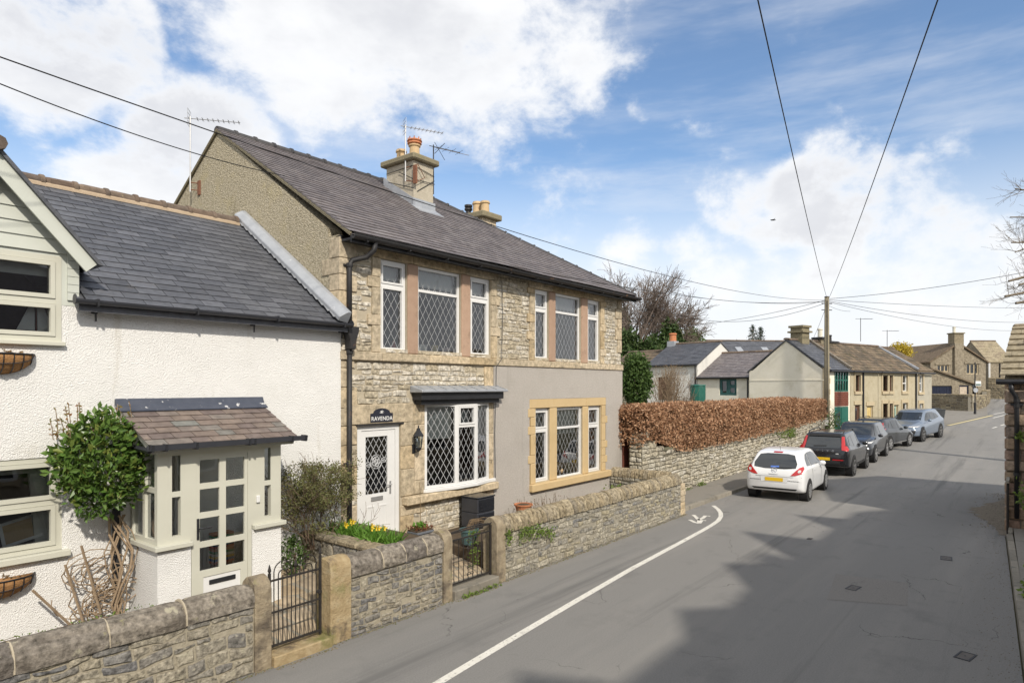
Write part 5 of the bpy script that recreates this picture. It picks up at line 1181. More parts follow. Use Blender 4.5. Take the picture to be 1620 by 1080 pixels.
for i in range(20): mb.tube([(p.x+rp.gauss(0, .05), 8.2+rp.gauss(0, .05), .78), (p.x+.12+rp.gauss(0, .1), 8.15+rp.gauss(0, .08), .95), (p.x+.3+rp.gauss(0, .1), 8.1, .9+rp.gauss(0, .05))], .004, 4)
mb.done('dead_stalks', m_bare, t)
p = py(828, 806, 8.9); t = roundpot(p.x, 8.9, .6, .2, .22, m_terra, 'shallow terracotta bowl on the garden terrace behind the long wall')
# black box on the wall under the bow window
p = py(755, 805, 9.15); t = thing('storage_box', (p.x, 9.2, .5), 'black square two tier box standing below the bow window', 'box')
x0, x1 = p.x-.27, p.x+.27
for z0, z1 in ((.52, .83), (.835, 1.13)): BX('tier', m_plastic, t, x0, x1, 8.9, 9.36, z0, z1, bevel=.012)
mgloss = mat('black_gloss', [(.02, .022, .028)], 4, .2, spec=.5)
for z0, z1 in ((.55, .81), (.86, 1.11)): BX('front_panel', mgloss, t, x0+.04, x1-.02, 8.885, 8.905, z0, z1, bevel=.006)
for i in range(3): BX('slot', m_black, t, x0-.005, x0+.002, 8.98, 9.0, .57+i*.08, .60+i*.08)
BX('lid', mgloss, t, x0-.01, x1+.01, 8.88, 9.37, 1.131, 1.16, bevel=.008); BX('plinth', m_mortar2, t, x0+.05, x1-.05, 8.95, 9.32, .44, .52)
# dead stems along the foot of the rendered wall
t = thing('dead_stems', (11.6, 9.2, .47), 'brown dead plant stems at the foot of the rendered wall', 'dead plants'); mb = MB()
for i in range(70): x = rp.uniform(11.3, 13.2); y = rp.uniform(8.6, 9.3); mb.tube([(x, y, .45), (x+rp.gauss(0, .1), y+rp.gauss(0, .06), .47+rp.uniform(.15, .42))], .004, 3)
mb.done('stems', m_bare, t); leaves(MB(), [(rp.uniform(11.3, 13.2), rp.uniform(8.6, 9.3), .5+rp.uniform(.0, .3)) for _ in range(150)], .04, rp).done('withered_leaves', m_bare, t, fix=False)
# weeds on the walls and steps
def weed(name, label, pts_, size, m=None):
    t = thing(name, pts_[0], label, 'weeds'); leaves(MB(), pts_, size, rp, .3).done('foliage', m or m_moss, t, fix=False)
    mb = MB(); q = Vec(pts_[0])
    for i in range(8): mb.tube([q, Vec(pts_[min(len(pts_)-1, i*9+3)])], .002, 3)
    mb.done('stems', m_twig, t)
def onwall(u, v, n, su, sv, Y=YW-.04): return [py(u+rp.gauss(0, su), v+rp.gauss(0, sv), Y-rp.uniform(0, .06)) for _ in range(n)]
weed('wall_weed', 'trailing green weed on the long garden wall by the dark gate pier', onwall(835, 842, 150, 7, 5)+onwall(855, 840, 190, 11, 5)+onwall(872, 845, 60, 4, 4)+onwall(825, 848, 50, 3, 6), .05)
weed('wall_weed', 'small green weed between the dark gate pier and the long wall', onwall(806, 848, 90, 3, 8), .05)
weed('step_weed', 'thin line of weeds growing along the scrolled gate step', [Vec((7.75+rp.random()*.95, YW-.11-rp.random()*.04, .01+rp.random()*.05)) for _ in range(160)], .045)
weed('corner_weed', 'grassy tuft inside the return wall corner', [Vec((15.9+rp.gauss(0, .2), 8.9+rp.gauss(0, .15), .5+rp.random()*.2)) for _ in range(160)], .07)
weed('gate_ivy', 'green ivy strip inside the scrolled gate beside the dark pier', [Vec((8.62+rp.gauss(0, .04), 7.75+rp.gauss(0, .06), .25+rp.random()*.65)) for _ in range(200)], .05)
weed('path_weed', 'small weeds on the top of the cottage garden wall', [Vec((rp.uniform(1.6, 3.2), YW+.32+rp.gauss(0, .02), 1.0+rp.random()*.05)) for _ in range(120)], .03)
# ------------------------------------------------------------------ hedge wall, hedges
rh = random.Random(61)
YH = 8.78
dw = thing('dry_stone_wall', (27, YH+.2, 0), 'long pale dry stone wall carrying the copper beech hedge', 'stone wall')
def htop(x): return 1.98-.4*min(1, max(0, (x-17.0)/.7))-.2*min(1, max(0, (x-17.6)/2.4))+.12*max(0, (x-22)/16)
segs = [17.0, 17.3, 17.7, 20, 23, 26, 30, 34, 38.2]
mb = MB()
for a, b in zip(segs, segs[1:]): mb.prism([(a, YH, gz(a)-.1), (b, YH, gz(b)-.1), (b, YH, htop(b)+gz(b)-.03), (a, YH, htop(a)+gz(a)-.03)], (0, .4, 0))
mb.done('wall_core', mat('deep_joint', [(.11, .1, .075), (.17, .155, .12)], 8, .95), dw)
class GFrame(Frame):
    def __call__(s, a, b, c=0.): p = super().__call__(a, b, c); p.z += gz(p.x); return p
frh = GFrame((17.0, YH, 0), (1, 0, 0))
lay = stone_layout(21.2, 2.0, (.07, .15), (.14, .42), rh, .45, gap=.022, skip=lambda s, t, p: t > htop(17.0+s))
stones(dw, lay, frh, .03, m_dry, rh, 'stone', 280)
stones(dw, stone_layout(.4, 1.95, (.09, .16), (.15, .3), rh, .4, gap=.02), Frame((17.0, 9.18, 0), (0, -1, 0)), .03, m_dry, rh, 'stone')
for i, (x, z, w_, h_) in enumerate(((17.2, 1.94, .42, .18), (17.65, 1.62, .45, .2), (18.1, 1.5, .5, .14))): BX('capstone', m_dry, dw, x-w_/2, x+w_/2, YH-.06, YH+.4, z, z+h_, bevel=.03)
# brown boarded gate in the gap
t = thing('boarded_gate', (17.2, 9.2, .1), 'narrow dark red brown boarded gate between the house and the dry stone wall', 'gate')
for i in range(5): BX('board', m_brownwood, t, 17.06+i*.07, 17.125+i*.07, 9.42, 9.45, .25, 2.15)
BX('gate_post', m_pier, t, 17.42, 17.52, 9.4, 9.5, 0, 2.1, bevel=.01); BX('rail', m_brownwood, t, 17.08, 17.4, 9.45, 9.48, .6, .7)
def hedge(name, x0, x1, y0, y1, zb, zt, nl, label, seed, ls=.085):
    rng = random.Random(seed); t = thing(name, ((x0+x1)/2, (y0+y1)/2, gz((x0+x1)/2)+zb(.5)), label, 'hedge')
    def surf(s, k, lay_):            # s along 0..1, k around the section 0..1 (front, top, back)
        x = x0+(x1-x0)*s; b, tp = zb(s), zt(s); n = .08*mnoise.noise(Vec((x*.9, k*4, seed)))+.05*mnoise.noise(Vec((x*3, k*9, seed)))
        hgt = tp-b; dpt = y1-y0; per = 2*hgt+dpt; q = k*per
        g = gz(x)
        if q < hgt: return Vec((x, y0-n+lay_, g+b+q))
        if q < hgt+dpt: return Vec((x, y0+(q-hgt), g+tp+n*.6-lay_))
        return Vec((x, y1+n-lay_, g+tp-(q-hgt-dpt)))
    mb = MB(); nx, nk = max(8, int((x1-x0)*3)), 14
    vs = [surf(i/nx, .02+.96*j/nk, .22) for i in range(nx+1) for j in range(nk+1)]
    mb.add(vs, [(i*(nk+1)+j, (i+1)*(nk+1)+j, (i+1)*(nk+1)+j+1, i*(nk+1)+j+1) for i in range(nx) for j in range(nk)]+[tuple(range(nk+1)), tuple(nx*(nk+1)+j for j in range(nk, -1, -1))])
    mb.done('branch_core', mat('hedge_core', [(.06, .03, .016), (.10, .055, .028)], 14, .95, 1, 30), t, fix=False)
    pts = []
    for i in range(nl):
        s = rng.random(); k = rng.random()
        if k > .72: k = rng.random()*.72
        dp_ = abs(rng.gauss(0, .10)); cl_ = mnoise.noise(Vec((s*(x1-x0)*2.5, k*7, seed+5)))
        # lower front is thinner, bare twigs show
        if k < .2 and rng.random() < .45: continue
        if cl_ < -.28 and rng.random() < .6: continue
        pts.append(surf(s, k, dp_-.05))
    for e, xx in ((0., -1), (1., 1)):
        for i in range(int(nl*.05)): pts.append(surf(e, rng.random()*.9, .05)+Vec((xx*rng.uniform(0, .12), rng.uniform(0, y1-y0)*.9, rng.uniform(-.3, 0))))
    leaves(MB(), pts, ls, rng, .2, aspect=.6).done('foliage', m_beech, t, fix=False)
    tw = MB()
    for i in range(int((x1-x0)*70)):
        s = rng.random(); k = rng.uniform(0, .35); p = surf(s, k, .05); d = Vec((rng.gauss(0, .5), -.25, rng.uniform(.3, 1))).normalized(); tw.tube([p, p+d*rng.uniform(.1, .3)], .004, 3, cap=False)
    tw.done('twigs', mat('hedge_twig', [(.2, .115, .06), (.27, .16, .09)], 8, .9), t, fix=False)
    return t
hedge('beech_hedge', 17.0, 32.5, 8.6, 9.65, lambda s: 1.95-.6*min(1, s*6)+.12*s, lambda s: 2.86-.1*s, 46000, 'long copper brown clipped beech hedge on top of the dry stone wall', 3)
hedge('beech_hedge', 32.75, 38.3, 8.72, 9.65, lambda s: 1.42+.05*s, lambda s: 2.62-.15*s, 13000, 'shorter darker beech hedge section beside the telegraph pole', 4)
def tuft(u, v, Y, n, su, sv, size, label, name='wall_weed', m=None): weed(name, label, [py(u+rp.gauss(0, su), v+rp.gauss(0, sv), Y-rp.uniform(0, .1)) for _ in range(n)], size, m)
tuft(1252, 684, 8.72, 240, 4, 5, .09, 'bright green plant growing out of the dry stone wall below the hedge', m=m_moss)
tuft(1238, 686, 8.72, 120, 5, 4, .08, 'smaller green plant beside the bright plant in the wall', m=m_moss)
for u, v in ((1108, 766), (1112, 768)): pass
tuft(1111, 767, 8.7, 120, 4, 3, .06, 'green weed at the foot of the dry stone wall near its start')
tuft(1090, 774, 8.7, 70, 4, 1.5, .05, 'little weed beside the garden wall end at the foot of the dry stone wall')
tuft(1318, 668, 8.3, 420, 6, 9, .10, 'small green bush in front of the green cottage door behind the cars', 'small_bush', m_laurel)
# ------------------------------------------------------------------ trees and shrubs behind the hedge
def shrub(u, vtop, vbot, d, wpx, n, size, m, label, name, cat, seed, amp=.3, lumps=5):
    a = dep(d, u, vtop); b = dep(d, u, vbot); c = (a+b)/2; rx_ = wpx/2*d/F; rz2 = (a.z-b.z)/2; g = gz(c.x)
    t = thing(name, (c.x, c.y, g), label, cat); rng = random.Random(seed); mb = MB()
    P = blob_points(c, (rx_, rx_, rz2), int(n*.6), rng, .45, seed, amp)
    for k in range(lumps):
        o = c+Vec((rng.uniform(-.6, .6)*rx_, rng.uniform(-.6, .6)*rx_, rng.uniform(-.55, .6)*rz2)); P += blob_points(o, (rx_*.5, rx_*.5, rz2*.4), int(n*.4/lumps), rng, .5, seed+k, amp)
    leaves(mb, P, size, rng, .3).done('crown', m, t, fix=False)
    tk = MB(); tips = []; branch(tk, Vec((c.x, c.y, g-.1)), Vec((0, 0, 1)), max(.3, (a.z-g)*.36), max(.04, rx_*.09), 2, rng, tips, .6, .15, (3, 4)); tk.done('trunk', m_bark, t, fix=False)
    return t
shrub(1006, 553, 650, 25.5, 49, 5200, .13, m_laurel, 'dense rounded green evergreen shrub rising above the hedge beside the house', 'evergreen_shrub', 'shrub', 71, .2, 8)
def twiggy(u, vtop, vbot, d, wpx, label, seed, m, n=26, name='bare_shrub'):
    a = dep(d, u, vtop); b = dep(d, u, vbot); H = a.z-b.z; wd = wpx*d/F; g = b.z
    t = thing(name, (b.x, b.y, gz(b.x)), label, 'shrub'); rng = random.Random(seed); mb = MB(); tips = []
    for i in range(n):
        e = Vec((b.x+rng.uniform(-.5, .5)*wd*.8, b.y+rng.uniform(-.3, .3)*wd, g)); s = Vec((b.x, b.y, gz(b.x)))
        branch(mb, s+(e-s)*.6, Vec((rng.uniform(-.45, .45), rng.uniform(-.3, .3), 1)).normalized(), H*.7, .02, 2, rng, tips, .4, .25, (2, 4), 3, 4, .1, .6, .005)
    mb.done('branches', m, t, fix=False); leaves(MB(), [q+Vec((rng.gauss(0, .08), rng.gauss(0, .08), rng.gauss(0, .08))) for q in tips for _ in range(2)], .05, rng).done('leaves', m_bare, t, fix=False)
twiggy(1060, 575, 640, 29, 52, 'straw brown leafless shrub rising above the hedge before the white cottage', 72, m_vine, 34)
twiggy(1083, 605, 640, 28, 40, 'tangled brown leafless shrub beside the green water butt', 73, m_twig, 16)
# large bare trees
def bare_tree(u, vb, vt, d, label, seed, lean, lev=5, trunk=.3, h0=.45, spread=.55, kids=(3, 4), name='bare_tree', m=None, L=None, minr=.012):
    b = dep(d, u, vb); a = dep(d, u, vt); H = a.z-gz(b.x); rng = random.Random(seed); base = Vec((b.x, b.y, gz(b.x)))
    t = thing(name, base, label, 'tree'); mb = MB(); tips = []
    tk = MB(); p1 = base+Vec((lean[0]*.3, lean[1]*.3, H*.2)); p2 = base+Vec((lean[0], lean[1], H*h0)); tk.tube([base-Vec((0, 0, .2)), p1, p2], [trunk*1.25, trunk, trunk*.78], 8); tk.done('trunk', m or m_bark, t, smooth=True)
    for k in range(5):
        an = k*1.257+rng.random(); dd = Vec((math.cos(an)*spread, math.sin(an)*spread, 1)).normalized()
        branch(mb, p2-Vec((0, 0, rng.uniform(0, H*.1))), dd, (L or H*.26), trunk*.5, lev-1, rng, tips, .72, .08, kids, 5, 4, .09, .62, minr)
    mb.done('crown', m or m_bark, t, fix=False); return t, tips
m_pbark = mat('purple_brown_bark', [(.15, .12, .10), (.215, .17, .145)], 6, .95)
bare_tree(1004, 600, 425, 58, 'tall bare winter tree with a fine purple brown twig crown behind the house', 81, (0, 0), 5, .36, .46, .55, m=m_pbark, L=3.1, minr=.014, kids=(3, 5))
bare_tree(1034, 600, 437, 60, 'bare winter tree with a leaning trunk and drooping twigs beside the taller bare tree', 82, (1.0, -.7), 5, .3, .46, .55, m=m_pbark, L=2.3, minr=.014, kids=(3, 5))
bare_tree(1128, 570, 527, 85, 'distant purple grey leafless tree above the slate roofs', 83, (0, 0), 4, .2, .4, .7, m=m_pbark, L=1.0, minr=.014)
bare_tree(1142, 570, 534, 90, 'smaller distant leafless tree above the white gable', 84, (0, 0), 4, .2, .4, .7, m=m_pbark, L=.9, minr=.014)
bare_tree(1335, 560, 526, 95, 'distant leafless tree showing above the terrace ridge', 85, (0, 0), 4, .2, .4, .7, m=m_pbark, L=.9, minr=.014)
for u, vt, vb, d, w_, n, lb, sd in ((992, 520, 600, 55, 46, 3600, 'dark evergreen tree behind the tall bare tree', 91), (1030, 532, 600, 55, 50, 3600, 'dark green evergreen tree under the bare crowns', 92), (1062, 508, 595, 56, 36, 3400, 'broad dark yew like tree right of the bare trees', 93), (1096, 519, 590, 70, 40, 3000, 'rounded lighter green evergreen tree behind the slate roof', 94), (985, 470, 600, 66, 26, 1600, 'tall narrow ivy clad tree at the corner of the house eaves', 95), (1168, 541, 570, 88, 26, 900, 'low dark conifer left of the distant spruce', 96)):
    shrub(u, vt, vb, d, w_, n, .34, m_ever if sd != 94 else m_laurel, lb, 'evergreen_tree', 'tree', sd, .35, 6)
def conifer(u, vt, d, H, label, seed):
    a = dep(d, u, vt); g = a.z-H; rng = random.Random(seed); t = thing('conifer', (a.x, a.y, gz(a.x)), label, 'tree'); MB().tube([(a.x, a.y, gz(a.x)), a], [.22, .03], 6).done('trunk', m_bark, t); mb = MB(); bm_ = MB()
    for k in range(34):
        f = k/33; z = g+H*f; L_ = (1-f)**.8*H*.3+.15
        for j in range(5):
            an = rng.uniform(0, 6.28); e = Vec((a.x+L_*math.cos(an), a.y+L_*math.sin(an), z-.1*L_+rng.uniform(-.1, .2))); s = Vec((a.x, a.y, z)); bm_.tube([s, e], [.03, .008], 3, cap=False)
            leaves(mb, [s+(e-s)*rng.uniform(.25, 1)+Vec((rng.gauss(0, .1), rng.gauss(0, .1), rng.gauss(0, .07))) for _ in range(9)], .17, rng)
    bm_.done('branches', m_bark, t, fix=False); mb.done('crown', leafm('spruce_needle', [(.03, .055, .035), (.045, .075, .05), (.05, .08, .06)]), t, fix=False)
conifer(1191, 516, 86, 5.5, 'distant blue green spruce above the dark slate roof', 97); conifer(1203, 519, 88, 5., 'second distant spruce with sparse branches beside the blue green one', 98)
# ------------------------------------------------------------------ houses behind
def rhouse(name, d, u0, ang, W, Dp, ze, zr, label, mw, mr, side=0, verge=True, ridge_m=None, zb=None, course=.3, sw=.5, eave=.12, cat='cottage', hole=()):
    """gabled house: local x along the eaves (front faces local -y); u0 = pixel column of its left front corner at depth d"""
    o = dep(d, u0, HY); g = gz(o.x) if zb is None else zb
    t = thing(name, (o.x, o.y, 0), label, cat, rz=ang)
    mb = MB(); wallgrid(mb, 0, W, g-.3, ze, 0, .25, hole); mb.box(0, W, Dp-.25, Dp, g-.3, ze)
    for x in (0, W-.25): mb.prism([(x, .25, g-.3), (x, .25, ze), (x, Dp/2, zr-.06), (x, Dp-.25, ze), (x, Dp-.25, g-.3)], (.25, 0, 0))
    mb.done('wall', mw, t, local=True)
    sl_ = (zr-ze)/(Dp/2); ey = -eave; ez = ze-eave*sl_
    r = MB().prism([(-.06, ey, ez-.06), (-.06, Dp/2, zr-.06), (-.06, Dp+eave, ez-.06), (-.06, Dp+eave, ez+.02), (-.06, Dp/2, zr+.02), (-.06, ey, ez+.02)], (W+.12, 0, 0)).done('roof', mr, t, local=True)
    mrot = Mat.Translation((o.x, o.y, 0)) @ Mat.Rotation(ang, 4, 'Z')
    class LF(Frame):
        def __call__(s, a, b, c=0.): return Frame.__call__(s, a, b, c)
    f = Frame(mrot @ Vec((0, ey, ez+.022)), mrot.to_3x3() @ Vec((1, 0, 0)), mrot.to_3x3() @ Vec((0, Dp/2+eave, zr-ez)))
    ln = math.hypot(Dp/2+eave, zr-ez)
    slates(r, [(-.08, 0), (W+.08, 0), (W+.08, ln), (-.08, ln)], f, course, sw, mr, random.Random(int(u0)), .012, limit=60, wvar=.25)
    a, b = mrot @ Vec((-.08, Dp/2, zr+.03)), mrot @ Vec((W+.08, Dp/2, zr+.03)); ridge_run(a, b, ridge_m or m_ridge, .13, .5, r, lip=False)
    return t, mrot
def lw(t, mrot, x0, x1, z0, z1, m, y=.1, **k):
    f = Frame(mrot @ Vec((0, y, 0)), mrot.to_3x3() @ Vec((1, 0, 0))); return window(t, f, x0, x1, z0, z1, m, **k)
m_cream_r = mat('cream_render', [(.64, .61, .51), (.72, .69, .6)], 1.5, .93, .5, 40, stain=[((.42, .38, .27), .8, .56, .8), ((.3, .28, .2), 5, .68, .76)])
m_gabr = mat('buff_render', [(.78, .735, .60), (.85, .805, .69)], 1.2, .93, .5, 40, stain=[((.62, .57, .44), .9, .55, .78), ((.45, .42, .34), 9, .68, .74)])
m_pale_r = mat('pale_render', [(.62, .61, .57), (.7, .69, .65)], 1.5, .93, .3, 40)
m_green = mat('green_paint', [(.02, .11, .085), (.03, .14, .105)], 4, .5, .1, 40)
m_teal2 = mat('teal_paint', [(.03, .09, .09), (.045, .12, .115)], 4, .5)
TA = rad(-16.4)
# terrace: local x along its front, y back
TO = dep(36, 1311, HY)
def tx(u):                                           # pixel column -> local x on the terrace front
    r = ray(u, HY); dx_, dy_ = math.cos(TA), math.sin(TA)
    # TO + x*d = t*r
    det = dx_*(-r.y)-dy_*(-r.x); return ((-TO.x)*(-r.y)-(-TO.y)*(-r.x))/det
def tpos(x): return TO+Vec((math.cos(TA), math.sin(TA), 0))*x
def tz(u, v): x = tx(u); p = tpos(x); dd = (p.x*FW.x+p.y*FW.y); return CAMZ+(HY-v)*dd/F
GB = gz(TO.x+2)
def terrace_house(u0, u1, ze, zr, label, mw, mr, course, sw, holes, hi=0):
    x0, x1 = tx(u0), tx(u1); p = tpos(x0); d = p.x*FW.x+p.y*FW.y
    hs = [(tx(a)-x0, tx(b)-x0, z0, z1) for a, b, z0, z1 in holes]
    t, mr_ = rhouse('terraced_cottage', d, u0, TA, x1-x0-.01, 4.9, ze, zr, label, mw, mr, course=course, sw=sw, hole=hs, zb=.3)
    t['group'] = 'stone cottages of the far terrace'
    return t, mr_, x0
m_terr = mat('terrace_stone', [(.40, .35, .245), (.47, .42, .305)], 3, .93, .6, 18, stain=[((.32, .27, .17), 1.8, .52, .72), ((.26, .22, .15), 7, .64, .74)])
m_terr2 = mat('grey_terrace_render', [(.36, .335, .27), (.43, .405, .335)], 2, .93, .4, 30, stain=((.28, .26, .21), 1.5, .55, .75))
zt1, zb1 = tz(1357, 593), tz(1357, 619)
zt0, zb0 = tz(1357, 640), GB+.1
H1 = terrace_house(1308, 1344.5, 4.42, 6.15, 'end terrace cottage with buff rendered gable, slate roof and green bay', m_gabr, m_slate, .24, .36, [(1320, 1341.5, tz(1330, 619), tz(1330, 583.5)), (1320, 1341.5, GB, tz(1330, 643))])
H2 = terrace_house(1345, 1389, 4.42, 6.15, 'stone terrace cottage with brown stone slate roof and yellow door', m_terr, m_stoneslate, .3, .42, [(1352.5, 1361, zb1, zt1), (1352.5, 1361, zb0, zt0), (1371.5, 1381, GB, tz(1376, 641.5))])
H3 = terrace_house(1389.5, 1449.5, 4.42, 6.1, 'stone terrace cottage with mossy stone slate roof and white sash windows', m_terr, m_stoneslate, .3, .42, [(1396, 1405, zb1, zt1), (1403, 1409, zb1, zt1) if False else (1406.5, 1409.0+8, zb1, zt1) if False else (1405.5, 1412, zb1, zt1), (1396, 1405, tz(1400, 664), tz(1400, 638)), (1405.5, 1412, tz(1400, 664), tz(1400, 638)), (1414, 1421, GB+.15, tz(1417, 640)), (1427, 1435.5, zb1, zt1), (1427, 1435.5, tz(1430, 659), tz(1430, 637))])
H4 = terrace_house(1450, 1474, 4.5, 6.05, 'narrow grey rendered terrace cottage at the far end with mossy roof', m_terr2, m_stoneslate, .3, .42, [(1453.5, 1460, tz(1456, 620), tz(1456, 593)), (1453.5, 1460, tz(1456, 656), tz(1456, 638))])
m_brownf = mat('brown_joinery', [(.1, .05, .035), (.14, .075, .05)], 4, .6)
m_surr = mat('pale_stone_surround', [(.45, .37, .24), (.5, .42, .29)], 4, .92, .3, 40)
def tw_(H, u0, u1, v0, v1, m, **k):
    t, mr_, x0 = H; z0 = tz((u0+u1)/2, v1); z1 = tz((u0+u1)/2, v0); a, b = tx(u0)-x0, tx(u1)-x0
    lw(t, mr_, a+.003, b-.003, z0, z1, m, y=.08, fw=.06, depth=.06, **k)
    f = Frame(mr_ @ Vec((0, -.03, 0)), mr_.to_3x3() @ Vec((1, 0, 0))); mb = MB(); cuboid(mb, f, a-.1, b+.1, z0-.16, z0, -.05, .05); mb.done('sill', m_surr, t); mb = MB(); cuboid(mb, f, a-.1, b+.1, z1, z1+.2, -.05, .015); mb.done('lintel', m_surr, t)
    for q0, q1 in ((a-.12, a), (b, b+.12)): mb = MB(); cuboid(mb, f, q0, q1, z0, z1, -.05, .01); mb.done('jamb', m_surr, t)
def td_(H, u0, u1, v0, zb, m, panes=True):
    t, mr_, x0 = H; z1 = tz((u0+u1)/2, v0); a, b = tx(u0)-x0, tx(u1)-x0
    f = Frame(mr_ @ Vec((0, .1, 0)), mr_.to_3x3() @ Vec((1, 0, 0))); mb = MB(); cuboid(mb, f, a+.07, b-.07, zb, z1-.07, -.05, 0); dr_ = mb.done('door', m, t)
    mb = MB(); rects(mb, f, a, b, zb, z1, .07, -.06, .03, .02); mb.done('door_frame', m_surr if m is not m_brownf else m_brownf, dr_)
    if panes: mb = MB(); panel(mb, f, a+.2, b-.2, zb+1.1, z1-.2, .006); mb.done('door_pane', m_glass, dr_, fix=False)
    mb = MB(); cuboid(mb, f, b-.17, b-.13, zb+.95, zb+1.05, 0, .04); mb.done('handle', m_black, dr_)
    f = Frame(mr_ @ Vec((0, -.03, 0)), mr_.to_3x3() @ Vec((1, 0, 0))); mb = MB(); cuboid(mb, f, a-.12, b+.12, z1, z1+.22, -.05, .015); mb.done('lintel', m_surr, t)
# green bay of the end cottage
t, mr_, x0 = H1; a, b = tx(1320)-x0, tx(1341.5)-x0
f = Frame(mr_ @ Vec((0, -.02, 0)), mr_.to_3x3() @ Vec((1, 0, 0))); z0, z1 = tz(1330, 619), tz(1330, 583.5); n = 5
window(t, f, a, b, z0, z1, m_green, .07, .08, mull=[a+(b-a)*k/n for k in range(1, n)], transom=[z0+(z1-z0)*.5]*n, name='bay_window')
bs = group_part('timber_panel', t)
for k in range(7): q = tz(1330, 642)+(z0-tz(1330, 642)-.02)*k/7; mb = MB(); cuboid(mb, f, a, b, q+.006, q+(z0-tz(1330, 642))/7-.004, -.06, .01+.004*(k % 2)); mb.done('board', m_brownwood, bs)
mb = MB(); cuboid(mb, f, a, b, GB, tz(1330, 643.5), -.08, 0); gd = mb.done('green_door', m_green, t)
for k in range(3):
    for j in range(2): mb = MB(); zz = GB+.9+j*.4; cuboid(mb, f, a+.1+k*.17, a+.23+k*.17, zz, zz+.33, .0, .006); mb.done('door_pane', m_glass, gd)
mb = MB(); cuboid(mb, f, (a+b)/2-.02, (a+b)/2+.02, GB, tz(1330, 643.5), 0, .02); mb.done('meeting_rail', m_green, gd)
f3 = Frame(mr_ @ Vec((0, -.02, 0)), mr_.to_3x3() @ Vec((1, 0, 0))); 
for k in range(14): mb = MB(); zz = GB+k*.3; cuboid(mb, f3, -.02, .34 if k % 2 else .24, zz+.004, zz+.295, -.25, .0); mb.done('quoin', m_surr, t)
fg = Frame(mr_ @ Vec((0, 4.9, 0)), mr_.to_3x3() @ Vec((0, -1, 0))); mb = MB(); cuboid(mb, fg, .0, 4.9, 3.78, 3.84, 0, .02); mb.done('render_band', m_gabr, t)
tw_(H2, 1352.5, 1361, 593, 619, m_brownf); td_(H2, 1352.5, 1361, 640, GB+.1, m_brownf); td_(H2, 1371.5, 1381, 641.5, GB+.05, mat('yellow_door_paint', [(.62, .47, .2)], 4, .5), False)
tw_(H3, 1396, 1405, 593, 619, m_brownf); tw_(H3, 1405.5, 1412, 593, 619, m_brownf); tw_(H3, 1396, 1405, 638, 664, m_brownf); tw_(H3, 1405.5, 1412, 638, 664, m_brownf)
td_(H3, 1414, 1421, 640, GB+.15, mat('pale_green_paint', [(.4, .55, .46)], 4, .5)); tw_(H3, 1427, 1435.5, 593, 619, m_white, transom=tz(1430, 606)); tw_(H3, 1427, 1435.5, 637, 659, m_white, transom=tz(1430, 648))
tw_(H4, 1453.5, 1460, 593, 620, m_white, transom=tz(1456, 606)); tw_(H4, 1453.5, 1460, 638, 656, m_white)
def tdown(H, u, z1):
    t, mr_, x0 = H; x = tx(u)-x0; p = mr_ @ Vec((x, -.06, 0)); MB().tube([(p.x, p.y, z1), (p.x, p.y, GB)], .045, 6).done('downpipe', m_black, t)
tdown(H2, 1364.5, 4.3); tdown(H3, 1448, 4.3)
for H, u0, u1 in ((H1, 1309, 1344), (H2, 1345, 1389), (H3, 1390, 1449), (H4, 1450, 1474)):
    t, mr_, x0 = H; a, b = mr_ @ Vec((tx(u0)-x0, -.2, 4.3)), mr_ @ Vec((tx(u1)-x0, -.2, 4.3)); MB().tube([a, b], .06, 6).done('gutter', m_black, t)
t, mr_, x0 = H1; a = mr_ @ Vec((tx(1344)-x0, -.1, 4.5)); b = mr_ @ Vec((tx(1344)-x0, 2.45, 6.26)); MB().beam(a, b, .25, .12).done('stone_verge', m_cope, t)
t, mr_, x0 = H4; a = mr_ @ Vec((.0, -.1, 4.56)); b = mr_ @ Vec((.0, 2.45, 6.16)); MB().beam(a, b, .2, .12).done('stone_verge', m_lead, t)
def tchim(H, u, v0, v1, w_, dpt, pots, m, mcap, name='chimney', pm=None, ph=.7, pr=.14, dx_=0):
    """chimney on a terrace ridge"""
    t, mr_, x0 = H; p0 = dep(38.2, u, v0); zt_ = p0.z
    # find local x at ridge line y=2.45
    q = mr_.inverted() @ Vec((p0.x, p0.y, 0)); x = q.x; c = group_part(name, t)
    mb = MB(); mb.box(x-w_/2, x+w_/2, 2.45-dpt/2, 2.45+dpt/2, 5.5, zt_-.12); mb.v = [tuple(mr_ @ Vec(k)) for k in mb.v]; mb.done('stack', m, c)
    mb = MB(); mb.box(x-w_/2-.09, x+w_/2+.09, 2.45-dpt/2-.09, 2.45+dpt/2+.09, zt_-.12, zt_); mb.v = [tuple(mr_ @ Vec(k)) for k in mb.v]; mb.done('capping', mcap, c)
    for k in range(pots): pot(c, mr_ @ Vec((x+(k-(pots-1)/2)*.35, 2.45, zt_)), pr, ph, pm)
    return x
tchim(H1, 1281.5, 514, 0, .75, .75, 0, m_lichen, m_lichen)
t, mr_, x0 = H1; p0 = dep(38.2, 1281.5, 524); q = mr_.inverted() @ Vec((p0.x, p0.y, 0)); mb = MB(); mb.box(q.x-.5, q.x+.5, 1.95, 2.95, p0.z-.05, p0.z+.05); mb.v = [tuple(mr_ @ Vec(k)) for k in mb.v]; mb.done('chimney_band', m_lichen, t)
tchim(H2, 1353.5, 530, 0, .6, .5, 1, m_chimstone, m_iron, pm=m_cream_r, ph=.55, pr=.15)
tchim(H3, 1388, 535.5, 0, .8, .5, 1, m_chimstone, m_iron, pm=m_iron, ph=.4, pr=.15)
tchim(H4, 1432, 545, 0, .5, .4, 0, m_chimstone, m_lichen)
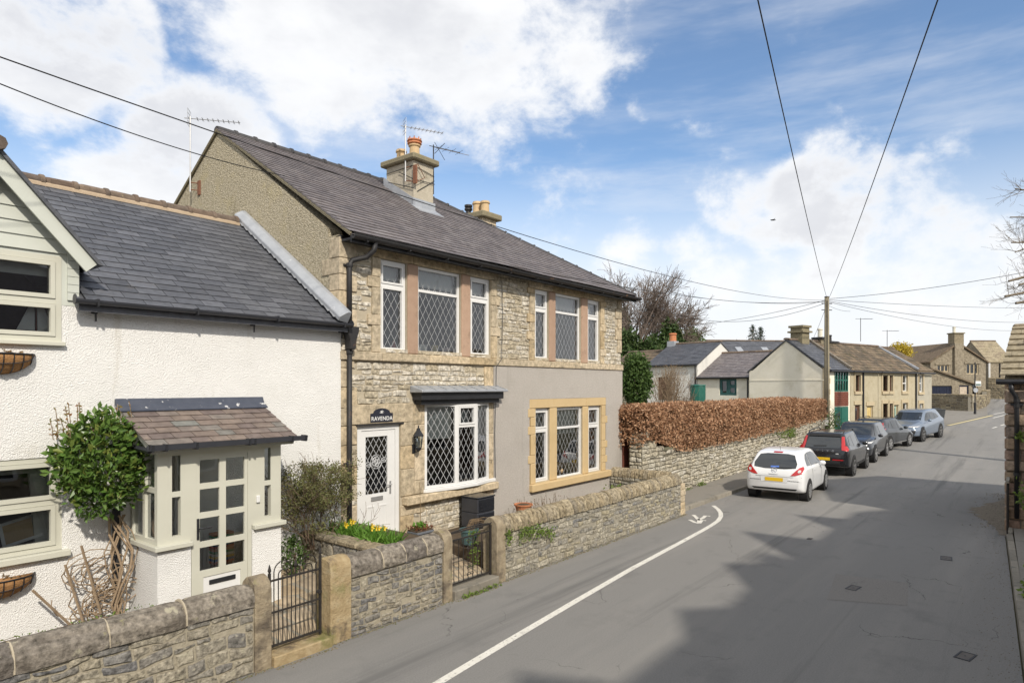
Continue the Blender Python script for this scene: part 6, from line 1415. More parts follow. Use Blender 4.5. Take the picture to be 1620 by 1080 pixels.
def far_aerial(u, v0, v1, d, label, dirx): p = dep(d, u, v1); return aerial('tv_aerial', p, dep(d, u, v0).z-p.z, dirx, .7, 5, label, m_iron, back=.3, grid=False, el=.15)
far_aerial(1361.5, 503, 540, 38.5, 'thin television aerial beside the pale pot of the terrace chimney', (RT.x, RT.y, 0)); far_aerial(1403.5, 522, 550, 40, 'thin television aerial by the cowled terrace chimney', (RT.x, RT.y, 0))
shrub(1425, 541, 570, 47, 36, 1500, .16, m_yellow, 'golden yellow evergreen showing above the terrace roof', 'golden_tree', 'tree', 77, .3, 4)
# rear cottages left of the gable
CA = A-math.pi/2                                      # facing the camera
def inv(a): return a
t, m1 = rhouse('rear_wing', 42.95, 1103.5, rad(-100), 3.7, 6.2, 4.05, 5.7, 'low cream wing with purple slate roof and green casement window', m_cream_r, m_slate2, course=.24, sw=.36, zb=.4, hole=[(1.6, 2.8, 2.88, 3.95)])
lw(t, m1, 1.6, 2.8, 2.88, 3.95, m_teal2, y=.06, fw=.1, depth=.06, mull=(2.2,), transom=(None, 3.45), sash={(0, 0), (1, 0), (1, 1)}, sw=.06)
p, q = m1 @ Vec((-.1, -.2, 4.0)), m1 @ Vec((3.7, -.2, 4.0)); MB().tube([p, q], .06, 6).done('gutter', m_black, t); p = m1 @ Vec((3.6, -.1, 3.95)); MB().tube([p, (p.x, p.y, .4)], .05, 6).done('downpipe', m_black, t)
t, m1 = rhouse('white_rear_cottage', 46, 1024, rad(-100), 4.04, 5.7, 4.95, 6.5, 'white rear cottage with grey slate roof and tall white gable', m_pale_r, m_slate, course=.22, sw=.34, zb=.4, hole=[(.9, 1.75, 2.5, 4.1)])
mb = MB(); mb.box(.9, 1.75, .08, .12, 2.5, 4.1); mb.v = [tuple(m1 @ Vec(k)) for k in mb.v]; mb.done('boarded_window', m_brownf, t)
c = group_part('chimney', t); mb = MB(); mb.box(-.1, .5, 2.5, 3.1, 5.8, 6.75); mb.v = [tuple(m1 @ Vec(k)) for k in mb.v]; mb.done('stack', m_lead, c); mb = MB(); pot(c, m1 @ Vec((.2, 2.8, 6.72)), .28, .62, m_terra)
p, q = m1 @ Vec((-.1, -.2, 4.86)), m1 @ Vec((4.04, -.2, 4.86)); MB().tube([p, q], .06, 6).done('gutter', m_black, t); p = m1 @ Vec((3.94, -.1, 4.85)); MB().tube([p, (p.x, p.y, .4)], .05, 6).done('downpipe', m_black, t)
t, m1 = rhouse('rear_outbuilding', 50, 966, rad(-100), 3.2, 4.6, 4.9, 6.1, 'low rear outbuilding with brown stone slate roof behind the evergreen shrub', m_terr, m_stoneslate, course=.3, sw=.45, zb=.4)
t, m1 = rhouse('slate_barn', 60, 1139, rad(-45), 8.2, 6, 5.9, 7.85, 'dark slate roofed barn with rooflights behind the rear cottages', m_terr, m_slate, course=.3, sw=.45, zb=.8)
for x, z in ((2.3, .35), (4.9, .35), (.5, .2)):
    s_ = 1.95/3; y = z*3; p0 = m1 @ Vec((x, y, 5.9+y*s_+.06)); p1 = m1 @ Vec((x+.6, y, 5.9+y*s_+.06)); p2 = m1 @ Vec((x+.6, y+.8, 5.9+(y+.8)*s_+.06)); p3 = m1 @ Vec((x, y+.8, 5.9+(y+.8)*s_+.06))
    MB().prism([p0, p1, p2, p3], (0, 0, .05)).done('rooflight', m_lead, t)
p = dep(31, 1104, 612); t = thing('water_butt', (p.x, p.y, gz(p.x)), 'green water butt showing above the hedge', 'water butt')
MB().lathe((p.x, p.y, gz(p.x)), [(.3, 0), (.36, 1.2), (.36, p.z+.0-gz(p.x)), (.33, p.z+.05-gz(p.x))], 12).done('barrel', m_green, t); MB().lathe((p.x, p.y, p.z+.05), [(.38, 0), (.36, .06), (.02, .08)], 12).done('lid', m_green, t)
# ------------------------------------------------------------------ big house at the end of the street
m_end = mat('brown_rubble', [(.13, .108, .078), (.25, .215, .16), (.35, .305, .23)], 5, .95, 1., 6, mott=.5, stain=[((.38, .33, .23), 5, .6, .72), ((.12, .1, .07), 6, .6, .72)])
eo = dep(69, 1474, HY); EA = CA+rad(3)
em = Mat.Translation((eo.x, eo.y, 0)) @ Mat.Rotation(EA, 4, 'Z')
K = 69/F
def ex(u): return (u-1474)*K
def ez(v): return CAMZ+(HY-v)*K
eh = thing('end_house', (eo.x, eo.y, 1.3), 'large brown stone house with central gable chimney closing the street', 'house', rz=EA)
def ET(mb): mb.v = [tuple(em @ Vec(k)) for k in mb.v]; return mb
gx0, gx1, gxc = ex(1472), ex(1563), ex(1516.5); zp, zl, zr_ = ez(545), ez(572), ez(570)
W3 = [(ex(1483), ex(1502), ez(588), ez(577)), (ex(1531), ex(1551), ez(591.5), ez(575)), (ex(1540), ex(1550), ez(625), ez(607))]
mb = MB(); wallgrid(mb, gx0, gx1, .8, zl, 0, .3, W3); mb.prism([(gx0, 0, zl+.002), (gxc, 0, zp), (gx1, 0, zl+.002)], (0, .3, 0)); mb.box(gx0, gx0+.3, .3, 9, .8, zl); mb.box(gx1-.3, gx1, .3, 9, .8, zl); mb.box(gx0, gx1, 8.7, 9, .8, zl)
ET(mb).done('wall', m_end, eh)
r_ = ET(MB().prism([(gx0-.25, -.2, zl-.15), (gxc, -.2, zp+.1), (gx1+.25, -.2, zl-.15), (gx1+.25, -.2, zl-.0), (gxc, -.2, zp+.26), (gx0-.25, -.2, zl-.0)], (0, 9.4, 0))).done('roof', m_stoneslate, eh)
for i, (a, b, c, d) in enumerate(W3):
    f = Frame(em @ Vec((0, .08, 0)), em.to_3x3() @ Vec((1, 0, 0))); window(eh, f, a, b, c, d, m_surr, .09, .08, mull=(a+(b-a)/3, a+(b-a)*2/3) if i < 2 else ())
    f = Frame(em @ Vec((0, 0, 0)), em.to_3x3() @ Vec((1, 0, 0))); mb = MB(); cuboid(mb, f, a-.25, b+.25, d, d+.22, -.05, .06); mb.done('hood_mould', m_end, eh)
ch = group_part('chimney', eh); ET(MB().box(ex(1509), ex(1524), -.28, .5, 1.0, ez(543))).done('breast', m_end, ch, bevel=.03); ET(MB().box(ex(1508.5), ex(1524), -.25, .7, ez(543), ez(527.5))).done('stack', m_chimstone, ch); ET(MB().box(ex(1507.5), ex(1525), -.35, .8, ez(527.8), ez(526))).done('capping', m_lichen, ch)
pot(ch, em @ Vec((ex(1513), .2, ez(526))), .16, .65, m_cream_r)
for u, v in ((1531, 541), (1545, 541)): p = em @ Vec((ex(u), 7, ez(553))); pot(eh, p, .3, ez(v)-ez(553), m_terra if u > 1540 else m_cream_r)
# lean-to with dark window and pale door, forward left
lo = dep(63, 1473, HY); lm_ = Mat.Translation((lo.x, lo.y, 0)) @ Mat.Rotation(EA, 4, 'Z'); K2 = 63/F
def lx_(u): return (u-1473)*K2
def lz_(v): return CAMZ+(HY-v)*K2
ln_ = thing('lean_to', (lo.x, lo.y, 1.1), 'low rubble lean-to with dark window and pale door before the end house', 'outbuilding', rz=EA)
def LT(mb): mb.v = [tuple(lm_ @ Vec(k)) for k in mb.v]; return mb
fz = lambda x: lz_(584)+(lz_(608)-lz_(584))*x/lx_(1541)
hs = [(lx_(1474.5), lx_(1507.5), lz_(628.5), lz_(610)), (lx_(1519), lx_(1535), .9, lz_(609))]
mb = MB(); wallgrid(mb, 0, lx_(1541), .8, lz_(609), 0, .3, hs); mb.prism([(0, 0, lz_(609)+.002), (0, 0, fz(0)), (lx_(1541), 0, fz(lx_(1541))), (lx_(1541), 0, lz_(609)+.002)], (0, .3, 0)); mb.box(lx_(1541)-.3, lx_(1541), .3, 5.5, .8, fz(lx_(1541))-.05)
LT(mb).done('wall', m_end, ln_)
LT(MB().prism([(-.2, -.25, fz(0)+.05), (lx_(1546), -.25, fz(lx_(1546))+.05), (lx_(1546), -.25, fz(lx_(1546))+.2), (-.2, -.25, fz(0)+.2)], (0, 6, 0))).done('roof', m_stoneslate, ln_)
f = Frame(lm_ @ Vec((0, .1, 0)), lm_.to_3x3() @ Vec((1, 0, 0)))
dk = mat('navy_boards', [(.012, .016, .035), (.02, .025, .05)], 4, .5)
nb = 12
for k in range(nb): a = lx_(1474.5)+(lx_(1507.5)-lx_(1474.5))*k/nb; mb = MB(); cuboid(mb, f, a+.01, a+(lx_(1507.5)-lx_(1474.5))/nb-.01, lz_(628.5), lz_(610), -.05, .008*(k % 2)); mb.done('shutter_board', dk, ln_)
mb = MB(); cuboid(mb, f, lx_(1520), lx_(1533), .9, lz_(611), -.05, 0); dr_ = mb.done('door', mat('pale_door', [(.5, .42, .33)], 4, .7), ln_); mb = MB(); rects(mb, f, lx_(1519), lx_(1535), .9, lz_(609.5), .1, -.06, .04, .02); mb.done('door_frame', dk, dr_)
# side wing to the right and long roof to the left
t, m1 = rhouse('end_house_wing', 75, 1563, EA+rad(-2), 2.9, 5.5, ez(571)+.2, ez(571)+2.7, 'right hand stone wing of the end house with patched orange stone roof', m_end, m_grit, course=.3, sw=.5, zb=1.2)
for q in (.1, 1.35): p = m1 @ Vec((q, -.06, 0)); MB().tube([(p.x, p.y, ez(571)), (p.x, p.y, 1.3)], .1 if q < 1 else .06, 6).done('downpipe', m_white if q < 1 else m_black, t)
t, m1 = rhouse('far_gabled_house', 80, 1578, EA+rad(62), 6, 4.2, CAMZ+(HY-570)*80/F, CAMZ+(HY-548)*80/F, 'narrow stone gable beyond the end house wing', m_end, m_slate, course=.35, sw=.5, zb=1.3)
t, m1 = rhouse('long_roofed_house', 84, 1425, EA, 8.8, 6, CAMZ+(HY-577)*84/F, CAMZ+(HY-553.5)*84/F, 'long stone slated roof of a house behind the terrace end', m_end, m_stoneslate, course=.35, sw=.5, zb=1.3)
# low walls before the end house
def lowwall(pa, pb, h, label, seed, name='low_wall'):
    a = Vec((pa[0], pa[1], 0)); b = Vec((pb[0], pb[1], 0)); d = (b-a); L_ = d.length; d.normalize(); z = gz((a.x+b.x)/2)-.05
    t = thing(name, (a+b)/2+Vec((0, 0, z)), label, 'stone wall'); f = Frame((a.x, a.y, z), d); mb = MB(); cuboid(mb, f, 0, L_, -.2, h, -.35, 0); mb.done('wall_core', m_mortar2, t); rng = random.Random(seed); stones(t, stone_layout(L_, h, (.12, .26), (.2, .55), rng, .5, gap=.03), f, .05, m_end2, rng, 'stone', 120)
    s = 0
    while s < L_: e = min(L_, s+rng.uniform(.4, .8)); mb = MB(); cuboid(mb, f, s+.01, e-.01, h, h+.16, -.38, .05); mb.done('coping_stone', m_cope2, t, bevel=.03); s = e
m_end2 = mat('rubble_wall_stone', [(.2, .165, .11), (.3, .25, .17), (.14, .12, .09), (.35, .3, .2)], 7, .95, .8, 20, pal=True, mott=.8)
p0, p1, p2, p3 = dep(60, 1472, HY), dep(56.5, 1539, HY), dep(62, 1561, HY), dep(70, 1566, HY)
lowwall(p0, p1, 1.35, 'mossy low rubble wall in front of the lean-to', 5); lowwall(p1, p2, 1.15, 'curving low stone wall turning the corner by the sign post', 6); lowwall((p2.x, p2.y), (p3.x, p3.y), 1.3, 'low stone wall running back beside the end house', 7)
a, b = dep(74, 1563, HY), dep(73, 1592, HY); lowwall(a, b, 2.3, 'tall pale garden wall right of the end house', 8)
shrub(1549, 628, 640, 66, 14, 300, .2, m_ever, 'small dark bush behind the curved corner wall', 'small_bush', 'bush', 79)
# sign post, bins
p = pg(1542.5, 655); t = thing('sign_post', (p.x, p.y, gz(p.x)), 'dark street post carrying a small round sign and white plate by the corner wall', 'sign post')
hz_ = gz(p.x); kk = (p.x*FW.x+p.y*FW.y)/F
MB().tube([(p.x, p.y, hz_), (p.x, p.y, hz_+.95)], .09, 8).done('base', m_black, t); MB().tube([(p.x, p.y, hz_+.95), (p.x, p.y, CAMZ+(HY-573)*kk)], .045, 8).done('pole', m_black, t)
q = Vec((p.x, p.y, 0))-FW*.07; z_ = CAMZ+(HY-617)*kk; f = Frame((q.x, q.y, z_), RT); mb = MB(); mb.prism([f(.2*math.cos(i*.5236), .2*math.sin(i*.5236)) for i in range(12)], -FW*.02); mb.done('round_sign', m_lead, t)
mb = MB(); cuboid(mb, f, .0, .45, .35, .75, -.02, 0); mb.done('white_plate', m_white, t); mb = MB(); cuboid(mb, f, .02, .42, .40, .52, 0, .006); mb.done('plate_band', m_teal2, t)
def bin_(u, v, d, label, m):
    p = dep(d, u, v); z = gz(p.x); t = thing('wheelie_bin', (p.x, p.y, z), label, 'bin', rz=A)
    MB().prism([(-.24, -.3, 0), (.24, -.3, 0), (.24, .28, 0), (-.24, .28, 0)], (0, 0, .02)).done('base', m, t, local=True)
    mb = MB(); mb.add([(-.22, -.26, .02), (.22, -.26, .02), (.22, .26, .02), (-.22, .26, .02), (-.29, -.36, .98), (.29, -.36, .98), (.29, .36, .98), (-.29, .36, .98)], [(0, 3, 2, 1), (4, 5, 6, 7), (0, 1, 5, 4), (1, 2, 6, 5), (2, 3, 7, 6), (3, 0, 4, 7)]); mb.done('body', m, t, local=True)
    MB().prism([(-.31, -.38, .98), (.31, -.38, .98), (.31, .4, .98), (-.31, .4, .98)], (0, 0, .07)).done('lid', m, t, local=True, bevel=.02); MB().tube([(-.25, .42, .95), (.25, .42, .95)], .025, 6).done('handle', m, t, local=True)
    for x in (-.22, .22): MB().lathe((x, .3, .1), [(.1, -.03), (.1, .03)], 10, 'x').done('wheel', m_black, t, local=True)
m_bing = mat('bin_grey', [(.05, .055, .06)], 4, .6)
bin_(1483.5, 650, 46.5, 'dark grey wheelie bin standing past the far parked car', m_bing); bin_(1474, 650, 47.5, 'wheelie bin half hidden behind the blue grey car', m_bing)
# ------------------------------------------------------------------ cars
m_cglass = mat('car_glass', [(.02, .024, .027), (.032, .037, .04)], 1, .03, spec=1.)
m_tyre = mat('tyre_rubber', [(.018, .018, .018), (.03, .029, .028)], 9, .85, .2, 60)
m_alloy = mat('alloy_rim', [(.42, .42, .42), (.52, .52, .52)], 9, .35, metal=.7, spec=.5)
m_dalloy = mat('two_tone_rim', [(.2, .2, .2), (.3, .3, .3)], 9, .35, metal=.7, spec=.5)
m_redlens = mat('red_lens', [(.42, .012, .015), (.5, .02, .02)], 5, .12, spec=.6, coat=.6)
m_clearlens = mat('clear_lens', [(.6, .6, .6), (.75, .74, .72)], 14, .1, spec=.7, metal=.3)
m_plate = mat('yellow_plate', [(.72, .45, .02), (.78, .52, .04)], 9, .4)
m_chrome = mat('chrome', [(.7, .7, .7)], 3, .12, metal=1.)
m_trim = mat('black_trim', [(.02, .02, .021), (.03, .03, .031)], 8, .6)
def paint(n, c, r=.22, fl=0.): return mat(n, [c, tuple(k*1.12 for k in c)], 2, r, spec=.5, metal=fl, coat=.5)
m_cwhite = paint('white_paint', (.72, .73, .74)); m_cblack = paint('black_car_paint', (.012, .013, .016)); m_cdark = paint('dark_grey_paint', (.035, .042, .05), .25, .3); m_cnavy = paint('near_black_paint', (.016, .018, .022)); m_cblue = paint('blue_grey_paint', (.17, .21, .27), .28, .35)
def cr(p0, p1, p2, p3, t): return tuple(.5*((2*b)+(-a+c)*t+(2*a-5*b+4*c-d)*t*t+(-a+3*b-3*c+d)*t**3) for a, b, c, d in zip(p0, p1, p2, p3))
class Car:
    def __init__(s, label, rear, heading, st, m, ws, wr, hw, group='cars parked along the kerb', rim=None, spokes=5, name='parked_car'):
        """st: stations (x, zlow, zbelt, ztop, wlow, wbelt, wtop) from the rear bumper (x=0) forwards"""
        s.L = st[-1][0]; z = gz(rear[0]+math.cos(heading)*s.L/2); sl_ = (gz(rear[0]+math.cos(heading)*s.L)-gz(rear[0]))/s.L
        s.o = thing(name, (rear[0], rear[1], gz(rear[0])), label, 'car', group, heading); s.o.rotation_euler = (0, -math.atan(sl_), heading)
        s.m = m; s.st = st; sub = 6; rings = []
        n = len(st); full = []
        for i in range(n-1):
            for k in range(sub): full.append(cr(st[max(0, i-1)], st[i], st[i+1], st[min(n-1, i+2)], k/sub))
        full.append(st[-1])
        for (x, zl, zb, zt, wl, wb, wt) in full:
            zt = max(zt, zb+.005)
            key = [(wl*.55, zl), (wl*.93, zl+.01), (wl*.99, zl+.10), (wl*1.0, zl+.24), (max(wl, wb)*1.005, zl+(zb-zl)*.62), (wb*1.0, zb-.07), (wb*.965, zb+.005), (wt+(wb*.955-wt)*.55, zb+(zt-zb)*.46), (wt*1.05, zb+(zt-zb)*.88), (wt*.90, zb+(zt-zb)*.985), (wt*.5, zt), (0, zt+.006)]
            ring = []
            for j in range(len(key)-1):
                for q in range(2): ring.append(cr(key[max(0, j-1)], key[j], key[j+1], key[min(len(key)-1, j+2)], q/2))
            ring.append(key[-1]); rings.append([(x, a, b) for a, b in ring]+[(x, -a, b) for a, b in ring[-2::-1]])
        k = len(rings[0]); vs = [p for r in rings for p in r]; N = len(rings)
        fs = [(i*k+j, i*k+j+1, (i+1)*k+j+1, (i+1)*k+j) for i in range(N-1) for j in range(k-1)]+[tuple((i*k, (i+1)*k, (i+1)*k+k-1, i*k+k-1)) for i in range(N-1)]
        fs += [tuple(range(k)), tuple((N-1)*k+j for j in range(k-1, -1, -1))]
        mb = MB(); mb.add(vs, fs); s.body = mb.done('body', m, s.o, smooth=True, local=True)
        s.bvh = BVHTree.FromPolygons([Vec(v) for v in vs], fs)
        s.body.data.set_sharp_from_angle(angle=rad(50))
        for x in ws:
            for sg in (-1, 1):
                wl = s.width(x)
                MB().lathe((x, sg*(wl-.1), wr+.005), [(wr*1.2, -.14), (wr*1.2, .112), (wr*.6, .114)] if sg > 0 else [(wr*.6, -.114), (wr*1.2, -.112), (wr*1.2, .14)], 24, 'y').done('wheel_arch', m_trim, s.o, local=True)
                yc = sg*(wl-.08); w2 = .105
                tyre = MB().lathe((x, yc, wr), [(wr*.66, -w2), (wr*.9, -w2*1.02), (wr*.985, -w2*.8), (wr, 0), (wr*.985, w2*.8), (wr*.9, w2*1.02), (wr*.66, w2)], 24, 'y').done('wheel', m_tyre, s.o, local=True, smooth=True)
                yo = yc+sg*w2*.98; rm = rim or m_alloy; mb = MB()
                fr_ = [(wr*.70, -.02), (wr*.70, .004), (wr*.62, .008), (wr*.6, -.02)]
                mb.lathe((x, yo, wr), fr_ if sg > 0 else [(a, -b) for a, b in fr_], 24, 'y')
                for q in range(spokes):
                    a = q*2*math.pi/spokes+.3; mb.beam((x, yo+sg*.002, wr), (x+math.cos(a)*wr*.64, yo-sg*.0, wr+math.sin(a)*wr*.64), wr*.17, .02, (0, 1, 0))
                mb.lathe((x, yo+(0 if sg > 0 else -.012), wr), [(wr*.18, 0), (wr*.17, .012)], 10, 'y'); mb.done('rim', rm, tyre, local=True)
                MB().lathe((x, yo-sg*.025, wr), [(wr*.6, -.004), (wr*.6, .004)], 20, 'y').done('brake_disc', m_trim, tyre, local=True)
    def width(s, x):
        for a, b in zip(s.st, s.st[1:]):
            if a[0] <= x <= b[0]: f = (x-a[0])/(b[0]-a[0]); return a[4]+(b[4]-a[4])*f
        return s.st[-1][4]
    def patch(s, name, poly, axis, m, off=.006, mirror=False, parent=None, thick=0.):
        for sg in ((1, -1) if mirror else (1,)):
            pts = []
            for i in range(len(poly)):
                a, b = poly[i], poly[(i+1) % len(poly)]
                for q in range(3): pts.append((a[0]+(b[0]-a[0])*q/3, a[1]+(b[1]-a[1])*q/3))
            c = (sum(p[0] for p in pts)/len(pts), sum(p[1] for p in pts)/len(pts)); n = len(pts); vs = []
            for r in (1., .66, .33, 0.):
                for p in (pts if r > 0 else [c]):
                    u, v = c[0]+(p[0]-c[0])*r, c[1]+(p[1]-c[1])*r
                    if axis == 'side': o, d = Vec((u, sg*3, v)), Vec((0, -sg, 0))
                    elif axis == 'rear': o, d = Vec((-3, sg*u, v)), Vec((1, 0, 0))
                    elif axis == 'front': o, d = Vec((s.L+3, sg*u, v)), Vec((-1, 0, 0))
                    else: o, d = Vec((u, sg*v, 4)), Vec((0, 0, -1))
                    h = s.bvh.ray_cast(o, d)
                    if h[0] is None: h = s.bvh.find_nearest(o+d*3)
                    nn = h[1] if h[1].dot(d) < 0 else -h[1]
                    vs.append(h[0]+nn*off-d*.002)
            fs = []
            for r in range(2): fs += [(r*n+i, r*n+(i+1) % n, (r+1)*n+(i+1) % n, (r+1)*n+i) for i in range(n)]
            fs += [(2*n+i, 2*n+(i+1) % n, 3*n) for i in range(n)]
            mb = MB(); mb.add(vs, fs); ob = mb.done(name, m, parent or s.o, smooth=True, local=True)
        return ob
    def box(s, name, m, *b, bevel=.01, mirror=False):
        for sg in ((1, -1) if mirror else (1,)):
            x0, x1, y0, y1, z0, z1 = b; mb = MB(); mb.box(x0, x1, min(sg*y0, sg*y1), max(sg*y0, sg*y1), z0, z1); mb.done(name, m, s.o, local=True, bevel=bevel)
    def mirrors(s, x, y, z, m):
        for sg in (-1, 1):
            mb = MB(); mb.lathe((x, sg*(y+.1), z), [(.03, -.1), (.085, -.06), (.095, .02), (.07, .08), (.02, .1)], 10, 'y'); mb.v = [(x+(a-x)*.8, b, z+(c-z)*.85) for a, b, c in mb.v]; mb.done('door_mirror', m, s.o, local=True, smooth=True)
# 1 white three-door hatchback
c1st = [(0, .40, .74, .80, .70, .68, .5), (.05, .33, .86, .93, .79, .77, .6), (.14, .28, .94, 1.05, .835, .82, .64), (.34, .25, .99, 1.27, .855, .84, .62), (.56, .24, 1.0, 1.42, .86, .845, .60), (.9, .22, .99, 1.475, .86, .85, .60), (1.5, .22, .97, 1.49, .865, .85, .61), (2.1, .22, .95, 1.46, .865, .85, .60), (2.55, .22, .93, 1.32, .86, .845, .585), (3.0, .22, .91, 1.06, .855, .82, .6), (3.4, .23, .84, .93, .84, .78, .6), (3.75, .26, .74, .8, .78, .70, .52), (3.93, .3, .62, .66, .68, .6, .42), (4.0, .34, .55, .57, .6, .52, .36)]
k1 = Car('white three door hatchback parked nearest the garden walls', (20.30, 6.08), rad(2.5), c1st, m_cwhite, (.66, 3.15), .305, .85, spokes=10)
k1.patch('rear_window', [(-.60, 1.0), (-.3, .965), (.3, .965), (.60, 1.0), (.62, 1.12), (.50, 1.355), (.3, 1.385), (-.3, 1.385), (-.50, 1.355), (-.62, 1.12)], 'rear', m_cglass, .006)
k1.patch('side_window', [(.62, 1.04), (1.05, 1.02), (1.1, 1.38), (.95, 1.36), (.78, 1.25)], 'side', m_cglass, .006, True); k1.patch('side_window', [(1.14, 1.015), (2.3, .985), (2.55, 1.0), (2.1, 1.31), (1.7, 1.395), (1.16, 1.395)], 'side', m_cglass, .006, True)
k1.patch('windscreen', [(-.62, 1.02), (.62, 1.02), (.5, 1.38), (-.5, 1.38)], 'front', m_cglass)
k1.patch('tail_lamp', [(.47, .79), (.60, .79), (.78, .86), (.80, .99), (.76, 1.05), (.69, 1.02)], 'rear', m_redlens, .012, True)
k1.patch('lamp_reflector', [(.66, .90), (.69, .87), (.74, .89), (.75, .94), (.71, .965), (.67, .945)], 'rear', m_clearlens, .018, True)
k1.patch('number_plate', [(-.26, .60), (.26, .60), (.26, .71), (-.26, .71)], 'rear', m_plate, .014); k1.patch('plate_recess', [(-.38, .575), (.38, .575), (.40, .735), (-.40, .735)], 'rear', m_cwhite, .006)
k1.patch('bumper_seam', [(-.78, .735), (.78, .735), (.78, .75), (-.78, .75)], 'rear', mat('seam_grey', [(.35, .36, .37)], 4, .5), .005)
k1.patch('boot_handle', [(-.13, .81), (.13, .81), (.13, .845), (-.13, .845)], 'rear', m_cwhite, .02)
k1.patch('brake_light', [(-.13, 1.405), (.13, 1.405), (.13, 1.435), (-.13, 1.435)], 'rear', m_redlens, .014)
k1.patch('rear_wiper', [(-.5, 1.0), (.05, .985), (.05, 1.0), (-.5, 1.015)], 'rear', m_trim, .016)
k1.patch('window_sticker', [(-.12, 1.01), (.12, 1.0), (.12, 1.04), (-.12, 1.05)], 'rear', mat('blue_sticker', [(.1, .2, .6)], 4, .5), .009)
mb = MB()
for i in range(16): a = i*.3927; mb.beam((-0.0, .075*math.cos(a), .075*math.sin(a)), (0, .075*math.cos(a+.3927), .075*math.sin(a+.3927)), .012, .012)
mb.beam((0, -.06, .04), (0, .06, .0), .012, .014); mb.beam((0, .06, .0), (0, -.05, -.05), .012, .014)
h = k1.bvh.ray_cast(Vec((-3, 0, .93)), Vec((1, 0, 0))); mb.v = [(x+h[0].x-.01+z*.35, y, z+.93) for x, y, z in mb.v]; mb.done('badge', m_chrome, k1.o, local=True)
MB().tube([(.78, 0, 1.46), (.72, 0, 1.60)], .006, 4).done('roof_antenna', m_black, k1.o, local=True); k1.mirrors(2.25, .82, .99, m_cwhite)
k1.patch('door_handle', [(1.35, .84), (1.5, .835), (1.5, .86), (1.35, .865)], 'side', m_cwhite, .02, True)
for x in (1.12, 2.42): k1.patch('door_seam', [(x, .38), (x+.012, .38), (x+.012, 1.0), (x, 1.0)], 'side', m_trim, .004, True)
k1.patch('lower_bumper', [(-.6, .345), (.6, .345), (.66, .40), (-.66, .40)], 'rear', m_trim, .004); k1.patch('head_lamp', [(.38, .66), (.62, .66), (.72, .78), (.5, .80)], 'front', m_clearlens, .01, True)
# generic SUV stations
def suv(L, W, H, belt=1.02, nose=1.02, rake=.55, tail=.2, zl=.3, roofx=1.2):
    h = W/2
    return [(0, .48, belt-.22, belt-.1, h*.80, h*.78, h*.60), (.05, .42, belt-.06, belt+.02, h*.90, h*.88, h*.70), (.14, .36, belt-.0, belt+.12, h*.95, h*.94, h*.73), (.2+tail*.4, .34, belt+.02, belt+(H-belt)*.55, h*.975, h*.96, h*.71), (.25+tail, zl, belt+.02, H-.07, h*.985, h*.97, h*.69), (.5+tail, zl, belt+.0, H-.015, h*.99, h*.975, h*.69), (roofx+.6, zl, belt-.02, H, h*.995, h*.975, h*.69), (L*.52, zl, belt-.04, H-.03, h*.995, h*.97, h*.68), (L*.52+rake*.55, zl, belt-.05, H-.22, h*.99, h*.965, h*.67), (L*.52+rake*1.5, zl, belt-.06, nose+.06, h*.985, h*.94, h*.70), (L*.82, zl, nose-.1, nose, h*.97, h*.91, h*.70), (L-.25, zl+.03, nose-.2, nose-.1, h*.92, h*.84, h*.62), (L-.06, zl+.08, nose-.34, nose-.24, h*.82, h*.74, h*.54), (L, zl+.14, nose-.48, nose-.4, h*.72, h*.64, h*.46)]
# 2 black SUV, rear towards us
s2 = suv(4.43, 1.87, 1.65, 1.06, 1.04, .5, .18, .3)
k2 = Car('black compact SUV with tall red tail lamps parked ahead of the white hatchback', (26.75, 6.22), rad(.5), s2, m_cblack, (.84, 3.54), .36, .93, rim=m_dalloy)
k2.patch('rear_window', [(-.60, 1.08), (.60, 1.08), (.63, 1.2), (.53, 1.47), (-.53, 1.47), (-.63, 1.2)], 'rear', m_cglass, .006)
k2.patch('spoiler', [(-.56, 1.49), (.56, 1.49), (.55, 1.57), (-.55, 1.57)], 'rear', m_trim, .03)
k2.patch('tail_lamp', [(.66, 1.02), (.86, .98), (.88, 1.1), (.76, 1.13), (.68, 1.5), (.60, 1.5), (.63, 1.2)], 'rear', m_redlens, .012, True)
k2.patch('number_plate', [(-.26, .62), (.26, .62), (.26, .73), (-.26, .73)], 'rear', m_plate, .012); k2.patch('bumper_skirt', [(-.78, .42), (.78, .42), (.82, .62), (-.82, .62)], 'rear', m_trim, .006); k2.patch('reflector', [(.35, .63), (.72, .63), (.72, .67), (.35, .67)], 'rear', m_redlens, .012, True)
k2.patch('rear_wiper', [(-.12, 1.14), (.34, 1.12), (.34, 1.15), (-.12, 1.17)], 'rear', m_trim, .016); k2.patch('side_skirt', [(1.3, .31), (3.1, .31), (3.1, .44), (1.3, .44)], 'side', m_trim, .008, True)
k2.patch('side_window', [(.55, 1.17), (1.15, 1.11), (1.15, 1.5), (.75, 1.45)], 'side', m_cglass, .006, True); k2.patch('side_window', [(1.2, 1.105), (2.05, 1.08), (2.05, 1.53), (1.2, 1.51)], 'side', m_cglass, .006, True); k2.patch('side_window', [(2.12, 1.075), (2.95, 1.05), (2.45, 1.47), (2.12, 1.52)], 'side', m_cglass, .006, True)
k2.patch('windscreen', [(-.66, 1.1), (.66, 1.1), (.56, 1.5), (-.56, 1.5)], 'front', m_cglass); k2.mirrors(2.72, .88, 1.1, m_cblack)
for sg in (-1, 1): MB().tube([(.55, sg*.6, 1.6), (.7, sg*.62, 1.69), (2.2, sg*.62, 1.71), (2.4, sg*.6, 1.62)], .018, 6).done('roof_rail', m_black, k2.o, local=True)
h = k2.bvh.ray_cast(Vec((-3, 0, 1.0)), Vec((1, 0, 0)))[0]
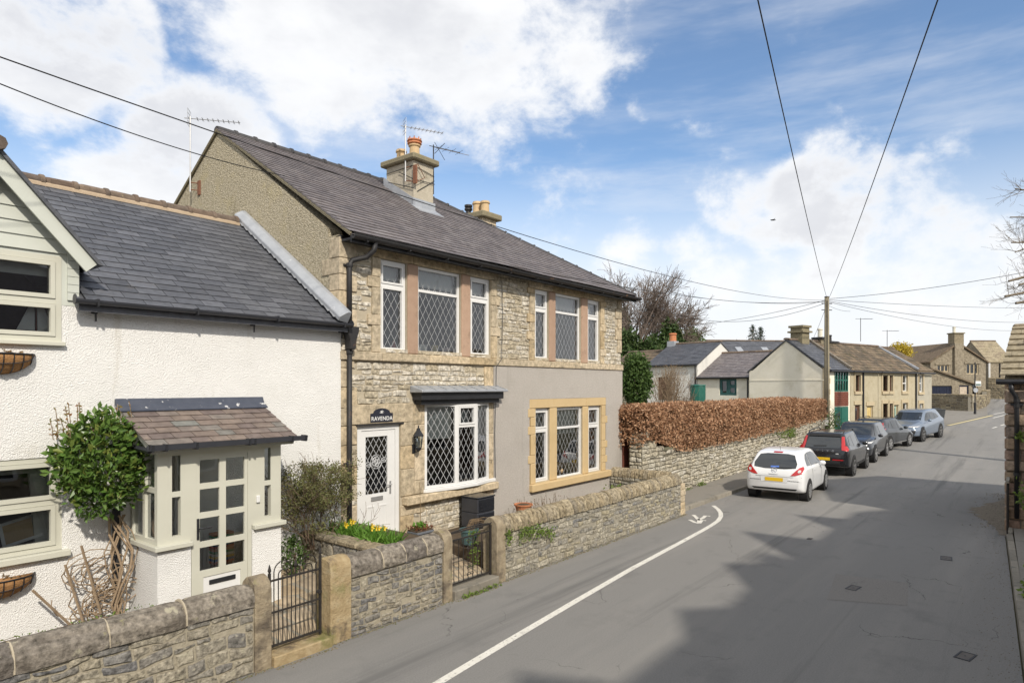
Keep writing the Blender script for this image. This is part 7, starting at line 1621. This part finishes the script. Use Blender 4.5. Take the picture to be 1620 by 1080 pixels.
for i, ch_ in enumerate('VOLVO'): letters(ch_, .09, (h.x-.012, .36-i*.18, .955), (rad(90), 0, rad(-90)), m_chrome, 'badge_letter', k2.o, .004).matrix_parent_inverse = Mat()
k2.patch('badge_plate', [(-.56, .86), (-.46, .86), (-.46, .9), (-.56, .9)], 'rear', m_clearlens, .012)
# 3 dark SUV facing us
s3 = suv(4.37, 1.9, 1.65, 1.05, 1.08, .6, .3, .3)
k3 = Car('near black SUV facing the camera behind the black compact SUV', (31.6+4.37, 6.3), math.pi, s3, m_cnavy, (.8, 3.48), .36, .93)
def front(k, H, nose, grille, lampc=None, wsw=.68):
    k.patch('windscreen', [(-wsw, nose+.09), (wsw, nose+.09), (wsw*.84, H-.15), (-wsw*.84, H-.15)], 'front', m_cglass, .006)
front(k3, 1.65, 1.08, m_trim)
k3.patch('head_lamp', [(.5, .82), (.82, .86), (.86, .93), (.55, .91)], 'front', m_clearlens, .012, True); k3.patch('grille', [(-.5, .76), (.5, .76), (.48, .9), (-.48, .9)], 'front', m_trim, .01)
for i in range(4): k3.patch('grille_bar', [(-.62, .46+i*.09), (.62, .46+i*.09), (.62, .48+i*.09), (-.62, .48+i*.09)], 'front', m_alu if i else m_chrome, .014)
k3.patch('side_window', [(.6, 1.2), (1.9, 1.12), (1.9, 1.5), (.85, 1.42)], 'side', m_cglass, .006, True); k3.patch('side_window', [(1.97, 1.12), (2.85, 1.1), (2.4, 1.48), (1.97, 1.5)], 'side', m_cglass, .006, True); k3.mirrors(2.75, .9, 1.12, m_cnavy)
# 4 dark grey SUV, rear towards us
s4 = suv(4.45, 1.84, 1.58, 1.02, .98, .7, .45, .28)
k4 = Car('dark grey hatch SUV with slanting red tail lamp parked between two cars facing us', (36.95, 6.62), rad(-11), s4, m_cdark, (.85, 3.5), .34, .9, spokes=7)
k4.patch('rear_window', [(-.58, 1.06), (.58, 1.06), (.5, 1.42), (-.5, 1.42)], 'rear', m_cglass, .006); k4.patch('tail_lamp', [(.7, .9), (.86, .88), (.87, .98), (.72, 1.38), (.64, 1.38), (.7, 1.05)], 'rear', m_redlens, .012, True)
k4.patch('side_window', [(.85, 1.14), (1.35, 1.08), (1.35, 1.4), (1.1, 1.36)], 'side', m_cglass, .006, True); k4.patch('side_window', [(1.4, 1.075), (2.1, 1.05), (2.1, 1.46), (1.4, 1.44)], 'side', m_cglass, .006, True); k4.patch('side_window', [(2.16, 1.05), (3.0, 1.02), (2.4, 1.42), (2.16, 1.46)], 'side', m_cglass, .006, True)
k4.patch('windscreen', [(-.66, 1.06), (.66, 1.06), (.56, 1.44), (-.56, 1.44)], 'front', m_cglass); k4.mirrors(2.8, .86, 1.04, m_cdark); k4.patch('side_skirt', [(1.3, .29), (3.1, .29), (3.1, .36), (1.3, .36)], 'side', m_alu, .012, True); k4.patch('number_plate', [(-.26, .66), (.26, .66), (.26, .77), (-.26, .77)], 'rear', m_plate, .012)
for sg in (-1, 1): MB().tube([(.75, sg*.56, 1.5), (.9, sg*.58, 1.61), (2.1, sg*.58, 1.62), (2.3, sg*.56, 1.53)], .016, 6).done('roof_rail', m_black, k4.o, local=True)
# 5 blue grey SUV facing us
s5 = suv(4.95, 1.97, 1.70, 1.08, 1.06, .75, .5, .3)
hd = math.pi+rad(-10); nose = Vec((42.05, 5.85, 0)); rear5 = nose-Vec((math.cos(hd), math.sin(hd), 0))*4.95
k5 = Car('large blue grey SUV facing the camera at the far end of the parked row', (rear5.x, rear5.y), hd, s5, m_cblue, (.95, 3.95), .38, .97, spokes=5, rim=m_dalloy)
front(k5, 1.70, 1.06, m_trim, None, .72)
k5.patch('lower_intake', [(.28, .5), (.8, .46), (.86, .66), (.62, .68), (.34, .6)], 'front', m_trim, .012, True); k5.patch('centre_panel', [(-.26, .5), (.26, .5), (.2, .85), (-.2, .85)], 'front', m_cdark, .01); k5.patch('head_lamp', [(.5, .84), (.84, .83), (.88, .88), (.52, .89)], 'front', m_clearlens, .012, True); k5.patch('bumper_lip', [(-.75, .40), (.75, .40), (.8, .47), (-.8, .47)], 'front', m_trim, .012)
k5.patch('side_window', [(.9, 1.22), (1.6, 1.15), (1.6, 1.5), (1.2, 1.42)], 'side', m_cglass, .006, True); k5.patch('side_window', [(1.66, 1.145), (2.35, 1.12), (2.35, 1.56), (1.66, 1.53)], 'side', m_cglass, .006, True); k5.patch('side_window', [(2.42, 1.12), (3.3, 1.1), (2.7, 1.52), (2.42, 1.56)], 'side', m_cglass, .006, True); k5.mirrors(3.15, .94, 1.14, m_cblue)
# ------------------------------------------------------------------ stone outbuilding on the right
ob = thing('stone_outbuilding', (22.5, -2.5, 0), 'reddish gritstone outbuilding with stone slab roof and black downpipe', 'outbuilding'); ro = random.Random(101)
OX, OY, OE = 19.47, .46, 3.58
mb = MB(); mb.box(OX+.02, OX+.35, -6, OY-.02, -.1, OE); mb.box(OX+.35, 25.7, OY-.35, OY-.02, -.1, OE); mb.box(25.4, 25.7, -6, OY-.35, -.1, OE); mb.box(OX+.35, 25.4, -6, -5.7, -.1, OE)
mb.prism([(OX+.1, OY-.33, OE), (22.6, OY-.33, 4.95), (25.6, OY-.33, OE)], (0, .3, 0)); mb.done('wall', m_mortar2, ob)
fo = Frame((OX, OY-.02, 0), (0, -1, 0)); z = 0; k = 0
while z < OE-.02:
    h = ro.uniform(.25, .33); z1 = min(OE, z+h); z1 = OE if OE-z1 < .12 else z1; wd = .36 if k % 2 else .24
    mb = MB(); p = [(-.03, z+.01), (wd*.5, z+.012), (wd-.012, z+.01), (wd-.008, (z+z1)/2), (wd-.012, z1-.01), (wd*.5, z1-.008), (-.03, z1-.01), (-.045, (z+z1)/2)]; stone_geo(mb, p, fo, .07, ro, .5); mb.done('quoin', m_redgrit, ob, fix=False)
    mb = MB(); mb.box(OX+.0, OX+(.3 if k % 2 else .5), OY-.03, OY+.045, z+.01, z1-.01); mb.done('quoin', m_redgrit, ob, bevel=.03)
    s = wd
    while s < 2.2:
        e = s+ro.uniform(.35, .6); p = [(s+.01, z+.01), ((s+e)/2, z+.008), (e-.01, z+.01), (e-.008, (z+z1)/2), (e-.01, z1-.01), ((s+e)/2, z1-.008), (s+.01, z1-.01), (s+.008, (z+z1)/2)]; mb = MB(); stone_geo(mb, p, fo, .03, ro, .3); mb.done('stone', m_redgrit, ob, fix=False); s = e
    z = z1; k += 1
tv = Vec((22.72-19.25, 0, 5.07-3.63)); fo2 = Frame((19.25, .56, 3.64), (0, -1, 0), tv); LN = tv.length
rfo = MB().prism([(19.3, .50, 3.57), (22.7, .38, 4.98), (26, .5, 3.57), (26, .5, 3.62), (22.7, .38, 5.03), (19.3, .5, 3.62)], (0, -6.4, 0)).done('roof', m_grit, ob)
slates(rfo, [(-.03, 0), (6.3, 0), (6.3, LN), (.16, LN)], fo2, .42, .62, m_grit, ro, .035, wvar=.3, limit=80)
MB().box(22.5, 22.95, -5.9, .39, 5.04, 5.16).done('ridge_stone', m_grit, rfo, bevel=.03)
MB().tube([(19.2, .66, 3.56), (19.2, -5.8, 3.56)], .062, 8).done('gutter', m_black, ob)
yp = .27; MB().tube([(19.22, yp+.1, 3.5), (19.24, yp+.1, 3.36), (19.34, yp+.02, 3.22), (19.36, yp, 3.1), (19.36, yp, .35)], .05, 8).done('downpipe', m_black, ob, smooth=True)
for z in (3.08, 2.95, 1.35): MB().lathe((19.36, yp, z), [(.065, 0), (.065, .07)], 8).done('pipe_collar', m_black, ob)
BX('pipe_bracket', m_black, ob, 19.38, 19.44, yp-.12, yp+.12, 3.0, 3.05)
t = thing('iron_trellis', (19.0, .43, .1), 'short rusty iron trellis standing at the foot of the outbuilding corner', 'trellis')
for x in (18.55, 19.38): MB().tube([(x, .43, .1), (x, .43, 1.28)], .018, 5).done('post', m_gateiron, t)
for i in range(9): z = .2+i*.13; MB().tube([(18.55, .43, z), (19.38, .43, z)], .009, 4).done('bar', m_gateiron, t)
for i in range(1, 6): x = 18.55+i*.138; MB().tube([(x, .43, .12), (x, .43, 1.26)], .009, 4).done('bar', m_gateiron, t)
BX('top_rail', m_kerb, t, 18.5, 19.42, .40, .46, 1.26, 1.31)
weed('kerb_weed', 'bright green weed sprouting beside the iron trellis', [Vec((18.6+rp.gauss(0, .15), .16+rp.gauss(0, .05), .95+rp.gauss(0, .16))) for _ in range(70)], .09)
weed('kerb_weed', 'small green weed on the opposite footway edge', [Vec((13.2+rp.gauss(0, .12), .06+rp.gauss(0, .05), .15+abs(rp.gauss(0, .12))) ) for _ in range(60)], .08)
weed('gutter_fern', 'green fern hanging beside the black downpipe', [Vec((19.3+rp.gauss(0, .04), .2+rp.gauss(0, .05), 2.28+rp.gauss(0, .05))) for _ in range(50)], .09)
# ------------------------------------------------------------------ houses on the opposite side (they shade the road and show in the window glass)
YO = -1.9
def opposite(x0, x1, ze, zr, gabs, label, mw, seed):
    t = thing('opposite_house', ((x0+x1)/2, YO-3, 0), label, 'house'); rng = random.Random(seed)
    mb = MB(); mb.box(x0, x1, YO-6.8, YO, 0, ze); yr = YO-3.4
    for x in (x0, x1-.3): mb.prism([(x, YO-.3, ze), (x, yr, zr-.1), (x, YO-6.5, ze)], (.3, 0, 0))
    mb.done('wall', mw, t)
    MB().prism([(x0-.1, YO+.22, ze-.05), (x0-.1, yr, zr), (x0-.1, YO-7, ze-.05), (x0-.1, YO-7, ze+.05), (x0-.1, yr, zr+.1), (x0-.1, YO+.22, ze+.05)], (x1-x0+.2, 0, 0)).done('roof', m_slate2, t)
    for a, b, xp, zp_ in gabs:
        g = group_part('front_gable', t); MB().prism([(a, YO, ze-.3), (xp, YO, zp_-.08), (b, YO, ze-.3)], (0, -.3, 0)).done('gable_wall', mw, g); MB().prism([(a-.1, YO+.2, ze-.1), (xp, YO+.2, zp_), (b+.1, YO+.2, ze-.1), (b+.1, YO+.2, ze-.22), (xp, YO+.2, zp_-.14), (a-.1, YO+.2, ze-.22)], (0, -2.6, 0)).done('gable_roof', m_slate2, g)
    f = Frame((0, YO+.03, 0), (-1, 0, 0)); x = x0+.8
    while x+1.2 < x1:
        for z in (.95, 3.35): 
            mb = MB(); cuboid(mb, f, -x-1.15, -x-.02, z-.12, z, -.05, .06); mb.done('sill', m_surr, t)
            window(t, f, -x-1.1, -x, z, z+1.35, m_white, .06, .05, mull=(-x-.55,), glass=m_cglass)
        x += 2.4
    c = group_part('chimney', t); BX('stack', m_chimstone, c, x0+.2, x0+.9, yr-.4, yr+.4, zr-.4, zr+.9); pot(c, (x0+.4, yr, zr+.9), .14, .4); pot(c, (x0+.72, yr, zr+.9), .14, .4)
m_opp = mat('opposite_stone', [(.36, .31, .23), (.46, .40, .3)], 3, .95, .8, 8, stain=((.25, .21, .15), 6, .58, .7))
opposite(-14, -1.5, 4.75, 7.2, [(-9, -6.6, -7.8, 6.2), (-5, -2.6, -3.8, 6.2)], 'stone house opposite the white cottage', m_opp, 1)
opposite(-1.4, 7.8, 4.75, 7.2, [(5.4, 7.4, 6.3, 5.3), (1.5, 3.9, 2.7, 5.8)], 'stone house with front gables opposite the garden gates', m_opp, 2)
opposite(7.9, 16.8, 4.8, 7.2, [(8.2, 10.6, 9.1, 5.65), (10.8, 12.8, 11.8, 6.3), (14.3, 15.8, 14.9, 5.95)], 'stone house with tall front gables opposite the long garden wall', m_opp, 3)
# ------------------------------------------------------------------ pollarded tree beyond the outbuilding
rt_ = random.Random(111); b = dep(26, 1720, HY); b = Vec((b.x, b.y, gz(b.x)))
pt = thing('pollarded_tree', b, 'pruned leafless tree reaching knobbly branches over the outbuilding roof', 'tree'); mb = MB(); tw = MB(); tips = []
mb.tube([b, b+Vec((.1, .1, 4)), b+Vec((0, .2, 8)), b+Vec((.2, .3, 12.5))], [.32, .26, .2, .08], 8); mb.done('trunk', m_bark, pt, smooth=True)
for v0, u1, v1, r_ in ((480, 1607, 481, .07), (462, 1590, 470, .06), (430, 1596, 446, .06), (440, 1612, 452, .05), (400, 1600, 385, .035), (360, 1598, 345, .03), (330, 1606, 300, .03), (380, 1606, 400, .03)):
    s = dep(26, 1716, v0-20); e = dep(25.6, u1, v1); pts = [s+(e-s)*f+Vec((0, 0, .08*math.sin(f*9))) for f in (0, .35, .7, 1)]; tw.tube(pts, [r_*1.5, r_*1.2, r_, r_*.75], 6)
    for k in range(7):
        f = rt_.uniform(.55, 1.); q = s+(e-s)*f; d = Vec((rt_.gauss(0, .5), rt_.uniform(-.2, .9), rt_.uniform(-.6, .9))).normalized(); branch(tw, q, d, rt_.uniform(.35, .75), .013, 2, rt_, tips, .6, .15, (1, 3), 3, 3, .16, .6, .004)
tw.done('crown', m_bark, pt, fix=False)
# ------------------------------------------------------------------ telegraph pole and wires
pp = Vec((38.33, 8.7, gz(38.33)))
tp = thing('telegraph_pole', pp, 'weathered wooden telegraph pole at the end of the beech hedge', 'telegraph pole')
MB().tube([pp, pp+Vec((0, 0, 4)), Vec((pp.x, pp.y, 8.3))], [.16, .14, .115], 10).done('pole', m_pole, tp, smooth=True)
for z in (7.95, 7.6): MB().beam((pp.x+.25, pp.y-.2, z), (pp.x-.25, pp.y+.2, z), .04, .04).done('step_iron', m_iron, tp)
for z in (5.9, 5.2): MB().tube([(pp.x-.2, pp.y+.16, z), (pp.x+.2, pp.y-.16, z)], .016, 5).done('step_iron', m_iron, tp)
MB().lathe((pp.x, pp.y, 8.3), [(.13, 0), (.12, .03), (.02, .05)], 10).done('pole_cap', m_iron, tp)
BX('notice_plate', m_white, tp, pp.x-.2, pp.x-.16, pp.y-.12, pp.y+.05, 1.35, 1.75); MB().tube([(pp.x-.13, pp.y-.06, 8.1), (pp.x-.15, pp.y-.06, .3)], .015, 5).done('cable_guard', m_black, tp)
m_wire = mat('wire', [(.02, .02, .022)], 3, .6)
TP = Vec((38.33, 8.7, 8.2))
def wire(a, b, sag, r, label, n=24, name='overhead_wire'):
    a = Vec(a); b = Vec(b); pts = [a+(b-a)*(i/n)-Vec((0, 0, sag*4*(i/n)*(1-i/n))) for i in range(n+1)]
    tag(MB().tube(pts, r, 5).done(name, m_wire, smooth=True), label, 'wire')
def ext(a, b, k): return a+(b-a)*k
wire(TP+Vec((0, 0, .05)), ext(TP, dep(7, 1186, -80), 1.25), .25, .009, 'overhead wire rising steeply from the pole towards the left of the street')
wire(TP+Vec((.05, -.1, .05)), ext(TP, dep(7, 1497, -70), 1.25), .25, .009, 'overhead wire rising steeply from the pole along the right side')
pa, pb = py(0, 90, 8.2)+Vec((0, 0, .33)), py(0, 132, 8.2)+Vec((0, 0, .05))
wire(TP+Vec((0, .05, -.05)), ext(TP, pa, 1.12), .85, .008, 'upper overhead wire crossing before the gable towards the pole')
wire(TP+Vec((0, .08, -.15)), py(560, 368, 9.05), .5, .008, 'lower overhead wire running from the pole to the house eaves')
wire(py(450, 278, 9.3), ext(py(450, 278, 9.3), pb, 1.15), .12, .007, 'second overhead wire crossing before the cottage roof')
wire(TP+Vec((0, 0, -.12)), dep(46, 1060, 462), .35, .012, 'overhead wire from the pole to the bare trees'); wire(TP+Vec((0, 0, -.2)), dep(48, 1040, 486), 1.05, .012, 'deeply sagging overhead wire from the pole towards the rear cottages'); wire(TP+Vec((0, 0, -.05)), dep(44, 1085, 515), .2, .012, 'overhead wire dropping from the pole to the white rear cottage')
for i, (u, v, d, sg, lb) in enumerate(((1625, 430, 30, .15, 'overhead wire climbing right from the pole to the pollarded tree'), (1660, 487, 60, .15, 'level overhead wire running right from the pole'), (1660, 508, 62, .5, 'slack overhead wire running right towards the end house'), (1600, 523, 66, .4, 'lowest overhead wire running right towards the end house roof'))): wire(TP+Vec((0, 0, -.05*i)), dep(d, u, v), sg, .012, lb)
wire(TP+Vec((0, 0, -.3)), tpos(tx(1345))+Vec((0, 0, 4.3)), .1, .008, 'thin service wire from the pole to the terrace eaves'); p = dep(36.5, 1282, 545); wire(TP+Vec((0, 0, -.3)), p, .1, .008, 'thin service wire from the pole to the slate roof of the end cottage')
# bird
p = dep(45, 1223, 348); t = thing('flying_bird', p, 'small dark bird gliding in the open sky', 'bird')
bd = MB(); bd.tube([p-RT*.2, p-RT*.1, p+RT*.02, p+RT*.14, p+RT*.2], [.008, .045, .05, .03, .008], 6)
for sg in (-1, 1): bd.prism([p-RT*.03, p+RT*.05, p+RT*.06+FW*.2*sg+UP*.05, p+RT*.0+FW*.38*sg+UP*.03], UP*.008)
bd.done('body', m_black, t, fix=False)
